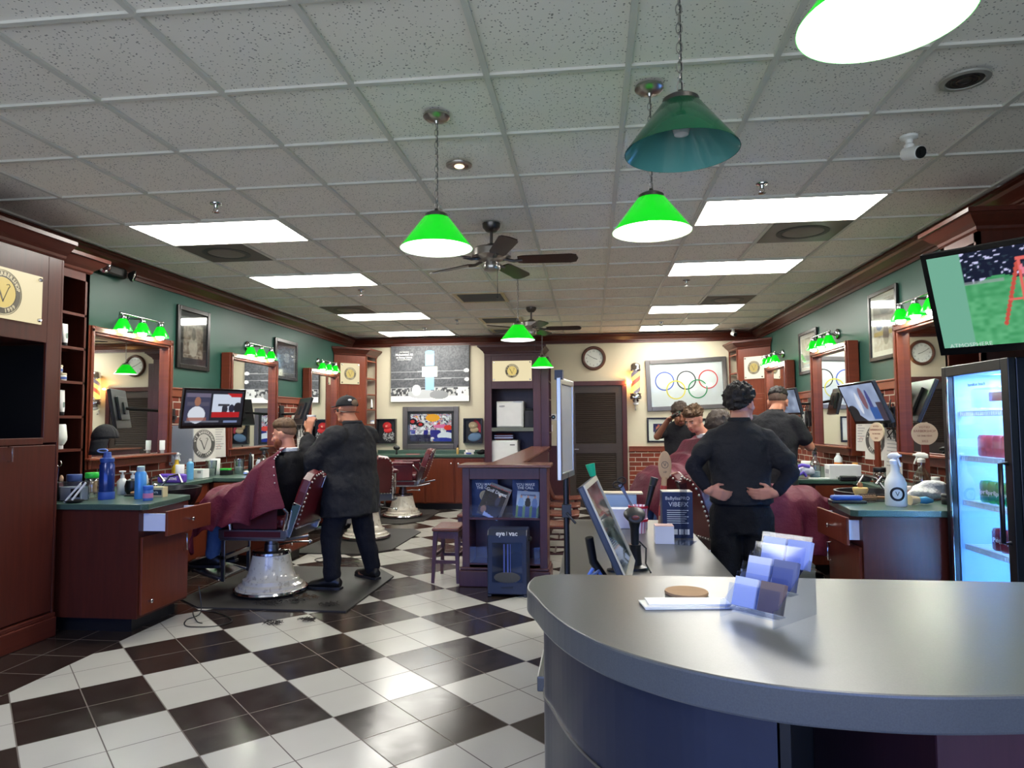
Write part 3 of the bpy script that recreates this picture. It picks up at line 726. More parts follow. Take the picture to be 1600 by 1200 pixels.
# ================================================================== televisions on wall arms
def tv(label, c, yaw, tilt, w, h, fn, wallx, roll=0, nx=110, ny=64, cat='television', texts=(), bez=.018, wally=None):
    t = wallthing('television', label, cat, c, yaw, None, tilt, roll)
    mk('casing', B().box(-w/2,w/2,-h/2,h/2,-.03,0).box(-w*.3,w*.3,-h*.3,h*.3,-.055,-.03), M['satin_black'], t, bevel=.004)
    bb = B().box(-w/2,-w/2+bez,-h/2,h/2,0,.004).box(w/2-bez,w/2,-h/2,h/2,0,.004).box(-w/2+bez,w/2-bez,h/2-bez,h/2,0,.004).box(-w/2+bez,w/2-bez,-h/2,-h/2+bez*1.6,0,.004)
    mk('bezel', bb, flat((14,14,15), .15), t)
    sc = picture('screen', w-2*bez, h-2.6*bez, nx, ny, fn, M['screen'], t, .002, 0, bez*.3)
    for s_, sz, x, y, cc in texts: mk('screen_caption', B().text(s_, sz, (x, y, .0032), None, 0, 'LEFT', 0), N('caption').bsdf((0,0,0), .5, emit=lin(cc), es=.9*K), sc)
    Mi = (Matrix.Translation(Vector(c)) @ t.rotation_euler.to_matrix().to_4x4()).inverted()
    q = lambda p: Mi @ Vector(p)
    wy = c[1] if wally is None else wally; k = 1 if wallx < 0 else -1
    elbow = Vector(c)*.5 + Vector((wallx, wy, c[2]))*.5 + Vector((0,.12,-.02))
    mk('wall_arm', B().tube([(0,0,-.056),q(elbow),q((wallx+k*.03,wy,c[2]-.02))], .016, 8).box(-.06,.06,-.06,.06,-.07,-.0555), M['black'], t)
    mk('wall_plate', B(Mi).box(wallx+k*.014, wallx+k*.03, wy-.06, wy+.06, c[2]-.12, c[2]+.1), M['black'], t)
    return t
def s_news(u, v):
    i = base(u, (30,32,44)); i = put(i, rec(u,v,.0,.42,.14,.92), (58,60,84)); i = put(i, rec(u,v,.02,.42,.8,.92), (104,98,120)); i = put(i, rec(u,v,.04,.4,.55,.66), (92,88,104), .6)
    i = put(i, ell(u,v,.21,.3,.14,.24), (206,212,222)); i = put(i, ell(u,v,.21,.68,.05,.13), (150,104,84)); i = put(i, rec(u,v,.06,.38,.14,.22), (150,92,80), .8)
    i = put(i, rec(u,v,.46,.95,.38,.9), (196,206,222)); i = put(i, ell(u,v,.68,.46,.05,.16), (40,42,54)); i = put(i, rec(u,v,.56,.76,.56,.62), (50,52,62)); i = put(i, ell(u,v,.8,.48,.05,.13), (36,40,60)); i = put(i, ell(u,v,.91,.5,.07,.17), (30,30,40))
    i = put(i, rec(u,v,.46,.95,.22,.38), (170,24,30)); i = put(i, (v > .82) & (v < .93) & (u > .7+(.93-v)*.8) & (u < .97), (176,26,32)); i = put(i, rec(u,v,.03,.6,.08,.13), (150,154,170), .6); i = put(i, rec(u,v,.68,.92,.07,.13), (150,170,220), .7)
    return put(i, v < .06, (18,18,24))
tv('television showing a news studio, on a wall arm past the nearest left mirror', (-3.668,6.3,1.584), 1.131, .17, .671, .389, s_news, WL, .01, wally=6.9)
tv('television swung away so only its dark back shows, beyond the seated bearded client', (-3.675,8.4,1.584), 2.2, .31, .614, .356, s_news, WL, 0, wally=8.95)
def s_rink(u, v):
    i = base(u, (150,166,196)) + (nz(u,v,6,5,2)-.5)[...,None]*50
    i = put(i, (u+v < .42), (30,28,40)); i = put(i, ell(u,v,.55,.62,.07,.3), (120,84,96)); i = put(i, ell(u,v,.7,.5,.05,.34), (62,70,130)); i = put(i, ell(u,v,.38,.5,.05,.3), (206,212,224)); i = put(i, rec(u,v,.62,.84,.04,.36), (44,84,150)); i = put(i, ell(u,v,.1,.25,.16,.2), (26,26,34))
    return put(i, (u > .84) & (v < .5), (58,50,66))
tv('tilted television showing a blue white sports scene on the right wall between mirrors', (2.49,6.6,1.583), -1.5, .407, .7, .406, s_rink, WR, .013, wally=6.9)
tv('television with pale grey picture on the right wall behind the barber in a black polo', (2.42,8.75,1.66), -1.43, .25, .55, .33, lambda u, v: base(u, (120,134,158))+(nz(u,v,7,5,5)-.5)[...,None]*80, WR, 0, wally=9.0)
def s_lawn(u, v):
    g = nz(u,v,40,30,11); i = base(u, (74,158,104)) + (g-.5)[...,None]*np.array([40,34,36.]) + ((1-v)*10)[...,None]
    bush = v > .7+.03*np.sin(u*25); n1 = nz(u,v,60,44,12); i = put(i, bush, (16,22,46)); i = put(i, bush & (n1 > .66), (40,56,72)); i = put(i, bush & (n1 > .78), (206,206,246)); i = put(i, rec(u,v,.15,.34,.66,.7), (150,160,160), .7)
    c = (226,104,98)
    def bar(x0,y0,x1,y1,w): 
        d = np.array([x1-x0,y1-y0]); q = ((u-x0)*d[0]+(v-y0)*d[1])/(d@d); return (np.hypot(u-x0-q*d[0], (v-y0-q*d[1])*.6) < w) & (q > 0) & (q < 1)
    i = put(i, bar(.31,.2,.405,.84,.009), (196,82,70)); i = put(i, bar(.395,.87,.9,.87,.01), c); i = put(i, bar(.41,.44,.41,.87,.009), c); i = put(i, bar(.345,.46,.9,.46,.008), c); i = put(i, bar(.415,.8,.47,.42,.008), (232,130,150)); i = put(i, bar(.9,.46,.9,.86,.011), c)
    i = put(i, ell(u,v,.62,.26,.08,.02), (150,156,140), .7)
    return put(i, u < .155, (112,172,148))
tv('big television showing a red frame on a lawn, hanging above the drinks fridge', (2.083,3.363,2.005), -.75, .46, .95, .545, s_lawn, WR, 0, 150, 90, texts=(('ATMOSPHERE', .03, -.425, -.226, (210,232,222)),), bez=.024, wally=3.9)
# ================================================================== back wall
t = thing('tall_cabinet', 'tall plum wood cabinet against the back wall with lit sign and towel warmer niche', 'cabinet', (-1.73, 11.0, 0))
L, DP = .92, .735
b = B().box(0,L,DP-.02,DP,0,2.56).box(0,.02,0,DP-.02,0,2.56).box(L-.02,L,0,DP-.02,0,2.56).box(.02,L-.02,0,DP-.02,2.52,2.56)
b.box(.02,.12,0,.02,.12,2.52).box(L-.12,L-.02,0,.02,.12,2.52).box(.12,L-.12,0,.02,1.98,2.52).box(.02,L-.02,0,DP-.02,.3,.42).box(.12,L-.12,0,.02,.12,.42)
mk('carcass', b, M['plum'], t, bevel=.003)
mk('niche_shelf', B().box(.021,L-.021,.001,DP-.021,1.29,1.35), flat((96,100,88), .4), t, label='grey green niche shelf')
mk('cornice', molding(B(), 0, L, 0, DP, 2.561, CROWN, (1,1,1,0)), M['plum'], t)
mk('plinth', B().box(.02,L-.02,.03,.06,0,.12), M['black'], t)
s = sign(t, 0, 0, 0, .64, .33, .115); s.rotation_euler = (PI/2,0,0); s.location = (.46,-.002,2.27)
ss = mk('side_shelves', B().box(L+.001,L+.012,.06,DP,.95,2.5).box(L+.012,L+.13,.06,.08,.95,2.5).box(L+.012,L+.13,DP-.02,DP,.95,2.5).box(L+.012,L+.13,.08,DP-.02,2.46,2.5), M['plum'], t)
for z in (.97,1.25,1.52,1.8,2.1): mk('shelf_board', B().box(L+.012,L+.13,.08,DP-.02,z,z+.018), M['wood_h'], ss)
w = thing('towel_warmer', 'white towel warmer box in the niche of the back cabinet', 'appliance', (-1.325, 11.26, 1.3505))
mk('body', B().box(-.225,.225,-.13,.2,.0,.43), flat((206,206,200), .35), w, bevel=.012)
mk('door', B().box(-.22,.2,-.15,-.131,.015,.405), M['white'], w, bevel=.008)
mk('badge', B().ball((-.13,-.151,.35), (.05,.004,.016)).box(.06,.2,-.152,-.1505,.412,.424), M['nickel'], w)
w = thing('sterilizer_unit', 'black appliance beside the towel warmer in the back cabinet', 'appliance', (-1.0, 11.24, 1.3505))
mk('body', B().box(-.085,.075,-.12,.18,0,.28).box(-.06,.05,-.1,.16,.28,.31), M['black'], w, bevel=.01)
mk('front_panels', B().box(-.07,-.008,-.128,-.1205,.03,.26).box(.0,.062,-.128,-.1205,.03,.26), M['dark'], w, bevel=.003)
w = thing('mini_fridge', 'white mini fridge low in the back cabinet behind the partition', 'fridge', (-1.42, 11.3, .4205))
mk('body', B().box(-.22,.22,-.2,.24,0,.72), M['white'], w, bevel=.01); d = mk('door', B().box(-.22,.22,-.24,-.205,.01,.715), M['white'], w, bevel=.012)
mk('badge', B().box(.1,.18,-.243,-.2405,.64,.655), M['dark'], d)
w = thing('leather_case', 'dark oxblood case lying above the mini fridge in the back cabinet', 'case', (-1.42, 11.25, 1.141))
mk('case_body', B().box(-.16,.14,-.12,.15,.0,.115), M['leather'], w, bevel=.03)
mk('strap', B().box(-.165,.145,-.13,-.1205,.03,.05).box(-.165,.145,-.13,-.1205,.07,.08), M['nickel'], w)
# low cabinet run and worktop at the back left
c = thing('base_cabinet', 'long cherry wood base cabinet run along the back wall below the canvas', 'cabinet', (-3.75, 11.16, 0))
mk('carcass', B().box(0,2.0,0,.575,.1,.86), M['cherry'], c); mk('toe_kick', B().box(.01,1.99,.06,.5,0,.099), M['black'], c)
for q in range(4):
    if q == 1: mk('bay_shade_sheet', B().box(.52,.98,-.002,-.0005,.5,.84).box(.52,.98,-.012,-.002,.66,.68), M['black'], c)  # flat black sheet and bar stand in for the bay's shade
    else:
        d = mk('door', B().box(.02+q*.5,.48+q*.5,-.019,-.001,.12,.84), M['cherry'], c, bevel=.003); knob(d, (.06+q*.5 if q == 3 else .44+q*.5, -.019, .76), RY_N)
mk('bay_door', B().box(.52,.98,-.019,-.003,.12,.48), M['cherry'], c, bevel=.003)
w = thing('worktop', 'green laminate worktop on the back wall cabinets', 'worktop', (-3.75, 11.12, .862))
mk('top', B().box(0,2.0,0,.62,0,.04).box(0,2.0,.6,.62,.04,.1), M['green_top'], w, bevel=.004)
# corner cabinets
def corner(sd):
    f = lambda x: x if sd == 0 else -x
    t = thing('corner_cabinet', 'tall cherry wood corner cabinet with lit sign, in the back %s corner' % ('left', 'right')[sd], 'cabinet', (lx(WL+.016, sd), 10.87, 0))
    A, Bp, Cp, Dp = (0,0), (.4,.4), (.48,.862), (0,.862)
    mk('carcass', B().prism([(f(x),y) for x, y in ((0,.0),(.4,.4),(.41,.42),(.08,.86),(0,.86))], .1, 2.58), M['cherry'], t)
    mk('plinth', B().prism([(f(x),y) for x, y in ((.01,.03),(.38,.4),(.45,.85),(.01,.85))], 0, .099), M['black'], t)
    b = B(); vs = []
    for dz, o in CROWN:
        vs += [(f(-.0),-o,2.581+dz),(f(.4+o*1.1),.4-o*.5,2.581+dz),(f(.455+o),.861,2.581+dz),(f(0),.861,2.581+dz)]
    n = len(CROWN); fs = [(3,2,1,0), tuple(4*n-4+k for k in range(4))] + [(4*i+k, 4*i+(k+1)%4, 4*i+4+(k+1)%4, 4*i+4+k) for i in range(n-1) for k in range(4)]
    mk('cornice', b.add(vs, fs), M['wood_x'], t)
    # face panel and sign on the diagonal
    d = mk('door', B().box(-.2,.2,.12,1.86,0,.014).box(-.14,.14,.2,1.78,.014,.02), M['cherry'], t, bevel=.006)
    an = PI/4 if sd == 0 else -PI/4
    d.rotation_euler = (PI/2,0,an); d.location = (f(.2)+f(.001), .2-.001, 0)
    s = sign(t, 0, 0, 0, .34, .35, .108, sd == 1); s.rotation_euler = (PI/2,0,an); s.location = (f(.203), .197, 2.27)
    for z in (.12,.9,1.15,1.4,1.66,1.92,2.2,2.5): mk('side_shelf', B().prism([(f(x),y) for x, y in ((.412,.424),(.452,.852),(.085,.852))], z, z+.02), M['cherry_y'], t)
    mk('side_stile', B().box(f(.404),f(.424),.412,.432,.1,2.58).box(f(.44),f(.46),.83,.855,.1,2.58), M['cherry'], t)
    return t
corner(0); corner(1)
# canvas above the counter: a generic boxing ring, lettered caption
def p_ring(u, v):
    i = base(u, (74,76,80)) + (nz(u,v,70,50,21)-.5)[...,None]*34 + (v[...,None]-.5)*12
    cr = (v > .1) & (v < .24); n1 = nz(u,v,60,26,22); i = put(i, cr & (n1 > .55), (176,176,174)); i = put(i, cr & (n1 < .3), (40,40,42)); i = put(i, rec(u,v,.84,1,.1,.26) & (n1 > .4), (214,214,212))
    for y in (.24,.4,.53): i = put(i, np.abs(v-y-.02*u) < .006, (150,152,154))
    i = put(i, v < .1, (236,236,230)); i = put(i, ell(u,v,.42,.13,.2,.08), (168,170,172)); i = put(i, ell(u,v,.62,.12,.12,.08), (128,130,132)); i = put(i, ell(u,v,.33,.2,.06,.1), (188,190,192))
    i = put(i, rec(u,v,.44,.56,.2,.88), (132,172,202)); i = put(i, rec(u,v,.4,.6,.44,.62), (236,236,216)); i = put(i, rec(u,v,.4,.6,.62,.645), (82,84,86)); i = put(i, ell(u,v,.5,.88,.06,.04), (112,150,180))
    i = put(i, ell(u,v,.97,.55,.035,.035)|ell(u,v,.975,.39,.03,.032), (240,240,238)); return i
t = wallthing('canvas_print', 'big grey boxing ring canvas with pale caption on the back wall', 'picture', (-2.81, YB-.002, 2.3), 0)
mk('stretcher', B().box(-.7,.7,-.49,.49,0,.045), flat((70,70,72), .6), t)
cv = picture('print', 1.4, .98, 150, 105, p_ring, M['print'], t, .046)
cap = B().text('ON THIS DAY', .028, (-.46,.385,.047), None, 0).text('Muhammad Ali', .052, (-.46,.34,.047), None, 0, bold=.0012).text('vs Sonny Liston', .046, (-.46,.29,.047), None, 0, bold=.001).text('KNOCKOUT MOMENT', .024, (-.46,.25,.047), None, 0)
mk('caption', cap, M['white'], cv)
def p_race(u, v):
    i = base(u, (206,206,212)) + (nz(u,v,26,18,31)-.5)[...,None]*120
    n1 = nz(u,v,13,9,32); n2 = nz(u+.3*v,v,16,11,33); pal = [(226,160,40),(206,52,50),(40,44,120),(232,232,236),(30,30,44),(220,120,160),(120,130,190)]
    for k, c in enumerate(pal): i = put(i, (n2 > .14*k) & (n2 < .14*k+.1) & (n1 > .35), c, .9)
    i = put(i, ell(u,v,.55,.86,.17,.14), (240,170,40)); i = put(i, ell(u,v,.07,.72,.1,.12)|ell(u,v,.24,.62,.1,.09), (34,34,40)); i = put(i, ell(u,v,.06,.73,.05,.06)|ell(u,v,.25,.62,.05,.05), (196,44,44))
    i = put(i, (v < .42) & (v > .1) & (n1 > .42), (48,50,140)); i = put(i, (v < .25) & (u < .5), (32,34,60), .85); i = put(i, ell(u,v,.86,.2,.2,.14), (232,236,246)); i = put(i, ell(u,v,.8,.05,.25,.09), (44,60,160)); i = put(i, ell(u,v,.76,.55,.2,.07), (226,120,170)); i = put(i, ell(u,v,.92,.5,.1,.1), (226,66,48))
    return i
framed('framed_picture', 'wide dark frame holding a colourful racing pit photo on the back wall', (-2.8,YB-.002,1.35), 0, 1.0, .74, .085, p_race, 'frame_silver', .045, 120, 90, depth=.035)
# shadow boxes with caps
def shadowbox(label, x, w, capc, cloths, pat):
    t = wallthing('shadow_box', label, 'display case', (x, YB-.002, 1.295), 0, 'cap display cases'); hw, hh = w/2, .215
    mk('frame', B().box(-hw,-hw+.02,-hh,hh,0,.09).box(hw-.02,hw,-hh,hh,0,.09).box(-hw+.02,hw-.02,hh-.02,hh,0,.09).box(-hw+.02,hw-.02,-hh,-hh+.02,0,.09), M['frame_black'], t)
    mk('backing', B().box(-hw+.02,hw-.02,-hh+.02,hh-.02,.001,.006), M['black'], t)
    cp = mk('cap_crown', B().ball((-.0,.09,.012), (.085,.07,.045), 20, 12).ball((0,.09,.05),(.008,.008,.008),8,6), capc, t)
    mk('cap_brim', B().ball((.02,.015,.03), (.075,.05,.012), 20, 8), capc, cp); mk('cap_badge', B().text('SF' if pat else 'LA', .04, (0,.085,.0585), None, 0), M['cream'], cp)
    for q, (c, x0, y0, rx, ry, ro) in enumerate(cloths): mk('folded_garment', B().ball((x0,y0,.01+.002*q), (rx,ry,.012), 18, 8, 0, Rz(ro)), c, t)
    return t
jm = N('patterned_jersey'); ff = jm.noise(38, 2); M['jersey'] = jm.bsdf(jm.mix(jm.math('GREATER_THAN', ff, .52), lin((150,150,150)), lin((40,40,42))), .8)
shadowbox('black display case with a red cap over a patterned grey jersey', -3.585, .35, flat((200,40,44), .7), [(M['jersey'], .03,-.09,.11,.1,0)], True)
shadowbox('black display case with a beige cap over red and blue garments', -2.04, .33, flat((176,156,124), .7), [(flat((176,60,76),.8), .08,.08,.05,.13,.5), (flat((92,120,150),.8), .02,-.11,.12,.075,.2)], False)
# clock
t = wallthing('wall_clock', 'round wood rimmed wall clock above the louvred door', 'clock', (.055, YB-.002, 2.525), 0)
mk('rim', B().lathe([(.0,.0),(.208,0),(.208,.025),(.19,.05),(.17,.05),(.158,.03),(.155,.02)], 48, cap=False), wood('walnut_rim', (60,32,20), (96,54,32), 'x'), t)
fc = mk('dial', B().lathe([(.0001,.018),(.157,.018)], 48, cap=False), flat((220,220,212), .4), t)
nb = B()
for k in range(12):
    a = PI/2-(k+1)*PI/6; nb.text(str(k+1), .036, (.122*math.cos(a), .122*math.sin(a), .0185), None, 0)
for k in range(60):
    a = k*PI/30; nb.cbox((.146*math.cos(a), .146*math.sin(a), .019), (.008,.0025,.001), Rz(a))
mk('numerals', nb, M['black'], fc)
for nm, a, l, w in (('hour_hand', -.36, .07, .008), ('minute_hand', 2.62, .115, .006)): mk(nm, B().cbox((math.cos(a)*l*.45, math.sin(a)*l*.45, .023), (l,w,.002), Rz(a)), M['black'], t)
mk('glass', B().lathe([(.0001,.034),(.158,.034)], 40, cap=False), M['glass'], t)
# barber pole
pm = N('lit_pole_stripes'); g = pm.n('SeparateXYZ'); pm.l(pm.obj(), g.inputs[0])
an = pm.math('DIVIDE', pm.math('ARCTAN2', g.outputs[1], g.outputs[0]), 2*PI)
q = pm.math('FRACT', pm.math('ADD', pm.math('MULTIPLY', g.outputs[2], 2.9), pm.math('MULTIPLY', an, -1)))
st1 = pm.math('MULTIPLY', pm.math('GREATER_THAN', q, .1), pm.math('LESS_THAN', q, .32)); st2 = pm.math('MULTIPLY', pm.math('GREATER_THAN', q, .55), pm.math('LESS_THAN', q, .77))
colr = pm.mix(st2, pm.mix(st1, lin((255,198,92)), lin((226,66,30))), lin((96,84,96)))
M['pole'] = pm.bsdf((.1,.1,.1), .2, emit=colr, es=2.2*K)
t = thing('barber_pole', 'lit striped barber pole on the back wall between the door and rings poster', 'barber pole', (.75, YB-.13, 1.78))
mk('striped_cylinder', B().lathe([(.075,.14),(.075,.5)], 32), M['pole'], t)
mk('top_cap', B().lathe([(.08,.5),(.09,.51),(.09,.535),(.082,.55),(.085,.6),(.07,.63),(.03,.645)], 28), M['chrome'], t)
mk('bottom_cap', B().lathe([(.03,-.03),(.05,-.01),(.06,.02),(.09,.03),(.1,.07),(.085,.1),(.1,.125),(.08,.14)], 28), M['chrome'], t)
mk('finial', B().lathe([(.012,-.075),(.045,-.06),(.05,-.03)], 20), M['white'], t)
mk('bracket', B().box(-.02,.02,.08,.125,.02,.1).box(-.02,.02,.08,.125,.52,.58).tube([(0,.11,-.06),(0,.1,-.14),(0,.05,-.15)], .012), M['nickel'], t)
l = D.lights.new('pole_glow', 'POINT'); l.energy = 2.5; l.color = (1,.5,.15); l.shadow_soft_size = .012
o = D.objects.new('pole_glow', l); C.objects.link(o); o.parent = t; o.location = (-.14,.04,.32)
# rings poster
t = wallthing('rings_poster', 'white framed poster of five interlocking coloured rings on the back wall', 'picture', (1.605, YB-.002, 2.06), 0, None, 0, .035)
w, h, fw = 1.34, .87, .075
mk('frame', B().box(-w/2,-w/2+fw,-h/2,h/2,0,.035).box(w/2-fw,w/2,-h/2,h/2,0,.035).box(-w/2+fw,w/2-fw,h/2-fw,h/2,0,.035).box(-w/2+fw,w/2-fw,-h/2,-h/2+fw,0,.035), M['frame_silver'], t, bevel=.006)
mk('board', B().box(-w/2+fw,w/2-fw,-h/2+fw,h/2-fw,.004,.01), flat((208,210,212), .3), t)
rb = B()
for k, (x, y) in enumerate(((-.36,.065),(0,.065),(.36,.065),(-.18,-.09),(.18,-.09))): rb.ring((x,y,.0105+.0012*k), .142, .16, 56, None, k, .0008)
mk('rings', rb, [flat((50,80,190),.4), flat((34,34,36),.4), flat((204,44,48),.4), flat((226,208,60),.4), flat((30,136,80),.4)], t)
mk('glazing', B().box(-w/2+fw,w/2-fw,-h/2+fw,h/2-fw,.022,.024), M['glass'], t)
def p_fight(u, v):
    i = base(u, (52,46,84)) + (nz(u,v,10,12,41)-.5)[...,None]*60; i = put(i, v < .35, (196,188,186)); i = put(i, ell(u,v,.4,.6,.2,.22), (206,120,92)); i = put(i, ell(u,v,.42,.84,.09,.09), (190,96,80)); i = put(i, ell(u,v,.45,.3,.14,.2), (34,32,54)); return put(i, ell(u,v,.66,.5,.16,.06), (214,140,112))
framed('framed_picture', 'small black framed fight photo below the rings poster', (1.145,YB-.002,1.29), 0, .42, .42, .03, p_fight, 'frame_black', .075, 40, 40, matc=M['paper'])
def p_ball(u, v):
    i = base(u, (30,28,34)); i = put(i, ell(u,v,.45,.5,.2,.2), (206,150,130)); i = put(i, ell(u,v,.5,.78,.09,.09), (96,60,50)); return put(i, ell(u,v,.45,.22,.2,.22), (214,210,204))
framed('framed_picture', 'black framed ball player photo right of the rings poster, low on the wall', (1.95,YB-.002,1.25), 0, .5, .46, .04, p_ball, 'frame_black', .09, 40, 40, matc=M['paper'])
# thermostat and switch
t = wallthing('thermostat', 'round black thermostat on a white plate beside the back cabinet', 'thermostat', (-.645, YB-.002, 1.52), 0)
mk('plate', B().box(-.075,.075,-.055,.055,0,.006), M['white'], t, bevel=.003); mk('dial', B().lathe([(.034,.006),(.036,.022),(.03,.028)], 24), M['black'], t); mk('display', B().text('68', .024, (0,0,.0285), None, 0), flat((150,200,230),.4,es=1), t)
t = wallthing('wall_plate', 'blank white wall plate below the thermostat', 'wall plate', (-.7, YB-.002, 1.33), 0)
mk('plate', B().box(-.04,.04,-.06,.06,0,.006), M['white'], t, bevel=.003)
t = wallthing('wall_outlet', 'black wall outlet in the brick right of the louvred door', 'outlet', (.95, YB-.014, .62), 0)
mk('plate', B().box(-.04,.04,-.06,.06,0,.006), M['black'], t, bevel=.003); mk('sockets', B().box(-.018,.018,.01,.04,.006,.009).box(-.018,.018,-.04,-.01,.006,.009), M['dark'], t)
# emergency lights by the left tall cabinet
t = wallthing('emergency_light', 'black twin head emergency light high on the green left wall', 'emergency light', (WL+.002, 5.55, 2.8), PI/2)
mk('housing', B().box(-.15,.15,-.05,.045,0,.07), M['black'], t, bevel=.02)
for k, x in enumerate((-.17,.17)):
    h = mk('lamp_head', B().lathe([(.02,0),(.05,.03),(.055,.05),(.05,.052)], 20, (x,0,.06), Ry(-.4 if k == 0 else .5)@Rx(.3)), M['black'], t); mk('lens', B().lathe([(.0001,.054),(.047,.054),(.03,.06)], 20, (x,0,.06), Ry(-.4 if k == 0 else .5)@Rx(.3), cap=False), M['chrome'], h)
# ================================================================== partition wall with magazine shelf
t = thing('partition', 'low plum wood partition with magazine shelf end and flat cap, in the centre aisle', 'partition', (-.765, 5.97, 0))
b = B().box(-.375,-.31,0,.34,.16,1.03).box(.31,.375,0,.34,.16,1.03).box(-.31,.31,0,.03,.93,1.03).box(-.31,.31,.32,.34,.16,1.03).box(-.31,.31,0,.03,.16,.2)
b.box(-.31,.31,0,.32,.16,.19).box(-.31,.31,0,.32,.575,.595)
mk('shelf_carcass', b, M['plum'], t, bevel=.003)
mk('plinth', B().box(-.4,.4,-.03,.345,0,.14).box(-.39,.39,-.02,.343,.14,.165), M['plum'], t, bevel=.008)
mk('end_cap', B().box(-.41,.41,-.035,.36,1.031,1.058), M['plum_x'], t, bevel=.006)
mk('long_wall', B().box(-.13,.1,.361,4.6,0,1.031), M['plum'], t); mk('long_cap', B().box(-.165,.125,.361,4.62,1.0315,1.058), M['plum_x'], t, bevel=.005)
for z0, z1 in ((.596,.7), (.2,.34)): mk('acrylic_lip', B().box(-.309,.309,.004,.009,z0,z1), M['acrylic'], t, label='clear acrylic lip')
def p_navy(u, v):
    i = base(u, (30,52,98)) + (nz(u,v,5,7,51)-.5)[...,None]*40
    return i
for x, lab, z in ((-.958, 'dark blue YOU MAKE THE CALL poster at left in the partition shelf', .758), (-.59, 'dark blue YOU MAKE THE CALL poster at right in the partition shelf', .758)):
    q = wallthing('poster', lab, 'poster', (x, 6.1, z), 0, 'call posters')
    mk('sheet', B().box(-.118,.118,-.16,.16,0,.003), M['paper'], q); pr = picture('print', .236, .32, 24, 30, p_navy, M['print'], q, .0035)
    mk('lettering', B().text('YOU MAKE', .033, (0,.115,.004), None, 0, bold=.001).text('THE CALL', .033, (0,.086,.004), None, 0, bold=.001).text("WE'LL MAKE", .02, (0,-.075,.004), None, 0).text('THE CUT', .02, (0,-.1,.004), None, 0), M['white'], pr)
    sl = mk('seal', B().lathe([(.0001,.004),(.048,.004)], 32, (0,.015,.0), None, 0, False), flat((190,176,140),.5), pr)
    mk('seal_mark', B().ring((0,.015,.0045), .028, .03, 28, None, 0, .0005).text('$10', .022, (0,.015,.0046), None, 0), flat((130,116,88),.5), sl)
def mag(label, loc, ro, w, h, fn, title, tc, size, lean=.25):
    q = wallthing('magazine', label, 'magazine', loc, 0, 'magazines', -lean, ro)
    mk('pages', B().box(-w/2,w/2,-h/2,h/2,-.006,0), M['paper'], q); pr = picture('cover', w, h, 36, 44, fn, M['print_gloss'], q, .0006)
    mk('masthead', B().text(title, size, (0,h/2-.035,.0012), None, 0, bold=.001), tc, pr); return q
def c_golf(u, v):
    i = base(u, (28,26,40)) + (nz(u,v,8,9,61)-.5)[...,None]*30; i = put(i, ell(u,v,.7,.6,.1,.16), (52,54,76)); i = put(i, ell(u,v,.72,.79,.05,.05), (176,130,104)); i = put(i, ell(u,v,.22,.2,.12,.12), (150,112,92)); return put(i, (u > .3) & (v < .16*(1.2-u)), (206,214,240))
def c_red(u, v): return put(base(u, (120,112,112)), v > .75, (150,150,146))
def c_men(u, v):
    i = base(u, (150,170,196)); i = put(i, v < .42+.05*np.sin(u*40), (106,140,84)); 
    for x, c in ((.2,(116,150,196)),(.5,(30,32,44)),(.8,(96,124,176))):
        i = put(i, ell(u,v,x,.55,.12,.22), c); i = put(i, ell(u,v,x,.8,.05,.06), (190,144,120)); i = put(i, rec(u,v,x-.09,x+.09,.04,.42), (52,76,126))
    return i
mag('magazine with a red masthead, peeking out behind the golf magazine', (-.848,6.05,.741), -.36, .2, .265, c_red, 'RESTAURANT', flat((206,60,36),.5), .032)
mag('dark golf magazine leaning crooked at left in the partition shelf', (-.878,6.02,.721), -.36, .2, .265, c_golf, 'Golf Digest', M['white'], .042)
mag('magazine with three standing men on its cover, right in the partition shelf', (-.565,6.02,.705), -.06, .2, .235, c_men, 'GOLF SUMMER', flat((60,80,120),.5), .02)
# vacuum dustpan in front
t = thing('vacuum_dustpan', 'black stationary floor vacuum with clear front in front of the partition', 'vacuum', (-.7, 5.62, 0))
mk('body', B().extr([(-.0,.02),(.26,.02),(.26,.5),(.2,.545),(.03,.545),(.0,.5)], 0, -.165, .165).box(-.165,-.13,-.0,.05,.0,.02).box(.13,.165,0,.05,0,.02).box(-.165,.165,.2,.26,0,.02), flat((32,38,56), .35), t, bevel=.008)
w = mk('bin_window', B().extr([(-.004,.12),(-.001,.12),(-.001,.44),(-.004,.44)], 0, -.125, .125), flat((10,12,20), .06), t, label='glossy dark see-in bin window')
mk('dust_filter', B().box(-.03,-.018,-.006,-.0045,.2,.43).box(.0,.012,-.006,-.0045,.2,.43).box(.025,.03,-.006,-.0045,.2,.43), flat((70,84,150), .4), w)
mk('dust_heap', B().ball((0,-.0045,.16), (.11,.003,.045)), flat((74,72,70), .9), w)
mk('intake_slot', B().box(-.05,.05,-.006,-.0005,.07,.085), M['black'], t)
mk('logo', B().text('eye', .054, (-.055,-.002,.515), R_XZ, 0, bold=.0014).text('vac', .054, (.052,-.002,.515), R_XZ, 0, bold=.0014).box(-.004,.0,-.003,-.0005,.5,.53), M['white'], t)
mk('side_knob', B().lathe([(.02,0),(.022,.02),(.012,.03)], 18, (.1655,.1,.46), Ry(PI/2)), M['satin_black'], t)
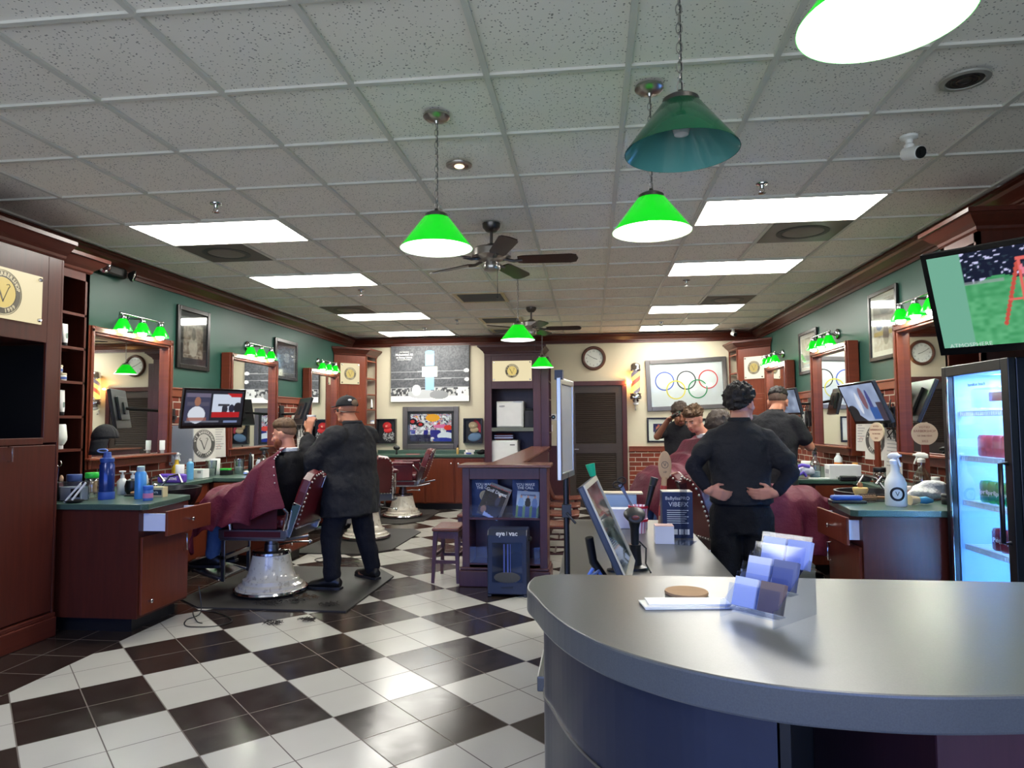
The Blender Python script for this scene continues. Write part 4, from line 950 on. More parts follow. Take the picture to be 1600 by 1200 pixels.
# two wooden stools left of the partition
def stool(loc, label):
    t = thing('stool', label, 'stool', loc, 0, 'wooden stools')
    P = []
    mk('seat', B().box(-.125,.125,-.2,.2,.455,.487), M['seat_wood'], t, bevel=.012, seg=3)
    for sx in (-1,1):
        for sy in (-1,1): mk('leg', B().add([(sx*.095+dx*w,sy*.165+dy*w,z) if z else (sx*.115+dx*w,sy*.19+dy*w,0) for z, w in ((0,.013),(.453,.02)) for dx, dy in ((-1,-1),(1,-1),(1,1),(-1,1))], [(3,2,1,0),(4,5,6,7)]+[(k,(k+1)%4,4+(k+1)%4,4+k) for k in range(4)]), M['plum'], t)
    mk('apron', B().box(-.075,.075,-.18,-.165,.39,.453).box(-.075,.075,.165,.18,.39,.453).box(-.11,-.095,-.145,.145,.39,.453).box(.095,.11,-.145,.145,.39,.453), M['plum'], t)
    mk('stretcher', B().box(-.095,.095,-.188,-.17,.17,.2).box(-.095,.095,.17,.188,.17,.2).box(-.115,-.1,-.165,.165,.22,.25).box(.1,.115,-.165,.165,.22,.25), M['plum'], t)
    return t
stool((-1.31, 6.25, 0), 'wooden stool against the near left side of the partition')
stool((-1.26, 7.15, 0), 'wooden stool farther back on the left side of the partition')
# waiting chairs right of the partition, facing the reception desk
def wchair(label):
    t = thing('side_chair', label, 'chair', (-.36, 6.62, 0), 0, 'waiting chairs along the partition')
    P = []
    for q in [i/10 for i in range(11)]:
        a = q*PI/2*1.0
        if q < .5: x, z = .22-.36*q*2, .455-.008*math.sin(q*2*PI)
        else:
            k = (q-.5)*2; x, z = -.14-.06*math.sin(k*1.5)-.04*k, .455+.4*k**1.35
        P.append([(x, y, z+.01*(1-(y/.2)**2)*(-1 if q < .5 else 0)) for y in (-.2,-.1,0,.1,.2)])
    mk('seat', B().grid(P[:6]), M['seat_wood'], t, solid=.022); mk('backrest', B().grid(P[5:]), M['wood'], t, solid=.018)
    for sx in (-1,1):
        for sy in (-1,1): mk('leg', B().tube([(sx*.15-.0,sy*.165,.44),(sx*.17,sy*.18,.0)], [.018,.013], 8), M['plum'], t)
    mk('stretcher', B().tube([(-.16,-.17,.2),(.16,-.17,.2)], .01).tube([(-.16,.17,.2),(.16,.17,.2)], .01).tube([(0,-.17,.2),(0,.17,.2)], .01), M['plum'], t); return t
c0 = wchair('wooden waiting chair nearest the desk, first of the row beside the partition')
for k, (y, lab) in enumerate(((7.4, 'second wooden waiting chair from the front, beside the partition'), (8.15, 'third wooden waiting chair from the front, beside the partition'), (8.95, 'farthest wooden waiting chair in the row beside the partition'))): dup(c0, (-.36,y,0), 0, lab)
# ================================================================== reception counter
t = thing('reception_counter', 'curved reception counter with grey laminate top and slate blue front, nearest the viewer', 'counter', (.3, 1.3, 0))
edge = [(-.135,1.585),(-.143,1.53),(-.14,1.47),(-.12,1.41),(-.085,1.3),(-.04,1.2),(.02,1.11),(.09,1.045),(.16,1.0),(.24,.968),(.33,.953),(.43,.95),(.55,.965),(.75,1.0),(1.1,1.06)]
def dense(p, k=4):
    P = [Vector((*q,0)) for q in p]; o = []
    for i in range(len(P)-1):
        a, b, c, d = P[max(i-1,0)], P[i], P[i+1], P[min(i+2,len(P)-1)]
        for s in range(k):
            s /= k; o.append(.5*((2*b)+(c-a)*s+(2*a-5*b+4*c-d)*s*s+(3*b-a-3*c+d)*s**3))
    return [(v.x, v.y) for v in o]+[p[-1]]
E2 = dense(edge); off = lambda P: [(x-.3, y-1.3) for x, y in P]
top = E2 + [(1.3,1.1),(1.3,1.63),(.5,1.625),(-.06,1.62),(-.11,1.61)]
mk('top', B().prism(off(top), 1.02, 1.07, 0, False), M['grey_top'], t, bevel=.004, label='grey laminate top')
ins = []
for i, (x, y) in enumerate(E2):
    a, b = Vector((*E2[max(i-1,0)],0)), Vector((*E2[min(i+1,len(E2)-1)],0)); n = (b-a).normalized(); ins.append((x-n.y*.035, y+n.x*.035))
cut = [p for p in ins if p[0] < .265]
fr = [(p[0]-.3, p[1]-1.3) for p in cut]; bk = [(p[0]-.3+.02, p[1]-1.3+.03) for p in cut]
mk('curved_front', B().prism(fr+[(-.04,.02)]+[(-.2,.26),(fr[0][0]+.03,.26)], .1, 1.0195), M['slate'], t)
mk('seam_strip', B().prism([(x-.002,y-.003) for x, y in fr]+[(-.05,.1)]+[(-.3,.2)], .842, .847), M['steel'], t)
mk('toe_kick', B().prism([(x*.96+.0,y*.94) for x, y in fr]+[(-.05,.2),(-.3,.24)], 0, .099), M['black'], t)
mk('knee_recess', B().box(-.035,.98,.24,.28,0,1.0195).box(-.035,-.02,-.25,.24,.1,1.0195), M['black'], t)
mk('right_panel', B().box(.155,.98,-.3,.235,0,1.0195), M['plum'], t, bevel=.004)
# low desk behind it
d = thing('reception_desk', 'long low grey desk running back from the reception counter', 'desk', (.225, 1.8, 0))
mk('top', B().box(-.375,.375,.02,2.95,.72,.76), M['grey_top'], d, bevel=.004)
mk('side_panel', B().box(-.345,-.325,.05,2.9,0,.7195).box(.325,.345,.05,2.9,0,.7195), M['slate'], d); mk('end_panel', B().box(-.324,.324,2.86,2.88,0,.7195), M['slate'], d)
# things on the raised counter
t = thing('coaster', 'round cork coaster on the curved reception counter', 'coaster', (.19, 1.455, 1.0705))
mk('disc', B().lathe([(.001,0),(.043,0),(.044,.003),(.043,.006),(.001,.006)], 40), wood('cork', (150,116,84), (178,146,110), 'x', .8), t)
t = thing('card_stack', 'flat stack of white appointment cards on the curved counter', 'cards', (.175, 1.362, 1.0705), .12)
mk('card', B().box(-.082,.082,-.028,.028,0,.002), M['paper'], t); mk('card', B().cbox((-.004,.004,.0034), (.16,.052,.002), Rz(.05)), M['paper'], t); mk('card', B().cbox((.006,.008,.0058), (.156,.05,.002), Rz(-.03)), M['white'], t)
t = thing('card_holder', 'clear tiered acrylic business card holder on the reception counter', 'card holder', (.318, 1.31, 1.0705), -.78)
sp = B()
for x in (-.052, .052):
    sp.extr([(-.075,0),(.07,0),(.07,.088),(.05,.1),(-.06,.03),(-.075,.03)], 0, x-.001, x+.001)
mk('side_plate', sp, M['blue_acrylic'], t)
for k in range(3):
    y, z = -.055+.045*k, .012+.032*k
    mk('pocket', B().cbox((0,y,z+.022), (.1,.0016,.05), Rx(-.35)).cbox((0,y+.024,z+.034), (.1,.0016,.06), Rx(-.35)).cbox((0,y+.012,z), (.1,.026,.0016)), M['blue_acrylic'], t)
    for q, xx in enumerate((-.025,.027) if k < 2 else (-.02,.03)):
        cm = [flat((206,212,228),.6), flat((110,92,90),.5), flat((214,216,226),.6), flat((96,104,140),.5), flat((206,212,230),.6), flat((150,164,210),.5)][k*2+q]
        cs = thing('business_card_stack', ['pale business cards in the lowest left pocket of the acrylic holder', 'brown business cards in the lowest right pocket of the acrylic holder', 'thick pale blue cards in the middle left pocket of the holder', 'dark blue cards in the middle right pocket of the holder', 'pale cards in the top left pocket of the holder', 'blue leaflets in the top right pocket of the holder'][k*2+q], 'cards', (0,0,0), 0)
        Mh = Matrix.Translation((.318,1.31,1.0705)) @ Matrix.Rotation(-.78,4,'Z')
        p = Mh @ Vector((xx, y+.0125, z+.001)); cs.location = p; cs.rotation_euler = (0,0,-.78)
        mk('cards', B().cbox((0,.009,.028), (.045,.011,.052), Rx(-.35)), cm, cs)
# sign stand in front of the desk
t = thing('sign_stand', 'poster sign in silver snap frame on a black pole at the desk edge', 'sign', (-.098, 2.65, .7605))
mk('base', B().box(-.05,.05,-.06,.06,0,.012), M['black'], t, bevel=.003)
mk('pole', B().tube([(0,0,.012),(-.002,0,.47)], .011, 14), M['black'], t); mk('clamp', B().box(-.018,.018,-.02,.02,.3,.35).tube([(0,-.02,.32),(.035,-.03,.28)], .005, 8), M['satin_black'], t, bevel=.004)
f = B(); yaw = 1.42; R = Rz(yaw)
def pt(u, v, w=0): return tuple(R @ Vector((u, w, 0)) + Vector((0,0,.64+v)))
for (u0,u1,v0,v1) in ((-.14,-.115,-.19,.19),(.115,.14,-.19,.19),(-.115,.115,.165,.19),(-.115,.115,-.19,-.165)):
    f.cbox(pt((u0+u1)/2,(v0+v1)/2), (u1-u0,.016,v1-v0), R)
mk('frame', f, M['nickel'], t, bevel=.003); mk('insert', B().cbox(pt(0,0), (.23,.006,.33), R), flat((196,192,184), .4), t)
mk('top_clip', B().cbox(pt(-.12,.2), (.03,.03,.035), R), M['black'], t)
# monitor seen from its edge
def edgeM(c, yaw, tilt): return Matrix.Translation(c) @ Matrix.Rotation(yaw,4,'Z') @ Matrix.Rotation(PI/2+tilt,4,'X')
t = thing('computer_monitor', 'flat computer monitor tipped back on the desk, seen edge on', 'monitor', (.06, 2.8, .7605))
Mm = edgeM((-.0,0,.24), 1.47, -.42)
b = B(Mm); b.box(-.24,.24,-.2,.2,-.012,.012); mk('casing', b, flat((52,60,76), .3), t, bevel=.006)
mk('bezel', B(Mm).box(-.24,-.22,-.2,.2,.0125,.018).box(.22,.24,-.2,.2,.0125,.018).box(-.22,.22,.18,.2,.0125,.018).box(-.22,.22,-.2,-.17,.0125,.018), flat((196,190,172), .4), t)
pm_ = picture('screen', .44, .35, 50, 40, lambda u, v: base(u,(92,104,98))+(nz(u,v,9,7,71)-.5)[...,None]*110, attr_mat('dim_reflecting_screen', 0, .08, .5), t, 0)
pm_.matrix_local = Mm @ Matrix.Translation((0,.005,.0135))
mk('stand', B().box(-.09,.09,-.12,.12,0,.012).tube([(0,0,.012),(-.06,.02,.1),(-.075,.0,.2)], .018, 10), M['satin_black'], t, bevel=.003)
t = thing('barcode_scanner', 'black handheld scanner standing in its cradle on the desk', 'scanner', (.19, 3.17, .7605))
mk('cradle', B().lathe([(.06,0),(.06,.012),(.03,.02),(.026,.1),(.03,.11)], 20), M['satin_black'], t)
mk('scanner_head', B().loft([((0,.03,.235),(.045,0,0),(0,.008,.02)),((0,0,.245),(.05,0,0),(0,.008,.032)),((0,-.05,.24),(.042,0,0),(0,.006,.028)),((0,-.065,.236),(.03,0,0),(0,.004,.018))], 20), M['dark'], t)
mk('grip', B().loft([((0,0,.1),(.018,0,0),(0,.022,0)),((0,.005,.18),(.02,0,0),(0,.024,0)),((0,0,.225),(.03,0,0),(0,.03,0))], 16), M['satin_black'], t); mk('scan_window', B().ball((0,-.066,.238), (.018,.004,.011)), flat((120,60,50), .1), t)
mk('cable', B().tube([(.02,.02,.12),(.05,.01,.09),(.045,-.02,.03),(.06,-.1,.006)], .004), M['black'], t)
t = thing('desk_wand', 'black wand with bright green tip leaning behind the monitor', 'wand', (.05, 3.12, .7605))
mk('handle', B().tube([(.045,0,.0),(-.045,.0,.42)], .009, 12), M['black'], t); mk('tip', B().tube([(-.045,0,.421),(-.058,0,.475)], [.014,.022], 12), flat((24,178,130), .4), t); mk('holder', B().lathe([(.035,0),(.035,.008),(.012,.012),(.014,.06)], 16, (.045,0,0)), M['satin_black'], t)
t = thing('tool_bin', 'blue wire bin with odds and ends at the near edge of the desk', 'bin', (.0, 2.56, .7605))
mk('frame', B().tube([(-.07,-.05,.004),(.08,-.05,.004),(.08,.08,.004),(-.07,.08,.004)], .006, 8, True).tube([(-.07,-.05,.004),(-.02,-.05,.1),(.02,.08,.1),(.08,.08,.004)], .007).tube([(-.07,.08,.004),(0,.08,.11)], .007), flat((96,130,206), .35), t)
mk('clutter', B().ball((.02,0,.04),(.04,.035,.03)).box(-.05,-.01,-.02,.05,.012,.05), flat((40,60,150), .5), t, kind='stuff'); mk('notes', B().box(-.04,.02,-.045,-.03,.012,.045), flat((206,160,120),.6), t)
# cups, boxes
m = N('red_white_stripes'); g = m.n('SeparateXYZ'); m.l(m.obj(), g.inputs[0]); w_ = m.math('SINE', m.math('ADD', m.math('MULTIPLY', m.math('ARCTAN2', g.outputs[1], g.outputs[0]), 14), 0))
M['stripes'] = m.bsdf(m.mix(m.math('GREATER_THAN', w_, .2), lin((226,214,226)), lin((196,120,150))), .5)
t = thing('paper_cup', 'red and white striped paper cup holding a dark comb on the desk', 'cup', (.275, 4.2, .7605))
mk('cup_body', B().lathe([(.042,0),(.05,.07),(.054,.071),(.054,.085),(.05,.086),(.058,.16),(.0575,.162),(.05,.155),(.038,.01)], 32), M['stripes'], t); [mk('rim_band', B().ring((0,0,z), r, r+.0027, 32, None, 0, .014), flat((190,30,52),.5), t) for z, r in ((.148,.0578),(.07,.0545))]
q = thing('brush', 'black handled brush standing slanted in the striped cup', 'brush', (.275, 4.2, .79)); mk('handle', B().tube([(.02,0,.0),(.085,0,.25)], [.012,.02], 10), M['black'], q); mk('bristles', B().tube([(.086,0,.252),(.1,0,.3)], [.02,.024], 10), M['dark'], q)
q = thing('scissors', 'pair of grey scissors resting in the striped cup', 'scissors', (.265, 4.2, .79)); mk('blades', B().cbox((-.05,0,.17),(.012,.004,.2),Ry(-.55)).cbox((-.05,.008,.17),(.012,.004,.2),Ry(-.4)), M['steel'], q); mk('finger_loops', B().tube([(-.11+.028*math.cos(a),0,.255+.02*math.sin(a)) for a in [k*PI/6 for k in range(12)]], .005, 6, True).tube([(-.085+.024*math.cos(a),.01,.28+.02*math.sin(a)) for a in [k*PI/6 for k in range(12)]], .005, 6, True), M['dark'], q)
t = thing('tissue_box', 'white box on the desk behind the striped cup', 'box', (.14, 4.4, .7605)); mk('carton', B().box(-.07,.2,-.05,.06,0,.12), flat((210,214,226),.6), t, bevel=.003)
t = thing('storage_tub', 'pale blue translucent tub at the far end of the desk', 'tub', (.13, 4.62, .7605)); mk('tub', B().box(-.1,.16,-.06,.06,0,.19), flat((150,174,200),.3), t, bevel=.01); mk('lid', B().box(-.11,.2,-.065,.065,.191,.2), flat((196,186,160),.4), t)
t = thing('card_box', 'white box of cards on the desk before the clipper box', 'box', (.39, 3.86, .7605)); mk('carton', B().box(-.05,.05,-.04,.05,0,.094), flat((214,218,232),.6), t); mk('top_card', B().box(-.05,.05,-.04,.05,.0945,.0975), flat((226,190,180),.6), t)
t = thing('product_box', 'dark product box with white lettering on the desk', 'box', (.485, 4.08, .7605))
mk('carton', B().box(-.085,.085,-.06,.07,0,.26), flat((34,44,76), .4), t); mk('side_art', B().box(-.0865,-.0852,-.05,.06,.03,.24), flat((54,50,70),.4), t)
pr = mk('lid_top', B().box(-.085,.085,-.06,.07,.2605,.263), flat((206,200,186),.6), t)
lt_ = B().text('BaBylissPRO', .027, (0,-.0608,.225), R_XZ, 0).text('VIBEFX', .036, (.005,-.0608,.19), R_XZ, 0)
for k in range(7): lt_.box(-.06,.06-.01*(k%3),-.0612,-.0602,.155-.012*k,.159-.012*k)
for k in range(4): lt_.box(-.06+.033*k,-.035+.033*k,-.0612,-.0602,.02,.05)
mk('lettering', lt_, M['white'], t)
t = thing('acrylic_sign', 'clear upright acrylic sign holder on the desk beside the dark product box', 'sign holder', (.5, 3.86, .7605), 0)
R = Rz(1.2); mk('upright', B().cbox((0,0,.165), (.15,.004,.32), R), M['acrylic'], t); mk('foot', B().cbox((0,0,.002), (.15,.1,.003), R), M['acrylic'], t)
t = thing('comb_paddle', 'tall wooden paddle with round printed end standing on the desk', 'paddle', (.425, 4.215, .7605))
mk('paddle_board', B().tube([(-.02,0,.012),(.01,0,.33)], [.018,.016], 10).ball((.013,0,.4), (.04,.006,.088), 24, 12), wood('pale_board', (186,150,108), (206,172,130), 'z', .6), t); mk('printed_mark', B().ring((.013,-.0062,.405), .018, .021, 24, R_XZ, 0, .0008).text('V', .03, (.013,-.0068,.405), R_XZ, 0).text('VIP', .016, (.013,-.0062,.36), R_XZ, 0), M['dark'], t)
[mk('red_wrap', B().tube(q, .0195, 10), flat((176,60,50),.6), t) for q in ([(-.012,0,.1),(-.006,0,.16)],[(0,0,.23),(.006,0,.28)])]; mk('foot', B().box(-.05,.01,-.025,.025,0,.012), M['dark'], t)
# ================================================================== drinks fridge
t = thing('drinks_fridge', 'tall black glass door drinks fridge glowing blue inside, at the right wall', 'fridge', (2.1, 4.04, 0))
b = B().box(.04,.66,-.33,-.3,.08,1.74).box(.04,.66,.3,.33,.08,1.74).box(.63,.66,-.3,.3,.08,1.74).box(.04,.66,-.3,.3,1.7,1.74).box(.04,.66,-.3,.3,.08,.3).box(.04,.66,-.33,.33,0,.08)
mk('cabinet', b, flat((18,20,28), .25), t, bevel=.004)
M['fr_in'] = flat((160,200,238), .5)
mk('liner', B().box(.62,.629,-.29,.29,.3,1.69).box(.05,.62,.29,.299,.3,1.69).box(.05,.62,-.299,-.29,.3,1.69).box(.05,.62,-.29,.29,.301,.306).box(.05,.62,-.29,.29,1.69,1.699), M['fr_in'], t)
d = mk('door', B().box(0,.038,-.33,-.265,.1,1.74).box(0,.038,.285,.33,.1,1.74).box(0,.038,-.265,.285,1.68,1.74).box(0,.038,-.265,.285,.1,.18), M['satin_black'], t, bevel=.004)
mk('glass', B().box(.012,.02,-.265,.285,.18,1.68), M['glass'], d); mk('trim', B().box(-.003,.0,.262,.283,.19,1.68), M['chrome'], d)
mk('handle', B().tube([(-.001,-.29,1.2),(-.035,-.29,1.2),(-.035,-.29,.8),(-.001,-.29,.8)], .012), M['satin_black'], d); mk('brand_lettering', B().text('hamilton beach', .028, (.0105,-.02,1.62), R_face(-PI/2), 0), M['dark'], d)
mk('lock', B().lathe([(.016,0),(.016,.006)], 16, (.3,-.3305,1.6), Rx(PI/2)), M['nickel'], t)
zs = (.7, .955, 1.215, 1.475)
for z in zs:
    b = B().box(.07,.09,-.285,.285,z-.03,z-.026).box(.07,.09,-.285,.285,z-.004,z)
    for k in range(28): b.box(.072,.082,-.283+k*.0209,-.275+k*.0209,z-.026,z-.004)
    for k in range(12): b.box(.09,.6,-.28+k*.05,-.276+k*.05,z-.006,z-.002)
    mk('wire_shelf', b, M['white'], t)
l = D.lights.new('fridge_tube', 'AREA'); l.shape = 'RECTANGLE'; l.size = .05; l.size_y = 1.2; l.energy = 12; l.color = (.55,.78,1)
o = D.objects.new('fridge_tube', l); C.objects.link(o); o.parent = t; o.location = (.1,-.22,1.0); o.rotation_euler = (PI/2,0,-.75*PI)
l = D.lights.new('fridge_top', 'AREA'); l.size = .3; l.energy = 6; l.color = (.6,.8,1); o = D.objects.new('fridge_top', l); C.objects.link(o); o.parent = t; o.location = (.3,0,1.68)
CAN = B().lathe([(.024,0),(.031,.008),(.033,.015),(.033,.105),(.027,.118),(.026,.122),(.0235,.122),(.022,.118)], 24)
def can(loc, label, colour, text, group, tc, rz=.75):
    t = thing('drink_can', label, 'drink can', loc, rz, group); c = mk('can_body', CAN, flat(colour, .25, .3), t)
    mk('can_lid', B().lathe([(.0235,.1185),(.001,.1185)], 20, cap=False), M['chrome'], t)
    if text:
        b = B(); raw = B().text(text, .034, (0,0,0), None, 0, bold=.001)
        for x, y, z in raw.v: b.v.append((-(.0333+z)*math.cos(x/.033), (-(.0333+z)*math.sin(x/.033)), .06+y))
        b.f, b.m, b.sm = raw.f, raw.m, raw.sm; mk('lettering', b, tc, c)
    return t
rows = [(1.2155, (214,92,104), '', 'pink cans on the upper fridge shelf', 'pink drink can', M['white']), (.9555, (24,150,72), 'Sprite', 'green cans on the middle fridge shelf', 'green drink can', M['white']), (.7005, (122,26,38), 'Dr Pepper', 'dark red cans on the lower fridge shelf', 'dark red drink can', M['white'])]
ords = ['first', 'second', 'third', 'fourth', 'fifth']
for z, c, tx, gp, nm, tc in rows:
    n = 5 if c[0] != 122 else 3; first = None
    for k in range(n):
        y = 4.04 + (.16 if c[0] != 122 else .06) - .075*k
        lab = '%s %s from the far end on the fridge shelf' % (ords[k], nm); loc = (2.235, y, z)
        if first is None: first = can(loc, lab, c, tx, gp, tc)
        else: dup(first, loc, .75, lab)
t = thing('water_bag', 'clear plastic package on the top shelf of the drinks fridge', 'package', (2.27, 4.05, 1.4755)); mk('bag', B().box(-.08,.2,-.18,.2,0,.13), M['acrylic'], t, bevel=.02); mk('print', B().box(-.0815,-.0805,-.12,.0,.05,.1), flat((196,110,120),.5), t)
# ================================================================== barber chairs
def barber_chair(label, loc, rz):
    t = thing('barber_chair', label, 'barber chair', loc, rz, 'barber chairs')
    mk('base', B().lathe([(.292,.03),(.285,.045),(.262,.05),(.262,.07),(.232,.085),(.228,.115),(.2,.13),(.185,.17),(.165,.25),(.152,.315)], 40), M['porcelain'], t, label='white porcelain bell base')
    mk('base_ring', B().lathe([(.3,.012),(.305,.022),(.3,.036),(.285,.04),(.28,.012)], 40), M['chrome'], t); mk('top_ring', B().lathe([(.15,.316),(.162,.32),(.162,.338),(.15,.348),(.08,.35)], 32), M['chrome'], t)
    mk('column', B().lathe([(.06,.35),(.06,.4),(.048,.402),(.048,.47)], 20), M['steel'], t)
    b = B().box(-.3,.3,-.26,.3,.47,.485)
    for x in (-.3, .285): b.box(x,x+.015,-.27,.31,.485,.56)
    b.box(-.285,.285,.295,.31,.485,.56).box(-.285,.285,-.27,-.255,.485,.56); b.tube([(-.3,-.26,.48),(-.3,-.46,.52)], .012).tube([(.3,-.26,.48),(.3,-.46,.52)], .012)
    mk('seat_frame', b, M['steel'], t, bevel=.003)
    for x in (-.3015,.3005): mk('side_inlay', B().box(x,x+.001,-.22,.26,.5,.545), M['leather'], t)
    mk('seat', B().box(-.28,.28,-.25,.3,.5605,.655), M['leather'], t, bevel=.035, seg=4)
    # reclined back with rounded shoulders and nail heads
    Mb = Matrix.Translation((0,-.27,.585)) @ Matrix.Rotation(.34,4,'X')
    prof = [(-.25,0),(.25,0),(.265,.12),(.265,.3),(.25,.4),(.2,.455),(.09,.475),(.03,.43),(-.03,.43),(-.09,.475),(-.2,.455),(-.25,.4),(-.265,.3),(-.265,.12)]
    n = len(prof); vs = [Mb @ Vector((x,y,z)) for y in (-.06,.03) for x, z in prof]
    mk('backrest', B().add(vs, [tuple(range(n)), tuple(range(n,2*n))[::-1]]+[(i,n+i,n+(i+1)%n,(i+1)%n) for i in range(n)]), M['leather'], t, bevel=.02, seg=3)
    sb = B()
    for i in range(n):
        a, c = Vector((*prof[i],0)), Vector((*prof[(i+1)%n],0)); k = max(1,int((c-a).length/.035))
        for q in range(k):
            p = a+(c-a)*q/k; sb.ball(Mb @ Vector((p.x*.985,-.062,p.y*.985+.003)), .009, 8, 5); 
    mk('nail_heads', sb, M['nickel'], t)
    for q in ((-.285,-.268,-.05,.02,-.08,.2),(.268,.285,-.05,.02,-.08,.2)): mk('back_bracket', B(Mb).box(*q), M['chrome'], t, bevel=.004)
    mk('headrest_socket', B(Mb).box(-.02,.02,-.075,-.061,.33,.44), M['chrome'], t, bevel=.004)
    for sx in (-1,1):
        a = mk('armrest', B().box(sx*.29,sx*.37,-.22,.2,.8,.845), M['leather'], t, bevel=.018, seg=3)
        mk('arm_support', B().tube([(sx*.32,.17,.8),(sx*.315,.22,.7),(sx*.312,.2,.56)], .014).tube([(sx*.33,-.2,.8),(sx*.315,-.28,.7),(sx*.312,-.25,.56)], .014).box(sx*.305,sx*.318,-.2,.18,.62,.64), M['chrome'], a)
        mk('arm_panel', B().box(sx*.318,sx*.326,-.2,.17,.57,.79), M['leather'], a)
    f = B().box(-.22,-.2,.3,.33,.12,.5).box(.2,.22,.3,.33,.12,.5).box(-.22,.22,.3,.33,.3,.33); f.cbox((0,.47,.17), (.42,.24,.02), Rx(.3)).tube([(-.2,.33,.14),(-.2,.58,.2)], .012).tube([(.2,.33,.14),(.2,.58,.2)], .012).tube([(-.21,.58,.2),(.21,.58,.2)], .014)
    mk('footrest', f, M['steel'], t, bevel=.002); mk('calf_pad', B().box(-.19,.19,.306,.326,.34,.47), M['leather'], t, bevel=.008)
    mk('pump_lever', B().tube([(.05,0,.37),(.2,-.1,.38),(.34,-.2,.36)], .008).ball((.34,-.2,.36), .018), M['chrome'], t)
    return t
bc = barber_chair('barber chair holding the bearded client in the burgundy cape', (-2.72,5.6,.0125), PI/2)
dup(bc, (-2.8,8.3,.0125), .45, 'empty barber chair mostly hidden behind the barber in the black cap')
dup(bc, (-2.88,10.25,.0125), PI/2+.1, 'empty barber chair with a folded burgundy cape on its seat, by the back counter')
dup(bc, (1.07,5.36,.0125), -1.2, 'barber chair with studded oxblood back, holding the dark haired client')
dup(bc, (1.0,7.0,.0125), 2.0, 'barber chair holding the client whose young face looks down')
M['mat'] = N('rubber_mat'); _m = M['mat']; M['mat'] = _m.bsdf(_m.mix(_m.noise(7, 5), lin((32,30,28)), lin((48,45,42))), .6, bump=_m.noise(120, 2), bs=.2, bd=.002)
def mat(label, P): t = tag(mk('floor_mat', B().prism(P, .001, .012), M['mat']), label, 'mat', 'anti fatigue mats')
mat('dark rubber floor mat under the bearded client and the barber in the cap', [(-3.35,5.3),(-3.05,5.06),(-1.86,5.06),(-1.84,6.25),(-2.1,6.6),(-3.35,6.6)])
mat('dark rubber floor mat under the second left barber chair', [(-3.3,7.27),(-2.5,7.27),(-2.25,7.55),(-2.23,8.8),(-2.4,9.05),(-3.3,9.05)])
mat('dark rubber floor mat under the farthest left barber chair', [(-3.3,9.5),(-2.7,9.5),(-2.44,9.8),(-2.44,10.9),(-2.6,11.1),(-3.3,11.1)])
mat('dark rubber floor mat under the nearest right barber chair', [(1.65,4.75),(.75,4.75),(.55,5.0),(.55,6.2),(1.65,6.2)])
mat('dark rubber floor mat under the second right barber chair', [(1.75,6.6),(.8,6.6),(.6,6.9),(.6,7.9),(1.75,7.9)])
# ================================================================== people
def hand(b, w, d, n, curl=.5, thumb=1, spread=.06, s=1.0):
    w, d, n = Vector(w), Vector(d).normalized(), Vector(n).normalized(); n = (n - d*n.dot(d)).normalized(); sd = d.cross(n)*thumb
    for k in range(4):
        o = (k-1.5)*.02*s; a = w + d*.012*s - sd*o*.55; e = w + d*.088*s - sd*o; b.cap_(a, .017*s, e, .0125*s, 8)
        L = (.042,.047,.044,.034)[k]*s; p = e; dd = (d - sd*spread*(k-1.5)*.6).normalized(); nn = n; r = .0098*s
        for q in range(3):
            c = curl*(.7,1,.8)[q]*(1+.08*k); dd, nn = dd*math.cos(c)+nn*math.sin(c), nn*math.cos(c)-dd*math.sin(c)
            p2 = p + dd*L*(1,.72,.55)[q]; b.cap_(p, r, p2, r*.92, 8); p, r = p2, r*.92
    a = w + d*.025*s + sd*.026*s; e = a + (d*.55+sd*.65+n*.3).normalized()*.042*s; f = e + (d*.85+sd*.2+n*.4).normalized()*.034*s
    b.cap_(a, .016*s, e, .0125*s, 8); b.cap_(e, .0115*s, f, .0095*s, 8)
def head(b, c, R, s=1.0, wide=1.0):
    T = lambda x, y, z: Vector(c) + R @ Vector((x*wide, y, z))*s
    def bl(x, y, z, rx, ry, rz): b.ball(T(x,y,z), (rx*s*wide,ry*s,rz*s), 18, 12, 0, R)
    bl(0,-.012,.035,.075,.095,.088); bl(0,.022,-.025,.062,.07,.085); bl(0,.052,-.092,.03,.03,.024); bl(-.028,.03,-.08,.03,.04,.03); bl(.028,.03,-.08,.03,.04,.03)
    b.cap_(T(0,.094,.01), .009*s, T(0,.112,-.027), .0135*s, 8); bl(-.012,.1,-.03,.008,.01,.007); bl(.012,.1,-.03,.008,.01,.007)
    b.cap_(T(-.038,.08,.024), .011*s, T(.038,.08,.024), .011*s, 8); bl(-.045,.062,-.02,.02,.02,.018); bl(.045,.062,-.02,.02,.02,.018)
    b.cap_(T(-.018,.088,-.056), .007*s, T(.018,.088,-.056), .007*s, 8); b.cap_(T(-.015,.086,-.067), .008*s, T(.015,.086,-.067), .008*s, 8)
    for sx in (-1,1): bl(sx*.077,-.008,.0,.01,.024,.034); bl(sx*.083,-.016,.012,.008,.014,.02); bl(sx*.078,.004,-.026,.008,.01,.012)
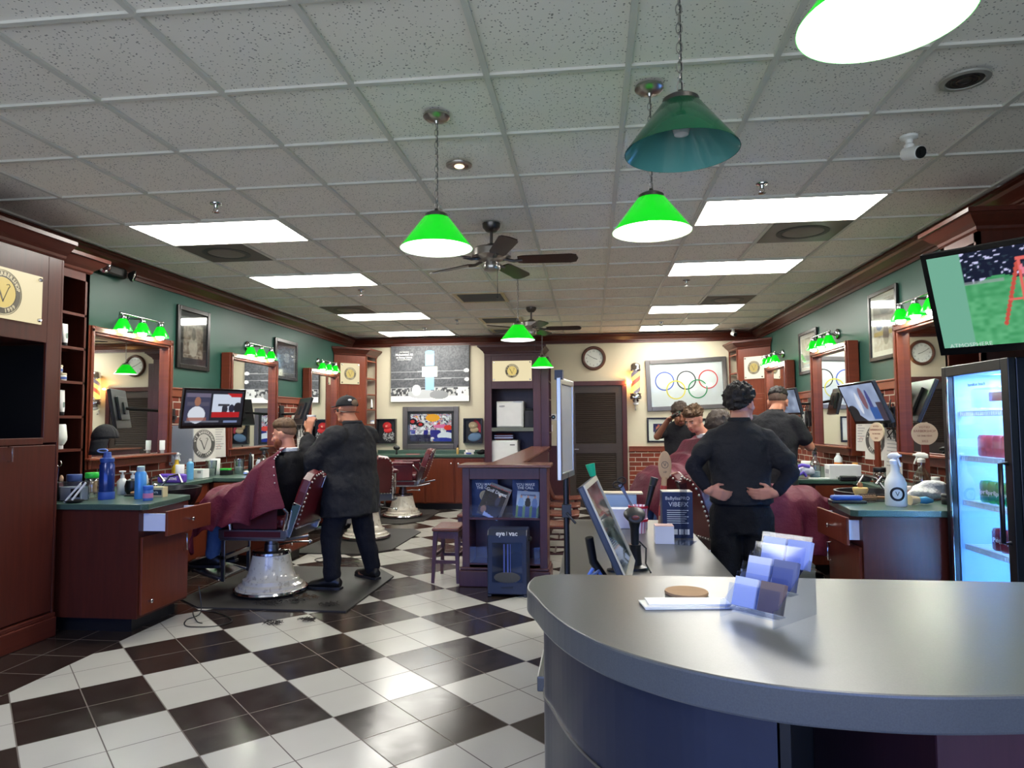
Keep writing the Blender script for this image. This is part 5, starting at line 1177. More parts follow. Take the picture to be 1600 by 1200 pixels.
def face_bits(parent, c, R, s, iris=(50,36,28), brow='hair_dark', look=True):
    T = lambda x, y, z: Vector(c) + R @ Vector((x, y, z))*s
    e = B(); br = B()
    for sx in (-1,1):
        e.ball(T(sx*.03,.072,.002), .0112*s, 10, 7, 0); e.ball(T(sx*.03,.0815,.002), .0052*s, 8, 6, 1); br.cap_(T(sx*.016,.094,.026), .005*s, T(sx*.05,.082,.027), .004*s, 6)
    mk('eyes', e, [flat((176,160,148), .35), flat(iris, .2)], parent); mk('eyebrows', br, M[brow], parent)
    mk('lips', B().cap_(T(-.02,.094,-.058), .0045*s, T(.02,.094,-.058), .0045*s, 6).cap_(T(-.016,.092,-.066), .0055*s, T(.016,.092,-.066), .0055*s, 6), flat((166,92,84), .4), parent)
def hair(parent, c, R, mat, s=1.0, thick=.016, front=.42, side=.02, back=-.5, curl=.0, freq=18, fade=.0, name='hair', sweep=0.0, wide=1.0):
    n, m_ = 44, 30; P = []
    for i in range(m_+1):
        th = -PI/2+PI*i/m_; row = []
        for k in range(n+1):
            ph = 2*PI*(k % n)/n; d = Vector((math.cos(th)*math.cos(ph), math.cos(th)*math.sin(ph), math.sin(th)))
            y = d.y; thr = side+(front-side)*max(0,y)**1.3 if y > 0 else side+(back-side)*(-y)**.8
            a = max(0,min(1,(d.z-thr)/.34)); a = a*(2-a)
            tk = thick*(.3+.7*max(0,d.z)**.7 if not curl > .015 else .55+.45*max(0,d.z))*(1+sweep*max(0,y)*max(0,d.z))
            r = -.014+(.014+tk)*a
            if curl and a > .05: r += curl*a*(noise.noise(d*freq*.25+Vector(c))*.7+noise.noise(d*freq)*.5) if curl > .015 else curl*a*1.6*noise.noise(V3((d.x*22, d.y*4, d.z*5)))
            q = Vector((d.x*(.078*wide+r), -.012+d.y*(.098+r), .034+d.z*(.092+r))); row.append(Vector(c)+R@q*s)
        P.append(row)
    return mk(name, B().grid(P), mat, parent)
def torso(b, spine, side, k=1.0, fr=None):
    side = Vector(side).normalized(); rs = []
    for i, (c, w, d) in enumerate(spine):
        a = Vector(spine[max(i-1,0)][0]); e = Vector(spine[min(i+1,len(spine)-1)][0]); t = (e-a).normalized()
        sd = (side - t*side.dot(t)).normalized(); rs.append((c, sd*w*k, t.cross(sd)*d*k))
    b.loft(rs, 24)
def limb(b, pts, rs, n=14):
    for i in range(len(pts)-1): b.cap_(pts[i], rs[i], pts[i+1], rs[i+1], n)
def shoe(parent, ank, yaw, mat, sole, s=1.0, name='shoe'):
    R = Rz(yaw); T = lambda x, y, z: Vector(ank)+R@Vector((x,y,z))*s
    b = B(); z0 = -.085
    b.loft([(T(0,-.075,z0+.05),R@Vector((.03,0,0))*s,Vector((0,0,.028))*s),(T(0,-.05,z0+.06),R@Vector((.04,0,0))*s,Vector((0,0,.05))*s),(T(0,.02,z0+.06),R@Vector((.042,0,0))*s,Vector((0,0,.05))*s),(T(0,.1,z0+.045),R@Vector((.046,0,0))*s,Vector((0,0,.034))*s),(T(0,.17,z0+.036),R@Vector((.042,0,0))*s,Vector((0,0,.026))*s),(T(0,.2,z0+.03),R@Vector((.022,0,0))*s,Vector((0,0,.014))*s)], 18)
    o = mk(name, b, mat, parent)
    pl = [(-.03,-.085),(.03,-.085),(.042,-.04),(.04,.04),(.048,.11),(.04,.18),(.015,.21),(-.015,.21),(-.04,.18),(-.048,.11),(-.04,.04),(-.042,-.04)]
    q = [R@Vector((x,y,0))*s for x, y in pl]; mk('sole', B().prism([(ank[0]+v.x, ank[1]+v.y) for v in q], ank[2]+z0*s, ank[2]+(z0+.024)*s), sole, o, bevel=.004)
def figure(label, loc, rz, J, sk, vox=.0075):
    """J: joints in local metres, facing +y. Builds the continuous body; clothes are added by the caller."""
    t = thing('person', label, 'person', loc, rz)
    b = B(); torso(b, J['spine'], J.get('side',(1,0,0)), .88)
    for s in 'LR':
        limb(b, [J['sh'+s], J['el'+s], J['wr'+s]], [.046,.04,.028]); 
        if 'hand'+s in J: hand(b, *J['hand'+s])
        limb(b, [J['hip'+s], J['kn'+s], J['an'+s]], [.075,.05,.038]); a = Vector(J['an'+s]); b.cap_(a+Vector((0,0,-.04)), .035, a+J.get('ft'+s, Vector((0,.13,-.05))), .028, 8)
    limb(b, [J['neck'], Vector(J['head'])+J['HR']@Vector((0,-.02,-.06))], [J.get('nr',.062), J.get('nr',.062)*.95]); head(b, J['head'], J['HR'], J.get('hs',1), J.get('hw',1))
    mk('body', b, sk, t, remesh=vox, smooth=3)
    return t
def rot(yaw=0, pitch=0, roll=0): return Rz(yaw) @ Rx(pitch) @ Ry(roll)
V3 = Vector
M['fade_dark'] = hairm('cropped_dark', (62,48,42), (104,80,66)); M['fade_brown'] = hairm('cropped_brown', (104,76,58), (140,106,84))
# ---- barber in the black cap, facing left, cup raised
HR = rot(-.15, -.05)
J = dict(spine=[((0,-.02,.8),.17,.14),((0,.0,.88),.2,.17),((0,.03,1.0),.225,.2),((0,.02,1.14),.225,.19),((0,-.01,1.26),.22,.165),((0,-.03,1.34),.18,.12),((0,-.03,1.41),.09,.075)], neck=(0,-.03,1.4), head=(0,.05,1.545), HR=HR, nr=.07, hw=1.08, hs=.98,
  shL=(-.2,-.02,1.31), elL=(-.27,.26,1.03), wrL=(-.13,.37,1.36), handL=((-.13,.37,1.365),(.1,-.1,1),(.9,.3,0),.75,1,.06),
  shR=(.2,-.02,1.31), elR=(.27,.25,1.12), wrR=(.14,.5,1.14), handR=((.14,.5,1.14),(-.2,.9,.1),(-.5,0,-.8),.5,-1,.06),
  hipL=(-.12,.0,.8), knL=(-.17,.06,.44), anL=(-.2,.02,.1), hipR=(.12,0,.8), knR=(.19,.0,.44), anR=(.27,-.03,.1))
p = figure('barber in black cap, glasses and jacket behind the bearded client, raising a white cup', (-2.14,5.9,0), 1.2, J, M['skin2'])
b = B(); torso(b, [((0,-.01,.62),.285,.235),((0,-.0,.75),.285,.24),((0,.01,.88),.285,.245),((0,.035,1.0),.285,.245),((0,.02,1.14),.28,.235),((0,-.01,1.26),.258,.195),((0,-.03,1.34),.2,.145),((0,-.03,1.4),.115,.1),((0,-.025,1.43),.085,.085)], (1,0,0))
limb(b, [J['shL'],(-.27,.26,1.03),(-.155,.35,1.28)], [.11,.1,.064]); limb(b, [J['shR'],J['elR'],(.16,.44,1.13)], [.105,.085,.06])
mk('jacket', b, M['shirt'], p, remesh=.011, smooth=5, disp=.045, dscale=.13); mk('collar', B().lathe([(.082,1.405),(.09,1.44),(.08,1.455),(.072,1.44)], 24, (0,-.022,0)), M['shirt'], p)
b = B(); torso(b, [((0,-.01,.6),.19,.17),((0,0,.72),.2,.18),((0,.0,.84),.2,.18)], (1,0,0)); limb(b, [J['hipL'],J['knL'],(-.2,.02,.13)], [.115,.092,.075]); limb(b, [J['hipR'],J['knR'],(.27,-.03,.13)], [.115,.092,.075])
mk('trousers', b, M['trousers'], p, remesh=.012, smooth=4, disp=.03, dscale=.1)
shoe(p, (-.2,.02,.1), .25, M['black'], M['dark'], 1.1); shoe(p, (.27,-.03,.1), -.2, M['black'], M['dark'], 1.1)
hc = V3(J['head']); T = lambda x, y, z: hc+HR@V3((x,y,z))
face_bits(p, hc, HR, .98)
b = B(); P = []
for i in range(13):
    th = PI/2*i/12*1.06-.1; P.append([T(.089*math.cos(th)*math.cos(a), -.012+.108*math.cos(th)*math.sin(a), .045+.088*math.sin(th)) for a in [2*PI*k/32 for k in range(33)]])
cp = mk('cap', B().grid(P), M['cap_cloth'], p, solid=.006)
brim = []
for i in range(6):
    r = i/5; brim.append([T((.075+.0*r)*math.sin(a)*(1-.12*r), .075+.02*math.cos(a)+.075*r*math.cos(a*.75), .042-.008*(a/1.2)**2+.004*r) for a in [-1.2+.2*k for k in range(13)]])
mk('cap_brim', B().grid(brim), M['cap_cloth'], cp, solid=.006); mk('cap_button', B().ball(T(0,-.012,.134), .01, 10, 6), M['cap_cloth'], cp)
mk('cap_opening', B().ball(T(0,-.115,.06), (.035,.012,.03), 16, 10, 0, HR), flat((120,98,74), .8), cp, label='tan cap opening'); mk('cap_mark', B().ball(T(-.045,-.105,.085), (.018,.008,.01), 12, 8, 0, HR@Rz(-.4)), M['white'], cp)
mk('glasses', B().tube([T(-.034+.022*math.cos(a), .101, .002+.017*math.sin(a)) for a in [k*PI/8 for k in range(16)]], .0022, 6, True).tube([T(.034+.022*math.cos(a), .101, .002+.017*math.sin(a)) for a in [k*PI/8 for k in range(16)]], .0022, 6, True).tube([T(-.056,.1,.008),T(-.085,.07,.01),T(-.087,-.02,.01)], .0026, 6).tube([T(.056,.1,.008),T(.085,.07,.01),T(.087,-.02,.01)], .0026, 6), M['black'], p)
mk('earphone', B().ball(T(-.092,.004,.0), (.01,.014,.016), 12, 8, 0, HR).tube([T(-.09,-.02,-.01),T(-.075,-.08,-.02),T(0,-.115,-.02),T(.075,-.08,-.02)], .004, 6), M['black'], p)
mk('wristwatch', B().tube([(-.145,.372,1.33),(-.14,.373,1.345)], .036, 16), M['black'], p)
cupw = Matrix.Translation((-2.14,5.9,0)) @ Matrix.Rotation(1.2,4,'Z')
t = thing('white_cup', 'white paper cup held in the raised hand of the barber in the cap', 'cup', cupw @ V3((-.075,.395,1.405)), 1.2); mk('cup_body', B().lathe([(.027,0),(.038,.085),(.041,.087),(.041,.093),(.036,.092),(.024,.006)], 24), M['white'], t); mk('lid', B().lathe([(.042,.0935),(.04,.103),(.001,.104)], 24), M['white'], t)
# ---- seated clients
def seated(label, loc, rz, sk, headpos, HR, legs=True, vox=.008, lean=0.0):
    hx, hy, hz = headpos
    J = dict(spine=[((0,-.06,.66),.16,.12),((0,-.1,.8),.16,.11),((0,-.13+lean*.5,.95),.17,.11),((0,-.15+lean,1.06),.17,.1),((0,-.16+lean,1.13),.14,.08),((0,-.155+lean,1.18),.07,.06)], neck=(0,-.15+lean,1.17), head=headpos, HR=HR,
      shL=(-.18,-.14+lean,1.09), elL=(-.24,.0,.86), wrL=(-.22,.22,.84), handL=((-.22,.22,.84),(.2,1,0),(0,0,-1),.4,1), shR=(.18,-.14+lean,1.09), elR=(.24,.0,.86), wrR=(.22,.22,.84), handR=((.22,.22,.84),(-.2,1,0),(0,0,-1),.4,-1),
      hipL=(-.1,-.04,.72), knL=(-.13,.4,.74), anL=(-.12,.46,.32), hipR=(.1,-.04,.72), knR=(.13,.4,.74), anR=(.12,.46,.32))
    p = figure(label, loc, rz, J, sk, vox)
    b = B(); torso(b, [((0,-.05,.67),.18,.135),((0,-.1,.8),.19,.13),((0,-.13+lean*.5,.95),.2,.13),((0,-.15+lean,1.06),.2,.115),((0,-.16+lean,1.13),.165,.095),((0,-.155+lean,1.185),.075,.068)], (1,0,0)); limb(b, [J['shL'],J['elL'],(-.22,.17,.84)], [.07,.055,.045]); limb(b, [J['shR'],J['elR'],(.22,.17,.84)], [.07,.055,.045])
    mk('jacket', b, M['black_cloth'], p, remesh=.012, smooth=4, disp=.01, dscale=.1)
    b = B(); limb(b, [J['hipL'],J['knL'],(-.12,.46,.33)], [.095,.075,.06]); limb(b, [J['hipR'],J['knR'],(.12,.46,.33)], [.095,.075,.06]); mk('jeans', b, M['denim'], p, remesh=.012, smooth=3, disp=.012, dscale=.1)
    shoe(p, (-.12,.46,.3), 0, M['black'], M['dark']); shoe(p, (.12,.46,.3), 0, M['black'], M['dark'])
    mk('neck_towel', B().lathe([(.068,1.165+.0),(.08,1.185),(.078,1.21),(.066,1.215)], 24, (0,-.145+lean,0)), M['towel'], p)
    return p, J
def cape(label, loc, rz, rows, seed=0, group='burgundy capes', snaps=True):
    """rows along the body: (y, z, half width, hanging drop, flare)"""
    rows = np.array(rows, float); n = len(rows); k = 5; R_ = []
    for i in range(n-1):
        a, b_, c, d = rows[max(i-1,0)], rows[i], rows[i+1], rows[min(i+2,n-1)]
        for q in range(k): s = q/k; R_.append(.5*((2*b_)+(c-a)*s+(2*a-5*b_+4*c-d)*s*s+(3*b_-a-3*c+d)*s**3))
    R_.append(rows[-1]); P = []; m_ = 48
    for i, (y, z, w, dr, fl) in enumerate(R_):
        row = []
        for j in range(m_+1):
            u = -1+2*j/m_; a = abs(u); sg = 1 if u >= 0 else -1
            if a < .5: x = w*math.sin(a/.5*PI/2); zz = z-.24*w*(1-math.cos(a/.5*PI/2)); hang = 0
            else:
                hang = (a-.5)/.5; x = w+fl*hang**.8; zz = z-.24*w-dr*hang
            ph = i*.55+seed; f = noise.noise(V3((u*3.2, i*.16, seed)))
            x += .035*hang*math.sin(ph+u*2)+.03*f*hang; yy = y-.1*hang*max(0,1-i/9)+.045*hang*math.sin(ph*.8+3*u+1)+.02*f; zz += .022*f+.012*math.sin(i*.9+u*7+seed)*(1 if w > .15 else .3)
            row.append((sg*x, yy, zz))
        P.append(row)
    t = thing('barber_cape', label, 'cape', loc, rz, group)
    mk('cloth', B().grid(P), M['cape'], t, solid=.004, sub=1)
    if snaps:
        sb = B(); r0 = [V3(v) for v in P[1]]
        for j in list(range(6,20,2))+list(range(29,43,2)): sb.ball(r0[j]+V3((0,-.008,.004)), .006, 8, 5)
        mk('snaps', sb, M['white'], t)
    return t
CAPE = [(-.16,1.205,.28,.4,.14),(-.09,1.18,.32,.42,.12),(.0,1.09,.36,.38,.08),(.08,1.0,.39,.28,.06),(.18,.935,.405,.24,.04),(.3,.905,.37,.24,.04),(.42,.88,.31,.26,.04),(.5,.83,.28,.27,.04),(.555,.71,.27,.26,.04),(.575,.55,.26,.16,.03)]
HR = rot(-.05, -.16)
loc = (-2.72,5.6,.0125)
p, J = seated('bearded client with slicked brown hair sitting in the nearest left barber chair', loc, PI/2, M['skin'], (0,-.1,1.318), HR)
hair(p, V3(J['head']), HR, M['hair_brown'], 1, .026, .36, .22, .0, .008, 14, 1, sweep=.5); hair(p, V3(J['head']), HR, M['fade_brown'], 1, .004, .7, -.25, -.75, 0, name='cropped_sides'); face_bits(p, V3(J['head']), HR, 1, (60,80,90), 'hair_brown')
T = lambda x, y, z: V3(J['head'])+HR@V3((x,y,z))
mk('beard', B().ball(T(0,.05,-.08), (.05,.05,.045), 18, 12, 0, HR).ball(T(-.045,.03,-.055), (.024,.038,.045), 14, 10, 0, HR).ball(T(.045,.03,-.055), (.024,.038,.045), 14, 10, 0, HR).cap_(T(-.025,.092,-.047), .008, T(.025,.092,-.047), .008), M['beard'], p, remesh=.008, smooth=3, disp=.006, dscale=.02)
cape('burgundy barber cape draped over the bearded client', loc, PI/2, CAPE, 1.0)
# dark haired client on the right, seen from behind
HR = rot(.5, -.3, .1); loc = (1.07,5.36,.0125)
CAPE2 = [(-.16,1.21,.27,.4,.08),(-.08,1.18,.32,.46,.1),(.02,1.08,.37,.42,.1),(.12,.98,.4,.36,.1),(.24,.93,.41,.34,.08),(.38,.92,.38,.36,.1),(.52,.91,.32,.4,.06),(.63,.87,.3,.4,.06),(.74,.77,.29,.32,.05),(.78,.62,.29,.2,.05)]
p, J = seated('dark haired client leaning forward in the nearest right barber chair, seen from behind', loc, -1.2, M['skin2'], (-.05,-.09,1.335), HR)
hair(p, V3(J['head']), HR, M['hair_grey'], 1.08, .03, .35, -.15, -.7, .02, 16); face_bits(p, V3(J['head']), HR, 1)
cape('burgundy barber cape over the dark haired client, spread out towards the right', loc, -1.2, CAPE2, 4.0)
# young client facing the viewer
HR = rot(.35, -.42, 0); loc = (1.0,7.0,.0925)
p, J = seated('client with a young face and swept light brown hair looking down, farther right chair', loc, 2.0, M['skin'], (0,-.03,1.35), HR)
hair(p, V3(J['head']), HR, M['hair_brown'], 1.03, .026, .2, .0, -.1, .034, 18, 1, sweep=.7); hair(p, V3(J['head']), HR, M['fade_brown'], 1.03, .004, .7, -.15, -.6, 0, name='cropped_sides'); face_bits(p, V3(J['head']), HR, 1, (70,90,100), 'hair_brown')
CAPE3 = [(-.16,1.205,.27,.4,.07),(-.08,1.17,.3,.44,.08),(.0,1.07,.34,.42,.07),(.1,.98,.37,.38,.06),(.2,.92,.37,.36,.05),(.31,.9,.34,.36,.05),(.42,.88,.31,.34,.05),(.5,.8,.29,.3,.05),(.56,.66,.29,.24,.05),(.58,.5,.28,.16,.04)]
cape('burgundy barber cape over the young faced client, sloping to the left', loc, 2.0, CAPE3, 7.0)
# bundled cape left on the farthest chair
b = B()
for k in range(9): b.ball((random.uniform(-.12,.12), random.uniform(-.12,.16), .06+random.uniform(0,.07)), (random.uniform(.07,.12), random.uniform(.07,.12), .055), 14, 9)
o = mk('barber_cape', b, M['cape'], None, loc=(-2.9,10.25,.675), remesh=.015, smooth=6, disp=.04, dscale=.09); tag(o, 'crumpled burgundy cape lying on the seat of the empty chair by the back counter', 'cape', 'burgundy capes')
# ---- barber on the right, hands on the back of his hips
HR = rot(-.55, .08)
J = dict(spine=[((0,-.01,.9),.15,.11),((0,-.02,1.0),.155,.11),((0,-.02,1.12),.15,.105),((0,-.03,1.26),.17,.11),((0,-.035,1.36),.175,.105),((0,-.035,1.42),.13,.08),((0,-.03,1.47),.06,.055)], neck=(0,-.03,1.45), head=(.015,.02,1.575), HR=HR, nr=.058, hs=.97,
  shL=(-.168,-.035,1.37), elL=(-.285,-.14,1.2), wrL=(-.2,-.205,1.07), handL=((-.2,-.2,1.07),(.85,.02,-.3),(0,1,.1),.5,1,.05,.88),
  shR=(.168,-.035,1.37), elR=(.275,-.14,1.17), wrR=(.17,-.21,1.06), handR=((.17,-.205,1.06),(-.9,.0,-.1),(.0,1,.2),.42,-1,.08,.88),
  hipL=(-.09,-.0,.9), knL=(-.1,.02,.49), anL=(-.1,.0,.1), hipR=(.09,0,.9), knR=(.11,.02,.49), anR=(.13,.0,.1))
p = figure('barber with curly dark hair seen from behind, both hands on his hips', (.875,4.2,0), -.12, J, M['skin'], .0065); p.scale = (.965,)*3
b = B(); torso(b, [((0,-.02,.99),.19,.14),((0,-.025,1.03),.185,.14),((0,-.02,1.12),.178,.13),((0,-.03,1.26),.196,.132),((0,-.035,1.36),.2,.124),((0,-.035,1.42),.155,.1),((0,-.03,1.475),.07,.065)], (1,0,0))
b.cap_((-.155,-.035,1.365), .064, (-.235,-.095,1.28), .06); b.cap_((.155,-.035,1.365), .064, (.24,-.1,1.24), .07)
mk('shirt', b, M['shirt'], p, remesh=.01, smooth=4, disp=.028, dscale=.1); mk('collar', B().lathe([(.062,1.455),(.07,1.485),(.062,1.5),(.054,1.485)], 24, (0,-.028,0)), M['shirt'], p)
for q in ([J['shL'],J['elL'],(-.215,-.195,1.09)],[J['shR'],J['elR'],(.19,-.2,1.075)]): b = B(); limb(b, q, [.05,.048,.038]); mk('knit_sleeve', b, M['navy_knit'], p, remesh=.01, smooth=3, disp=.012, dscale=.05)
b = B(); torso(b, [((0,.0,.8),.165,.12),((0,-.005,.9),.175,.128),((0,-.01,1.01),.165,.122)], (1,0,0)); limb(b, [J['hipL'],J['knL'],(-.1,0,.12)], [.1,.085,.078]); limb(b, [J['hipR'],J['knR'],(.13,0,.12)], [.1,.085,.078]); mk('trousers', b, M['black_cloth'], p, remesh=.012, smooth=4, disp=.026, dscale=.1)
shoe(p, (-.1,0,.1), .1, M['black'], M['dark']); shoe(p, (.13,0,.1), -.15, M['black'], M['dark'])
hair(p, V3(J['head']), HR, M['hair_dark'], .97, .03, .2, -.2, -.85, .026, 22); face_bits(p, V3(J['head']), HR, .97)
# ---- barber in the black polo working at the counter
HR = rot(.25, -.45)
J = dict(spine=[((0,-.01,.92),.15,.11),((0,-.02,1.05),.16,.12),((0,-.01,1.2),.17,.12),((0,.0,1.34),.18,.115),((0,.01,1.42),.17,.1),((0,.02,1.47),.12,.08),((0,.03,1.51),.06,.055)], neck=(0,.03,1.5), head=(0,.11,1.585), HR=HR, nr=.06,
  shL=(-.185,.0,1.42), elL=(-.25,.12,1.2), wrL=(-.12,.33,1.2), handL=((-.12,.33,1.2),(.4,.9,0),(0,0,-1),.5,1), shR=(.185,.0,1.42), elR=(.27,.1,1.2), wrR=(.14,.32,1.23), handR=((.14,.32,1.23),(-.4,.9,0),(0,0,-1),.5,-1),
  hipL=(-.09,0,.9), knL=(-.1,.02,.49), anL=(-.1,0,.1), hipR=(.09,0,.9), knR=(.1,.02,.49), anR=(.1,0,.1))
p = figure('barber in a black polo with short black hair, bending over the right counter', (1.6,6.25,0), -.62, J, M['skin2'])
b = B(); torso(b, [((0,-.01,.86),.2,.15),((0,-.015,.95),.2,.15),((0,-.02,1.08),.195,.145),((0,-.01,1.2),.2,.142),((0,.0,1.34),.208,.135),((0,.01,1.42),.195,.12),((0,.02,1.475),.135,.095),((0,.03,1.515),.068,.066)], (1,0,0)); b.cap_((-.175,.0,1.42), .066, (-.235,.075,1.27), .066); b.cap_((.175,.0,1.42), .066, (.24,.06,1.28), .068)
mk('polo_shirt', b, M['shirt'], p, remesh=.011, smooth=4, disp=.026, dscale=.11); mk('collar', B().lathe([(.066,1.49),(.074,1.515),(.066,1.53),(.058,1.515)], 24, (0,.033,0)), M['shirt'], p)
b = B(); torso(b, [((0,0,.78),.17,.125),((0,0,.93),.175,.13)], (1,0,0)); limb(b, [J['hipL'],J['knL'],(-.1,0,.12)], [.1,.082,.075]); limb(b, [J['hipR'],J['knR'],(.1,0,.12)], [.1,.082,.075]); mk('trousers', b, M['black_cloth'], p, remesh=.013, smooth=4, disp=.012, dscale=.12)
shoe(p, (-.1,0,.1), .1, M['black'], M['dark']); shoe(p, (.1,0,.1), -.1, M['black'], M['dark'])
hair(p, V3(J['head']), HR, M['hair_dark'], 1.0, .026, .4, .2, .0, .01, 16); hair(p, V3(J['head']), HR, M['fade_dark'], 1.0, .004, .6, -.25, -.8, 0, name='cropped_sides'); face_bits(p, V3(J['head']), HR, 1)
# ---- far barber with clippers raised
HR = rot(.25, -.35)
J = dict(spine=[((0,-.01,.9),.14,.1),((0,-.02,1.05),.14,.1),((0,-.01,1.18),.15,.105),((0,.01,1.3),.16,.1),((0,.03,1.38),.14,.085),((0,.05,1.43),.055,.05)], neck=(0,.05,1.42), head=(0,.13,1.5), HR=HR, nr=.056, hs=.98,
  shR=(.165,.02,1.34), elR=(.25,.2,1.26), wrR=(.12,.3,1.45), handR=((.12,.3,1.45),(-.6,.5,.35),(-.3,.4,-.8),.8,-1), shL=(-.165,.02,1.34), elL=(-.24,.2,1.22), wrL=(-.17,.36,1.42), handL=((-.17,.36,1.42),(.1,.5,.6),(.4,.5,-.6),.6,1),
  hipL=(-.09,0,.9), knL=(-.1,.02,.49), anL=(-.1,0,.1), hipR=(.09,0,.9), knR=(.1,.02,.49), anR=(.1,0,.1))
FB = (1.0,7.92,0); FR = PI-.12
p = figure('barber with dark hair in a black tee raising clippers over the young faced client', FB, FR, J, M['skin3'])
b = B(); torso(b, [((0,-.01,.88),.18,.13),((0,-.02,1.05),.172,.125),((0,-.01,1.18),.178,.125),((0,.01,1.3),.185,.12),((0,.03,1.38),.16,.1),((0,.05,1.435),.064,.06)], (1,0,0)); b.cap_(J['shL'], .07, (-.21,.12,1.28), .066); b.cap_(J['shR'], .07, (.215,.12,1.295), .066)
mk('tee_shirt', b, M['shirt'], p, remesh=.012, smooth=4, disp=.012, dscale=.12)
b = B(); torso(b, [((0,0,.78),.16,.12),((0,0,.93),.165,.12)], (1,0,0)); limb(b, [J['hipL'],J['knL'],(-.1,0,.12)], [.095,.08,.07]); limb(b, [J['hipR'],J['knR'],(.1,0,.12)], [.095,.08,.07]); mk('trousers', b, M['black_cloth'], p, remesh=.014, smooth=4)
shoe(p, (-.1,0,.1), .1, M['black'], M['dark']); shoe(p, (.1,0,.1), -.1, M['black'], M['dark'])
hair(p, V3(J['head']), HR, M['hair_grey'], 1.0, .03, .3, -.2, -.7, .02, 18); face_bits(p, V3(J['head']), HR, .98)
Mf = Matrix.Translation(FB) @ Matrix.Rotation(FR,4,'Z')
t = thing('hair_clippers', 'silver and black clippers in the raised hand of the far barber', 'clippers', Mf @ V3((.075,.37,1.48)), FR); mk('casing', B().tube([(0,0,0),(-.05,.06,.03)], [.022,.026], 14), M['black'], t); mk('blade_head', B().tube([(-.05,.06,.031),(-.075,.09,.045)], [.027,.02], 14), M['chrome'], t)
t = thing('comb', 'cream comb held by the far barber above the young face', 'comb', Mf @ V3((-.15,.42,1.47)), FR); mk('comb_spine', B().cbox((0,.0,.05), (.02,.03,.17), Rx(-.7)@Ry(.5)), M['cream'], t)
# hair clippings swept about on the floor
for k, (x, y, r, lab) in enumerate(((-2.35,5.28,.05,'cut hair clump on the mat in front of the porcelain chair base'), (-2.33,5.42,.08,'cut hair clump on the mat beside the barber in the cap'), (-2.05,5.2,.05,'dark cut hair clump near the mat edge by the shoe'), (-2.28,4.72,.05,'dark cut hair tuft on a white tile in front of the mat'), (-2.05,4.82,.04,'small dark hair tuft on the white tile beside the mat corner'), (-2.55,5.2,.08,'cut hair clump on the mat left of the chair base'))):
    b = B()
    for q in range(46):
        a = random.uniform(0,2*PI); rr = r*random.random()**.6; x0, y0 = rr*math.cos(a)*1.5, rr*math.sin(a)*.8; d = random.uniform(0,2*PI); z = .004+random.random()*.012
        b.tube([(x0,y0,z),(x0+.02*math.cos(d),y0+.02*math.sin(d),z+.008),(x0+.035*math.cos(d+.7),y0+.035*math.sin(d+.7),z)], .0018, 4)
    o = mk('hair_clippings', b, M['hair_brown'] if k in (1,) else M['hair_dark'], None, loc=(x,y,.0125 if k in (0,1,2,5) else .001), kind='stuff'); tag(o, lab, 'hair clippings')
# ================================================================== small things on counters, shelves and walls
def vessel(name, label, cat, loc, parts, group=None, rz=0):
    """turned container: parts = (part name, profile, material[, label])"""
    t = thing(name, label, cat, loc, rz, group)
    for pt_ in parts: mk(pt_[0], B().lathe(pt_[1], 22), pt_[2], t, label=pt_[3] if len(pt_) > 3 else None)
    return t
F = flat
CZ = .8825
def cyl(r, h, z0=0): return [(r*.94,z0),(r,z0+.004),(r,z0+h-.004),(r*.94,z0+h)]
def spray(label, loc, rz, body, trig, h=.2, r=.042, liquid=None, logo=None, s=1.0):
    t = thing('spray_bottle', label, 'spray bottle', loc, rz)
    mk('bottle_body', B().lathe([(r*.93*s,0),(r*s,.008*s),(r*s,h*.55*s),(r*.8*s,h*.68*s),(.42*r*s,h*.82*s),(.4*r*s,h*s)], 24), body, t)
    if liquid: mk('liquid', B().lathe([(r*.9*s,.006*s),(r*.95*s,.012*s),(r*.95*s,h*.28*s),(.001,h*.28*s)], 24), liquid, t)
    z = h*s; tr = B().lathe([(.46*r*s,z+.0005),(.48*r*s,z+.022*s),(.34*r*s,z+.03*s)], 18)
    tr.loft([((0,-.035*s,z+.052*s),V3((.008*s,0,0)),V3((0,0,.011*s))),((0,-.02*s,z+.052*s),V3((.014*s,0,0)),V3((0,0,.02*s))),((0,.02*s,z+.05*s),V3((.015*s,0,0)),V3((0,0,.021*s))),((0,.045*s,z+.046*s),V3((.012*s,0,0)),V3((0,0,.014*s)))], 14)
    tr.tube([(0,0,z+.028*s),(0,0,z+.04*s)], .012*s, 12).tube([(0,-.022*s,z+.045*s),(0,-.034*s,z+.02*s),(0,-.046*s,z-.012*s)], .0055*s, 8).tube([(0,-.034*s,z+.054*s),(0,-.052*s,z+.054*s)], .007*s, 10)
    mk('trigger_head', tr, trig, t)
    if logo is not None:
        # round emblem wrapped on the bottle
        lb = B(); raw = B().ring((0,0,0), .66, .98, 36, None, 0, .001).text('V', .9, (0,0,.0005), None, 0, ext=.0005)
        rr = r*1.005*s; sc = .03*s*(r/.042)
        for x, y, zz in raw.v: a = logo-x*sc/rr*-1; lb.v.append((math.cos(a)*(rr+zz), math.sin(a)*(rr+zz), h*.3*s+y*sc))
        lb.f, lb.m, lb.sm = raw.f, raw.m, raw.sm; mk('round_emblem', lb, M['black'], t)
    return t
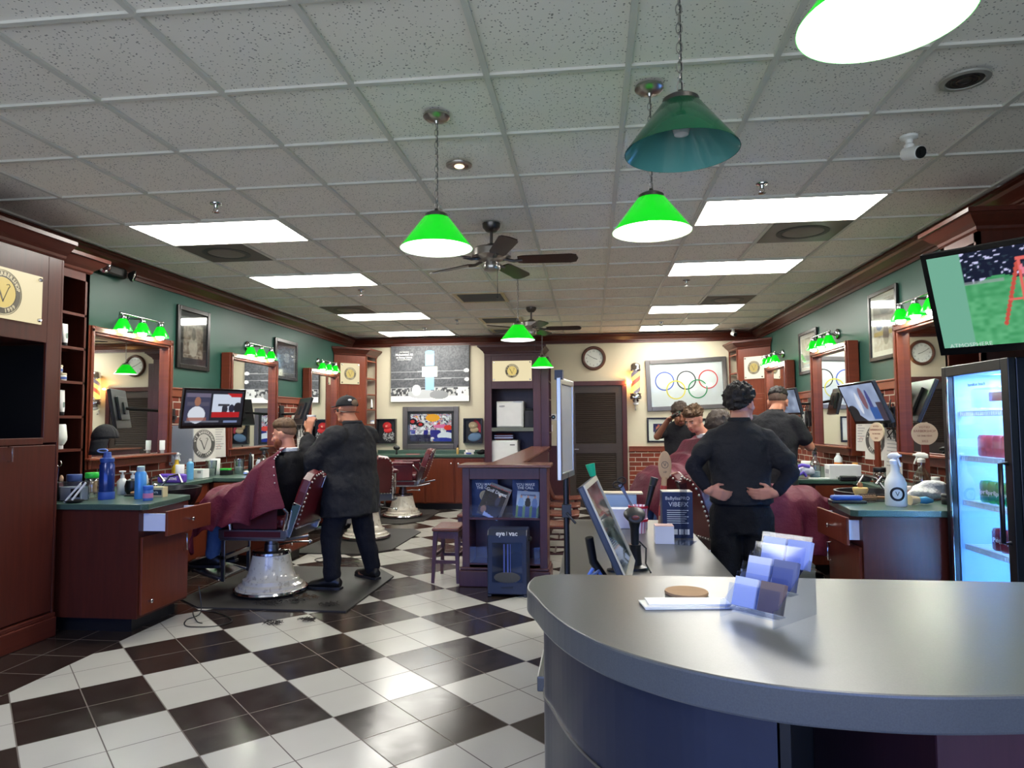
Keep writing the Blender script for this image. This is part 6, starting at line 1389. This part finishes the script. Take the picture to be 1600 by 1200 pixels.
def tube_(label, loc, col, cap, h=.15, rz=0, group=None):
    t = thing('product_tube', label, 'tube', loc, rz, group)
    mk('tube_body', B().loft([((0,0,.028),V3((.02,0,0)),V3((0,.02,0))),((0,0,.06),V3((.024,0,0)),V3((0,.019,0))),((0,0,h*.8),V3((.027,0,0)),V3((0,.01,0))),((0,0,h),V3((.028,0,0)),V3((0,.003,0)))], 20), col, t)
    mk('screw_cap', B().lathe(cyl(.019,.0275), 20), cap, t); mk('print', B().box(-.008,.008,-.0195,-.0192,.06,.1), F((120,140,130),.6), t); return t
def jar(label, loc, col, lid, r=.034, h=.04, group=None, name='jar', lab=None):
    t = thing(name, label, 'jar', loc, 0, group); mk('jar_body', B().lathe(cyl(r,h), 24), col, t); mk('lid', B().lathe(cyl(r*1.02,h*.4,h+.0005), 24), lid, t)
    if lab: mk('label_band', B().ring((0,0,h*.25), r*.995, r*1.012, 28, None, 0, h*.45), lab, t)
    return t
WHT, BLK = M['white'], M['black']
gm = glassm('frosted_glass', (225,232,232), .5)
milky = flat((206,210,206), .35, name='milky_plastic'); amber = flat((196,168,112), .3)
# --- left shelf unit
sx = -4.02
tube_('white product tube at left on the second shelf of the narrow shelf unit', (-3.93,4.52,2.0205), WHT, BLK, .17, PI/2, 'tubes in the shelf unit'); tube_('white product tube at right on the second shelf of the narrow shelf unit', (-3.93,4.68,2.0205), WHT, BLK, .17, PI/2, 'tubes in the shelf unit')
J0 = dict(col=F((214,214,206),.4), lid=F((196,184,150),.4), lab=F((70,96,160),.5), group='small jars in the shelf unit')
for x, y, z, l in ((-3.93,4.48,1.7605,'bottom left of the'), (-3.93,4.66,1.7605,'bottom right of the'), (-3.93,4.62,1.8175,'upper right of the'), (-3.93,4.49,1.8175,'middle left of the'), (-3.93,4.49,1.8745,'topmost of the')): jar('small cream jar, '+l+' stack in the narrow shelf unit', (x,y,z), **J0)
vessel('pump_bottle', 'dark bottle with white pump on a shelf of the narrow shelf unit', 'bottle', (-3.93,4.5,1.5005), [('bottle_body', [(.03,0),(.032,.01),(.032,.1),(.015,.125),(.015,.14)], F((44,30,24),.2)), ('label_band', [(.0325,.03),(.0328,.035),(.0328,.08),(.0325,.085)], F((206,150,60),.5)), ('pump', [(.014,.1405),(.014,.165),(.008,.167),(.008,.185),(.012,.186),(.012,.195)], WHT)])
tube_('tall white product tube on the fourth shelf of the narrow shelf unit', (-3.93,4.67,1.5005), WHT, BLK, .19, PI/2)
for y, l in ((4.52,'left'),(4.66,'right')): vessel('upturned_bottle', 'white bottle standing on its cap, %s one on the lowest board of the shelf unit' % l, 'bottle', (-3.93,y,1.2505), [('screw_cap', cyl(.026,.03), WHT), ('bottle_body', [(.03,.031),(.048,.065),(.05,.09),(.04,.18),(.036,.185)], F((222,224,214),.35))], 'upturned white bottles in the shelf unit')
# --- left nearest counter
t = thing('tool_caddy', 'black caddy with scissors at the left end of the nearest left counter', 'tool caddy', (-3.87,4.6,CZ)); mk('box', B().box(-.07,.03,-.05,.06,0,.13), BLK, t, bevel=.004); mk('scissors', B().tube([(-.02,0,.1),(-.01,0,.24)], .005).tube([(-.01+.022*math.cos(a),0,.265+.024*math.sin(a)) for a in [k*PI/6 for k in range(12)]], .004, 6, True).tube([(-.035+.022*math.cos(a),0,.235+.024*math.sin(a)) for a in [k*PI/6 for k in range(12)]], .004, 6, True), M['chrome'], t); mk('brush_tip', B().ball((.0,.02,.15),(.014,.014,.03)), F((206,170,140),.7), t)
t = thing('crystal_box', 'clear faceted plastic box with dark label on the nearest left counter', 'box', (-3.71,4.56,CZ)); mk('box', B().box(-.1,.08,-.04,.05,0,.14), gm, t, bevel=.008); mk('label_patch', B().box(.0,.07,-.0415,-.0405,.03,.09), BLK, t); mk('filling', B().box(-.09,.07,-.03,.04,.005,.1), F((190,192,206),.6), t, kind='stuff')
vessel('lidded_tub', 'clear tub with bright green lid on the nearest left counter', 'tub', (-3.72,4.74,CZ), [('tub_body', cyl(.045,.15), gm), ('lid', cyl(.048,.04,.1505), F((40,190,60),.4))])
jar('dark blue tin behind the faceted box on the nearest left counter', (-3.8,4.66,CZ), F((44,54,90),.4), F((60,80,130),.4), .05, .13, name='tin')
t = thing('comb_tray', 'black dish with white handled combs leaning on it, left counter', 'tray', (-3.625,4.45,CZ)); mk('dish', B().lathe([(.04,0),(.06,.012),(.062,.018),(.04,.008),(.001,.008)], 26), BLK, t)
for k, (a, b_) in enumerate((((-.06,-.02,.004),(.03,.02,.13)),((.0,-.02,.02),(.07,.02,.14)))): mk('comb_handle', B().tube([a,b_], .007, 8), WHT, t)
vessel('water_bottle', 'large navy blue water bottle with loop lid on the nearest left counter', 'bottle', (-3.555,4.68,CZ), [('bottle_body', [(.05,.055),(.051,.06),(.051,.25),(.044,.262),(.044,.27)], F((26,50,112),.15,.2)), ('boot', [(.054,0),(.055,.004),(.055,.05),(.053,.0545)], F((34,72,150),.5)), ('lid', [(.046,.271),(.047,.275),(.047,.3),(.03,.305),(.026,.32),(.024,.345)], F((40,70,140),.4))])
mk('carry_loop', B().tube([(-.02+.04*math.cos(a)-.02,.0,.355+.012*math.sin(a)) for a in [k*PI/8 for k in range(16)]], .005, 6, True), F((120,150,210),.4), [o for o in C.objects if o.name == 'water_bottle'][0])
t = thing('cap_stand', 'charcoal baseball cap on a wooden stand in front of the nearest left mirror', 'cap', (-3.86,5.05,CZ))
mk('stand', B().lathe([(.07,0),(.07,.015),(.018,.02),(.018,.42),(.05,.44),(.001,.45)], 20), M['cherry'], t)
P = [[(.092*math.cos(a)*math.cos(th), .105*math.sin(a)*math.cos(th), .44+.11*math.sin(th)) for a in [2*PI*k/28 for k in range(29)]] for th in [PI/2*q/10*1.02 for q in range(11)]]
mk('cap_crown', B().grid(P), M['cap_cloth'], t, solid=.006); mk('cap_brim', B().grid([[(.08*math.sin(a)*(1-.1*r)-.0, -.075*math.cos(a)-.025-.035*r, .442-.13*r) for a in [-1.2+.2*k for k in range(13)]] for r in (0,.25,.5,.75,1)]), M['cap_cloth'], t, solid=.006)
vessel('spray_can', 'light blue aerosol can on the nearest left counter', 'spray can', (-3.315,4.72,CZ), [('can_body', [(.038,0),(.04,.004),(.04,.185),(.03,.2)], F((66,140,206),.3,.2)), ('spray_cap', [(.027,.2005),(.027,.235),(.02,.24)], F((150,170,180),.4))])
jar('bright blue lidded tub beside the aerosol can, left counter', (-3.185,4.62,CZ), F((70,110,180),.4), F((50,100,190),.4), .034, .075, lab=F((196,120,160),.5), name='tub')
t = thing('product_carton', 'cream box with dark label near the edge of the nearest left counter', 'box', (-3.26,4.86,CZ)); mk('carton', B().box(-.06,.05,-.03,.03,0,.075), F((206,190,150),.6), t); mk('label_patch', B().box(-.05,.04,-.0315,-.0305,.015,.055), F((34,44,60),.5), t); mk('lettering', B().text('V76', .022, (-.005,-.032,.035), R_XZ, 0), WHT, t)
vessel('pump_bottle', 'round black dispenser with white pump on the nearest left counter', 'bottle', (-3.58,5.0,CZ), [('bottle_body', [(.035,0),(.052,.03),(.055,.07),(.045,.11),(.02,.125)], BLK), ('pump', [(.015,.1255),(.015,.15),(.007,.152),(.007,.17),(.022,.172),(.022,.182)], WHT)])
vessel('pump_bottle', 'pale pump bottle behind the navy water bottle, left counter', 'bottle', (-3.68,5.02,CZ), [('bottle_body', [(.036,0),(.038,.005),(.038,.1),(.018,.125)], milky), ('pump', [(.015,.1255),(.015,.15),(.007,.152),(.007,.17),(.024,.172),(.024,.182)], WHT)])
jar('wide wooden lidded jar at the left end of the counter by the mirror', (-4.08,5.15,CZ), F((186,150,112),.6), F((60,50,44),.5), .07, .09)
t = thing('tool_tray', 'black rubber tool mat with wooden brushes on the nearest left counter', 'tray', (-3.42,4.9,CZ)); mk('pad', B().box(-.13,.08,-.035,.05,0,.012), BLK, t, bevel=.003); mk('wood_brush', B().tube([(-.1,0,.024),(-.02,.02,.026),(.04,.0,.022)], [.008,.014,.01], 8), F((190,140,90),.5), t)
# --- around the black bowl and mirror, left
t = thing('wipes_pack', 'purple pack of wipes lying behind the black shampoo bowl', 'packet', (-3.95,6.02,CZ)); mk('pack', B().box(-.09,.17,-.04,.04,.0,.085), F((92,62,170),.35), t, bevel=.02, seg=3); mk('label_text', B().text('SENSITIVE', .032, (.04,-.041,.04), R_XZ, 0, bold=.001), WHT, t)
vessel('cleaner_bottle', 'white bottle with blue lid and dark contents beside the purple pack', 'bottle', (-4.1,5.85,CZ), [('bottle_body', [(.05,0),(.06,.02),(.05,.08),(.024,.12)], F((196,196,196),.4)), ('screw_cap', cyl(.026,.03,.1205), F((50,80,170),.4))])
spray('yellow spray bottle with white trigger below the studio news television', (-4.08,6.35,CZ), 1.2, F((228,190,50),.4), WHT, .2, .045)
vessel('canister', 'plain white canister in front of the yellow spray bottle', 'canister', (-3.95,6.2,CZ), [('body', cyl(.04,.16), WHT)])
vessel('bottle', 'sky blue bottle with pale cap next to the white canister', 'bottle', (-3.97,6.4,CZ), [('bottle_body', [(.033,0),(.034,.005),(.034,.16),(.015,.18)], F((100,170,220),.35)), ('screw_cap', cyl(.014,.025,.1805), WHT)])
t = thing('glove_box', 'white glove box behind the purple pack, by the brick wall', 'box', (-4.05,6.62,CZ)); mk('carton', B().box(-.1,.12,-.06,.06,0,.09), WHT, t, bevel=.003); mk('flap', B().box(.06,.1,-.062,-.0605,.05,.075), F((150,150,150),.5), t)
for k, (x, y, lab) in enumerate(((-4.04,6.9,'clear plastic jar beside the white glove box, left wall'), (-3.9,7.22,'clear plastic jar on the middle left worktop by the green lighter'))): vessel('clear_jar', lab, 'jar', (x,y,CZ), [('jar_body', [(.045,0),(.048,.004),(.06,.16),(.057,.158),(.046,.008)], gm), ('contents', cyl(.04,.07,.002), F((206,206,198),.6))], 'clear jars')
t = thing('switch_box', 'black box with bright green lid between the clear jars', 'box', (-3.94,7.02,CZ)); mk('box', B().box(-.05,.06,-.04,.04,0,.05), BLK, t, bevel=.004); mk('lid', B().box(-.05,.05,-.04,.03,.0505,.07), F((60,200,70),.4), t, bevel=.003)
vessel('canister', 'cream canister with dark knob behind the clear jars', 'canister', (-4.12,7.1,CZ), [('body', cyl(.06,.17), WHT)])
t = thing('remote_control', 'white hair clipper lying on the middle left worktop', 'clippers', (-3.75,7.1,CZ), .4); mk('casing', B().ball((0,0,.022), (.025,.08,.021), 16, 10), WHT, t); mk('blade', B().box(-.018,.018,-.1,-.07,.012,.03), M['chrome'], t)
t.name = 'hair_clippers'
vessel('bottle', 'slim black bottle leaning by the clear jar, middle left worktop', 'bottle', (-3.86,7.4,CZ), [('bottle_body', [(.022,0),(.024,.005),(.024,.17),(.01,.2)], BLK), ('screw_cap', cyl(.011,.02,.2005), M['dark'])])
spray('clear spray bottle with black trigger on the middle left worktop', (-3.62,7.24,CZ), 1.9, gm, BLK, .22, .045, F((214,216,216),.4))
vessel('bottle', 'small patterned bottle right of the clear spray bottle', 'bottle', (-3.72,7.32,CZ), [('bottle_body', [(.03,0),(.032,.004),(.032,.12),(.012,.15)], F((170,176,184),.4)), ('screw_cap', cyl(.013,.02,.1505), BLK)])
tube_('white tube leaning behind the bearded client, middle left worktop', (-3.9,7.5,CZ), WHT, WHT, .2)
vessel('bottle', 'small white bottle on the ledge of the nearest left mirror', 'bottle', (-4.105,6.15,1.154), [('bottle_body', [(.02,.03),(.024,.034),(.024,.12),(.022,.124)], WHT), ('screw_cap', cyl(.018,.0295), F((150,150,146),.3))])
# wall leaflets and plaques between the mirrors
def leaflet(label, loc, a, w, h, kind, roll=0):
    t = wallthing('wall_plaque' if kind == 'logo' else 'leaflet', label, 'plaque' if kind == 'logo' else 'leaflet', loc, a, None, -.04, roll)
    mk('wall_bracket', B().box(-.03,.03,-.03,.03,-.058,-.0005), M['dark'], t)
    mk('board', B().box(-w/2,w/2,-h/2,h/2,0,.006), F((150,146,138),.4) if kind == 'clear' else F((196,192,184),.5), t)
    if kind == 'logo': emblem(t, 0, 0, .0062, w*.47, [F((66,64,62),.5), F((176,172,164),.5), F((206,202,194),.5)])
    elif kind == 'text':
        b = B()
        for k in range(9): b.box(-w*.35, w*.35-.02*(k%3), h*.35-k*h*.075, h*.35-k*h*.075+.008, .0062, .007)
        mk('lines_of_print', b, F((140,140,140),.6), t); mk('drawing', B().ring((0,-h*.18,.0063), .02, .024, 20, None, 0, .0006), F((180,110,100),.6), t)
    else: mk('clear_sleeve', B().box(-w/2-.01,w/2+.01,-h/2,h/2,.008,.011), M['acrylic'], t); mk('standoffs', B().lathe(cyl(.01,.02), 12, (-w/2+.02,h/2-.02,.0)).lathe(cyl(.01,.02), 12, (-w/2+.02,-h/2+.02,.0)), M['chrome'], t)
    return t
XL = WL+.075
leaflet('empty clear leaflet holder on the left wall below the studio news television', (XL,6.56,1.22), PI/2-.25, .3, .4, 'clear')
leaflet('square plaque with round dark emblem below the studio news television', (XL,6.97,1.22), PI/2-.25, .33, .38, 'logo'); leaflet('white leaflet with printed lines next to the emblem plaque, left wall', (XL,7.27,1.24), PI/2-.25, .2, .36, 'text')
leaflet('white leaflet on the left wall behind the head of the bearded client', (XL,8.82,1.26), PI/2-.25, .3, .42, 'text')
leaflet('narrow cream leaflet at the far end of the left brick wall', (XL,9.45,1.26), PI/2-.25, .16, .4, 'text')
XR = WR-.075
leaflet('sheets of white printed paper on the right wall nearest the big mirror', (XR,6.52,1.12), -PI/2+.25, .24, .44, 'text', -.04); leaflet('square plaque with round dark emblem on the right wall below the tilted television', (XR,6.9,1.24), -PI/2+.25, .3, .38, 'logo')
leaflet('white paper slip hanging by the middle right mirror', (XR,7.24,1.3), -PI/2+.25, .16, .36, 'text')
for k, (x, y, z, lab, a) in enumerate(((2.5,6.35,.0,'round wooden award paddle before the right wall papers', -1.25), (2.47,5.42,.0,'round wooden award sign in front of the nearest right mirror', -.3))):
    t = thing('award_paddle', lab, 'award', (x,y,CZ), a); mk('post', B().box(-.025,.025,-.012,.012,.0,.36), M['cherry'], t); mk('foot', B().box(-.05,.05,-.04,.04,-.0,.012), M['cherry'], t)
    d = mk('disc', B().lathe([(.001,-.008),(.085,-.008),(.085,.008),(.001,.008)], 36, (0,0,.44), Rx(PI/2)), F((196,176,150),.6), t); mk('lettering', B().text('VOTED', .022, (0,-.0085,.49), R_XZ, 0).text('BARBERSHOP', .024, (0,-.0085,.46), R_XZ, 0).text('OF THE YEAR', .016, (0,-.0085,.425), R_XZ, 0).text('2022', .022, (0,-.0085,.385), R_XZ, 0), F((120,60,54),.6), d)
# black cable tangles and clipper racks on the brick beside the televisions
def rack(label, x, y, z, sd, seed):
    random.seed(seed); k = 1 if sd == 0 else -1; t = thing('clipper_rack', label, 'clipper rack', (x,y,z))
    mk('rail', B().box(0,k*.012,-.2,.2,-.02,.02), M['dark'], t)
    for q in range(4):
        yy = -.16+q*.1; mk('clipper', B().box(k*.013,k*.06,yy-.022,yy+.022,-.14,.05), [BLK, M['dark'], BLK, WHT][(q+seed)%4], t, bevel=.008)
    cb = B()
    for q in range(9):
        y0 = random.uniform(-.18,.18); cb.tube([(k*(.03+random.random()*.05), y0+random.uniform(-.05,.05), .1-s_*.07+random.uniform(-.03,.03)) for s_ in range(6)], .005, 6)
    mk('cords', cb, BLK, t, kind='stuff'); return t
rack('black clippers and cords on the left brick wall beyond the middle mirror', WL+.045, 9.36, 1.5, 0, 3); rack('black clippers and tangled cords on the right brick wall behind the tilted television', WR-.045, 6.6, 1.5, 1, 4); rack('black clippers and cords on the right brick wall behind the pale grey television', WR-.045, 9.0, 1.5, 1, 5)
for x, y, k, lab in ((WL+.014,6.5,1,'black wall outlet on the brick left of the studio news television'), (WL+.014,8.82,1,'black wall outlet on the left brick wall near the turned television')):
    t = wallthing('wall_outlet', lab, 'outlet', (x,y,1.52), PI/2, 'black wall outlets'); mk('plate', B().box(-.04,.04,-.07,.07,0,.008), BLK, t, bevel=.003); mk('plug', B().box(-.02,.02,-.04,0,.0085,.04), M['dark'], t, bevel=.003)
# --- right nearest counter
spray('big milky spray bottle with round emblem at the front of the nearest right counter', (1.92,4.62,CZ), .3, milky, F((206,214,226),.4), .25, .06, None, -PI/2-.55, 1.05)
spray('milky spray bottle with amber liquid beside the drinks fridge, right counter', (2.34,5.2,CZ), -2.2, gm, F((226,224,210),.4), .24, .056, amber, -.6-PI/2+2.2, 1.0)
t = thing('hair_clippers', 'blue and black clippers lying at the front corner of the nearest right counter', 'clippers', (1.66,4.75,CZ), .0); mk('casing', B().box(-.09,.1,-.03,.04,.02,.05), F((50,84,160),.35), t, bevel=.012); mk('black_base', B().box(-.1,.12,-.04,.05,.0,.0195), BLK, t, bevel=.006)
t = thing('round_brush', 'round wooden bristle brush on the nearest right counter', 'brush', (1.82,4.8,CZ), .3); mk('barrel', B().tube([(-.07,0,.03),(.05,0,.03)], .018, 14), F((176,136,96),.5), t); bb = B()
for q in range(10):
    for w_ in range(12):
        a = w_*PI/6; bb.cbox((-.06+q*.012, .024*math.cos(a), .03+.024*math.sin(a)), (.004,.012,.003), Rx(a))
mk('bristles', bb, F((84,70,56),.7), t, kind='stuff'); mk('handle', B().tube([(.05,0,.03),(.16,.0,.026)], [.012,.009], 12), F((150,110,74),.5), t)
t = thing('neck_brush', 'wooden neck brush with cream bristles behind the blue clippers', 'brush', (1.82,4.93,CZ)); mk('bristles', B().lathe([(.02,0),(.042,.05),(.05,.075),(.046,.085),(.001,.088)], 20), F((216,186,120),.8), t); mk('handle', B().lathe([(.016,.0885),(.018,.1),(.012,.12)], 16), F((150,100,60),.4), t)
t = thing('shaving_brush', 'cream and blue shaving brush lying right of the big spray bottle', 'brush', (2.08,4.68,CZ), .2); mk('bristles', B().tube([(-.06,0,.03),(0,0,.03)], [.032,.022], 18), F((206,188,150),.8), t); mk('handle', B().tube([(.001,0,.03),(.05,0,.028),(.1,.01,.022)], [.02,.024,.012], 16), F((80,160,206),.3), t)
jar('low black jar at the right end of the nearest right counter', (2.28,4.72,CZ), BLK, M['dark'], .04, .045)
t = thing('towel', 'folded white towel on the nearest right counter behind the spray bottle', 'towel', (2.28,5.0,CZ)); b = B()
for q, (x, y, z, rx, ry) in enumerate(((0,0,.03,.14,.07),(.02,.01,.075,.12,.06),(-.03,-.02,.05,.1,.06),(.04,.0,.1,.09,.05))): b.ball((x,y,z), (rx,ry,.032), 18, 10)
mk('folds', b, M['towel'], t, remesh=.012, smooth=4, disp=.012, dscale=.05)
jar('pink and white tub in front of the amber spray bottle', (2.2,5.14,CZ), F((206,160,156),.5), F((226,214,210),.5), .04, .055, name='tub')
jar('small bottle with red label beside the fridge, right counter', (2.5,5.35,CZ), WHT, F((216,216,210),.4), .03, .09, lab=F((200,40,40),.5), name='bottle')
t = thing('comb_mat', 'black mat of combs on the nearest right counter', 'tray', (2.0,4.9,CZ)); mk('pad', B().box(-.12,.16,-.05,.06,0,.006), BLK, t, bevel=.002); mk('combs', B().cbox((.0,.0,.009), (.18,.02,.004), Rz(.2)).cbox((.05,.03,.009), (.16,.014,.004), Rz(-.1)), M['dark'], t)
# --- bowl edge and back part of right counter
jar('glass jar with black pump on the right counter by the papers', (2.45,6.2,CZ), gm, BLK, .05, .1, name='dispenser')
t = thing('white_carton', 'white box on the right counter below the emblem plaque', 'box', (2.4,6.75,CZ)); mk('carton', B().box(-.2,.08,-.07,.07,0,.13), WHT, t, bevel=.003); mk('print', B().box(-.205,-.2005,-.05,.03,.05,.09), F((170,170,170),.6), t)
t = thing('clipper_set', 'dark clippers and guards heaped on the right counter behind the bowl', 'clippers', (2.35,6.45,CZ)); mk('clipper_body', B().box(-.14,.0,-.03,.03,0,.05), BLK, t, bevel=.012); mk('spare_clipper', B().box(.01,.12,-.04,.03,0,.045), M['dark'], t, bevel=.012); mk('blade', B().box(-.165,-.1405,-.02,.02,.015,.04), M['chrome'], t)
t = thing('comb', 'white comb lying at the front of the right counter before the clippers', 'comb', (2.1,6.62+.06,CZ)) ; mk('comb_spine', B().box(-.09,.09,-.018,.018,0,.012), WHT, t, bevel=.004)
# --- middle right worktop
Y2 = 6.78
for x, l in ((1.72,'left'),(1.8,'right')): vessel('shaving_brush', 'round tan shaving brush, %s one of two on the middle right worktop' % l, 'brush', (x,Y2,CZ), [('handle', [(.016,0),(.02,.01),(.014,.03)], M['dark']), ('bristles', [(.016,.0305),(.036,.06),(.036,.075),(.02,.092)], F((206,170,110),.8))], 'two round shaving brushes')
t = thing('glove_bag', 'crumpled clear bag with purple gloves on the middle right worktop', 'bag', (1.98,Y2+.02,CZ)); b = B()
for q in range(7): b.ball((random.uniform(-.09,.09), random.uniform(-.03,.03), .04+random.uniform(0,.04)), (.05,.035,.035), 12, 8)
mk('bag_film', b, F((206,206,220),.25), t, remesh=.012, smooth=2, disp=.03, dscale=.04); mk('gloves', B().tube([(-.13,-.05,.04),(-.08,-.055,.07),(-.04,-.06,.03),(0,-.06,.06),(.03,-.055,.02)], .014).tube([(-.06,-.03,.1),(.0,-.03,.125),(.07,-.03,.11)], .016), F((96,72,190),.5), t)
spray('clear spray bottle with blue label and black trigger on the middle right worktop', (2.12,Y2+.06,CZ), -.6, gm, BLK, .22, .048, F((190,206,220),.4))
jar('round pink and white tub near the elbow of the barber in a black polo', (2.14,7.15,CZ), F((206,120,140),.5), WHT, .055, .1, name='tub')
vessel('bottle', 'white and orange bottle on the middle right worktop below the mirror', 'bottle', (2.44,7.15,CZ), [('bottle_body', [(.036,0),(.038,.005),(.038,.17),(.016,.2)], F((206,214,214),.4)), ('label_band', [(.0385,.02),(.039,.03),(.039,.12),(.0385,.13)], F((226,130,50),.5)), ('screw_cap', cyl(.016,.02,.2005), WHT)])
jar('glass jar with wooden lid on the middle right worktop', (2.4,6.95,CZ), gm, F((190,160,110),.5), .055, .07); jar('small jar with wooden lid on the middle right worktop', (2.52,6.98,CZ), gm, F((196,166,116),.5), .04, .07)
tube_('small orange and cream tube standing on the middle right worktop', (2.58,7.1,CZ), F((226,160,80),.5), WHT, .13); vessel('cup', 'black cup on the middle right worktop by the spray bottle', 'cup', (2.3,6.9,CZ), [('cup_body', cyl(.035,.1), BLK)])
t = thing('razor', 'white capped razor lying on the middle right worktop', 'razor', (2.34,6.74,CZ), .2); mk('handle', B().tube([(-.08,0,.02),(.02,0,.02)], .019, 12), WHT, t); mk('tip', B().tube([(.021,0,.02),(.07,0,.02)], .017, 12), M['nickel'], t)
# --- back counter
t = thing('powder_brush', 'black fan brush standing on the back worktop', 'brush', (-3.3,11.35,.9025)); mk('stem', B().lathe([(.02,0),(.012,.05),(.015,.07)], 14), BLK, t); mk('bristles', B().ball((0,0,.11), (.06,.03,.04), 16, 10), BLK, t)
vessel('bottle', 'dark slim bottle at the right of the racing picture, back worktop', 'bottle', (-2.25,11.4,.9025), [('bottle_body', [(.02,0),(.022,.004),(.022,.09),(.01,.11)], F((196,160,90),.3)), ('screw_cap', cyl(.011,.05,.1105), BLK)])
t = thing('paper_pile', 'white papers on the back worktop beside the tall cabinet', 'papers', (-2.05,11.35,.9025)); mk('sheets', B().cbox((0,0,.02), (.16,.18,.04), Rz(.2)).cbox((.02,0,.06), (.12,.14,.03), Rz(.5)), M['paper'], t); mk('blue_sheet', B().box(-.03,.06,-.11,-.1,.01,.03), F((60,80,170),.5), t)
o = mk('cloth_pile', B().ball((0,0,.03),(.08,.06,.03)).ball((.03,.01,.06),(.05,.05,.025)), M['black_cloth'], None, loc=(-1.84,11.3,.9025), remesh=.012, smooth=2); tag(o, 'small pile of dark cloth on the back worktop by the tall cabinet', 'cloth')
t = thing('pink_tray', 'flat pink comb on the back worktop behind the empty chair', 'comb', (-3.0,11.3,.9025)); mk('comb_spine', B().box(-.12,.12,-.02,.02,0,.01), F((206,120,120),.5), t); t.name = 'comb'
# corner cabinet goods
tube_('white tube on a side shelf of the back left corner cabinet', (-3.80,11.52,1.6805), WHT, BLK, .17, PI/2); jar('white jar at lower side shelf of the back left corner cabinet', (-3.80,11.56,1.4205), WHT, F((150,160,190),.5), .036, .045)
vessel('bottle', 'small white bottle on a side shelf of the back right corner cabinet', 'bottle', (2.33,11.5,1.9405), [('bottle_body', cyl(.03,.1), WHT), ('pump', cyl(.014,.05,.1005), BLK)])
# cables on the floor
for lab, loc, P in (('loose black cable looped on the white tile by the nearest left cabinet', (0,0,0), [(-2.98,4.95,.2),(-2.93,4.9,.02),(-2.95,4.75,.006),(-2.85,4.6,.006),(-2.66,4.62,.006),(-2.6,4.75,.006),(-2.75,4.9,.006),(-2.9,4.98,.006),(-3.0,4.92,.02),(-2.85,4.72,.006),(-2.78,4.68,.006)]),
                    ('thin black cable trailing on the floor behind the porcelain chair base', (0,0,0), [(-2.35,6.75,.02),(-2.45,6.85,.006),(-2.7,6.8,.006),(-2.9,6.95,.006),(-2.8,7.1,.006),(-2.5,7.05,.006),(-2.3,7.1,.006)])):
    c0 = P[0]; D_ = []
    for i in range(len(P)-1):
        a, b_, c, d = [V3(P[max(0,min(len(P)-1,k))]) for k in (i-1,i,i+1,i+2)]
        for q in range(5): s_ = q/5; D_.append(.5*((2*b_)+(c-a)*s_+(2*a-5*b_+4*c-d)*s_*s_+(3*b_-a-3*c+d)*s_**3)-V3((c0[0],c0[1],0)))
    o = mk('cable', B().tube(D_, .004, 6), BLK, None, loc=(c0[0],c0[1],0)); tag(o, lab, 'cable')
# two chrome footrest struts seen by the nearest left cabinet
# ================================================================== daylight, camera, view
w = D.worlds.new('daylight'); SC.world = w; w.use_nodes = True
bg = w.node_tree.nodes['Background']; bg.inputs[1].default_value = 1.0
nt = w.node_tree; tc = nt.nodes.new('ShaderNodeTexCoord'); sx_ = nt.nodes.new('ShaderNodeSeparateXYZ'); nt.links.new(tc.outputs['Generated'], sx_.inputs[0])
rp = nt.nodes.new('ShaderNodeValToRGB'); mp = nt.nodes.new('ShaderNodeMapRange'); mp.inputs[1].default_value = -1; mp.inputs[2].default_value = 1; nt.links.new(sx_.outputs[2], mp.inputs[0]); nt.links.new(mp.outputs[0], rp.inputs[0])
rp.color_ramp.elements[0].position = .485; rp.color_ramp.elements[0].color = (1.4,1.5,1.75,1); rp.color_ramp.elements[1].position = .515; rp.color_ramp.elements[1].color = (.4,.75,2.3,1)   # bright pavement added below to lift the ceiling, blue sky above
nt.links.new(rp.outputs[0], bg.inputs[0])
for k, (x0, x1) in enumerate(((-4.0,-1.85), (-1.7,.35), (.5,2.6))):
    l = D.lights.new('window_portal', 'AREA'); l.shape = 'RECTANGLE'; l.size = x1-x0; l.size_y = 2.2; l.cycles.is_portal = True
    o = D.objects.new('window_portal', l); C.objects.link(o); o.location = ((x0+x1)/2, YF-.22, 1.6); o.rotation_euler = (PI/2,0,0)
cam = D.cameras.new('camera'); co = D.objects.new('camera', cam); C.objects.link(co)
cam.sensor_fit = 'HORIZONTAL'; cam.sensor_width = 36; cam.lens = 36*1064.6/1600; cam.clip_start = .02; cam.clip_end = 100
y_, p_, r_ = .1152, .0572, -.0064
fw = V3((-math.sin(y_)*math.cos(p_), math.cos(y_)*math.cos(p_), math.sin(p_))); ri = V3((math.cos(y_), math.sin(y_), 0)); up = ri.cross(fw)
r2 = ri*math.cos(r_)+up*math.sin(r_); u2 = up*math.cos(r_)-ri*math.sin(r_)
m4 = Matrix((r2, u2, -fw)).transposed().to_4x4(); m4.translation = (0,0,CAMZ); co.matrix_world = m4
SC.camera = co
SC.view_settings.view_transform = 'Standard'; SC.view_settings.look = 'None'; SC.view_settings.gamma = 1; SC.view_settings.use_curve_mapping = False
SC.view_settings.exposure = EXPO
try:
    SC.cycles.max_bounces = 8; SC.cycles.diffuse_bounces = 6; SC.cycles.glossy_bounces = 4; SC.cycles.transparent_max_bounces = 16; SC.cycles.sample_clamp_indirect = 8; SC.cycles.caustics_reflective = True; SC.cycles.blur_glossy = 1.0; SC.cycles.caustics_refractive = False
    SC.cycles.use_denoising = True
except Exception: pass
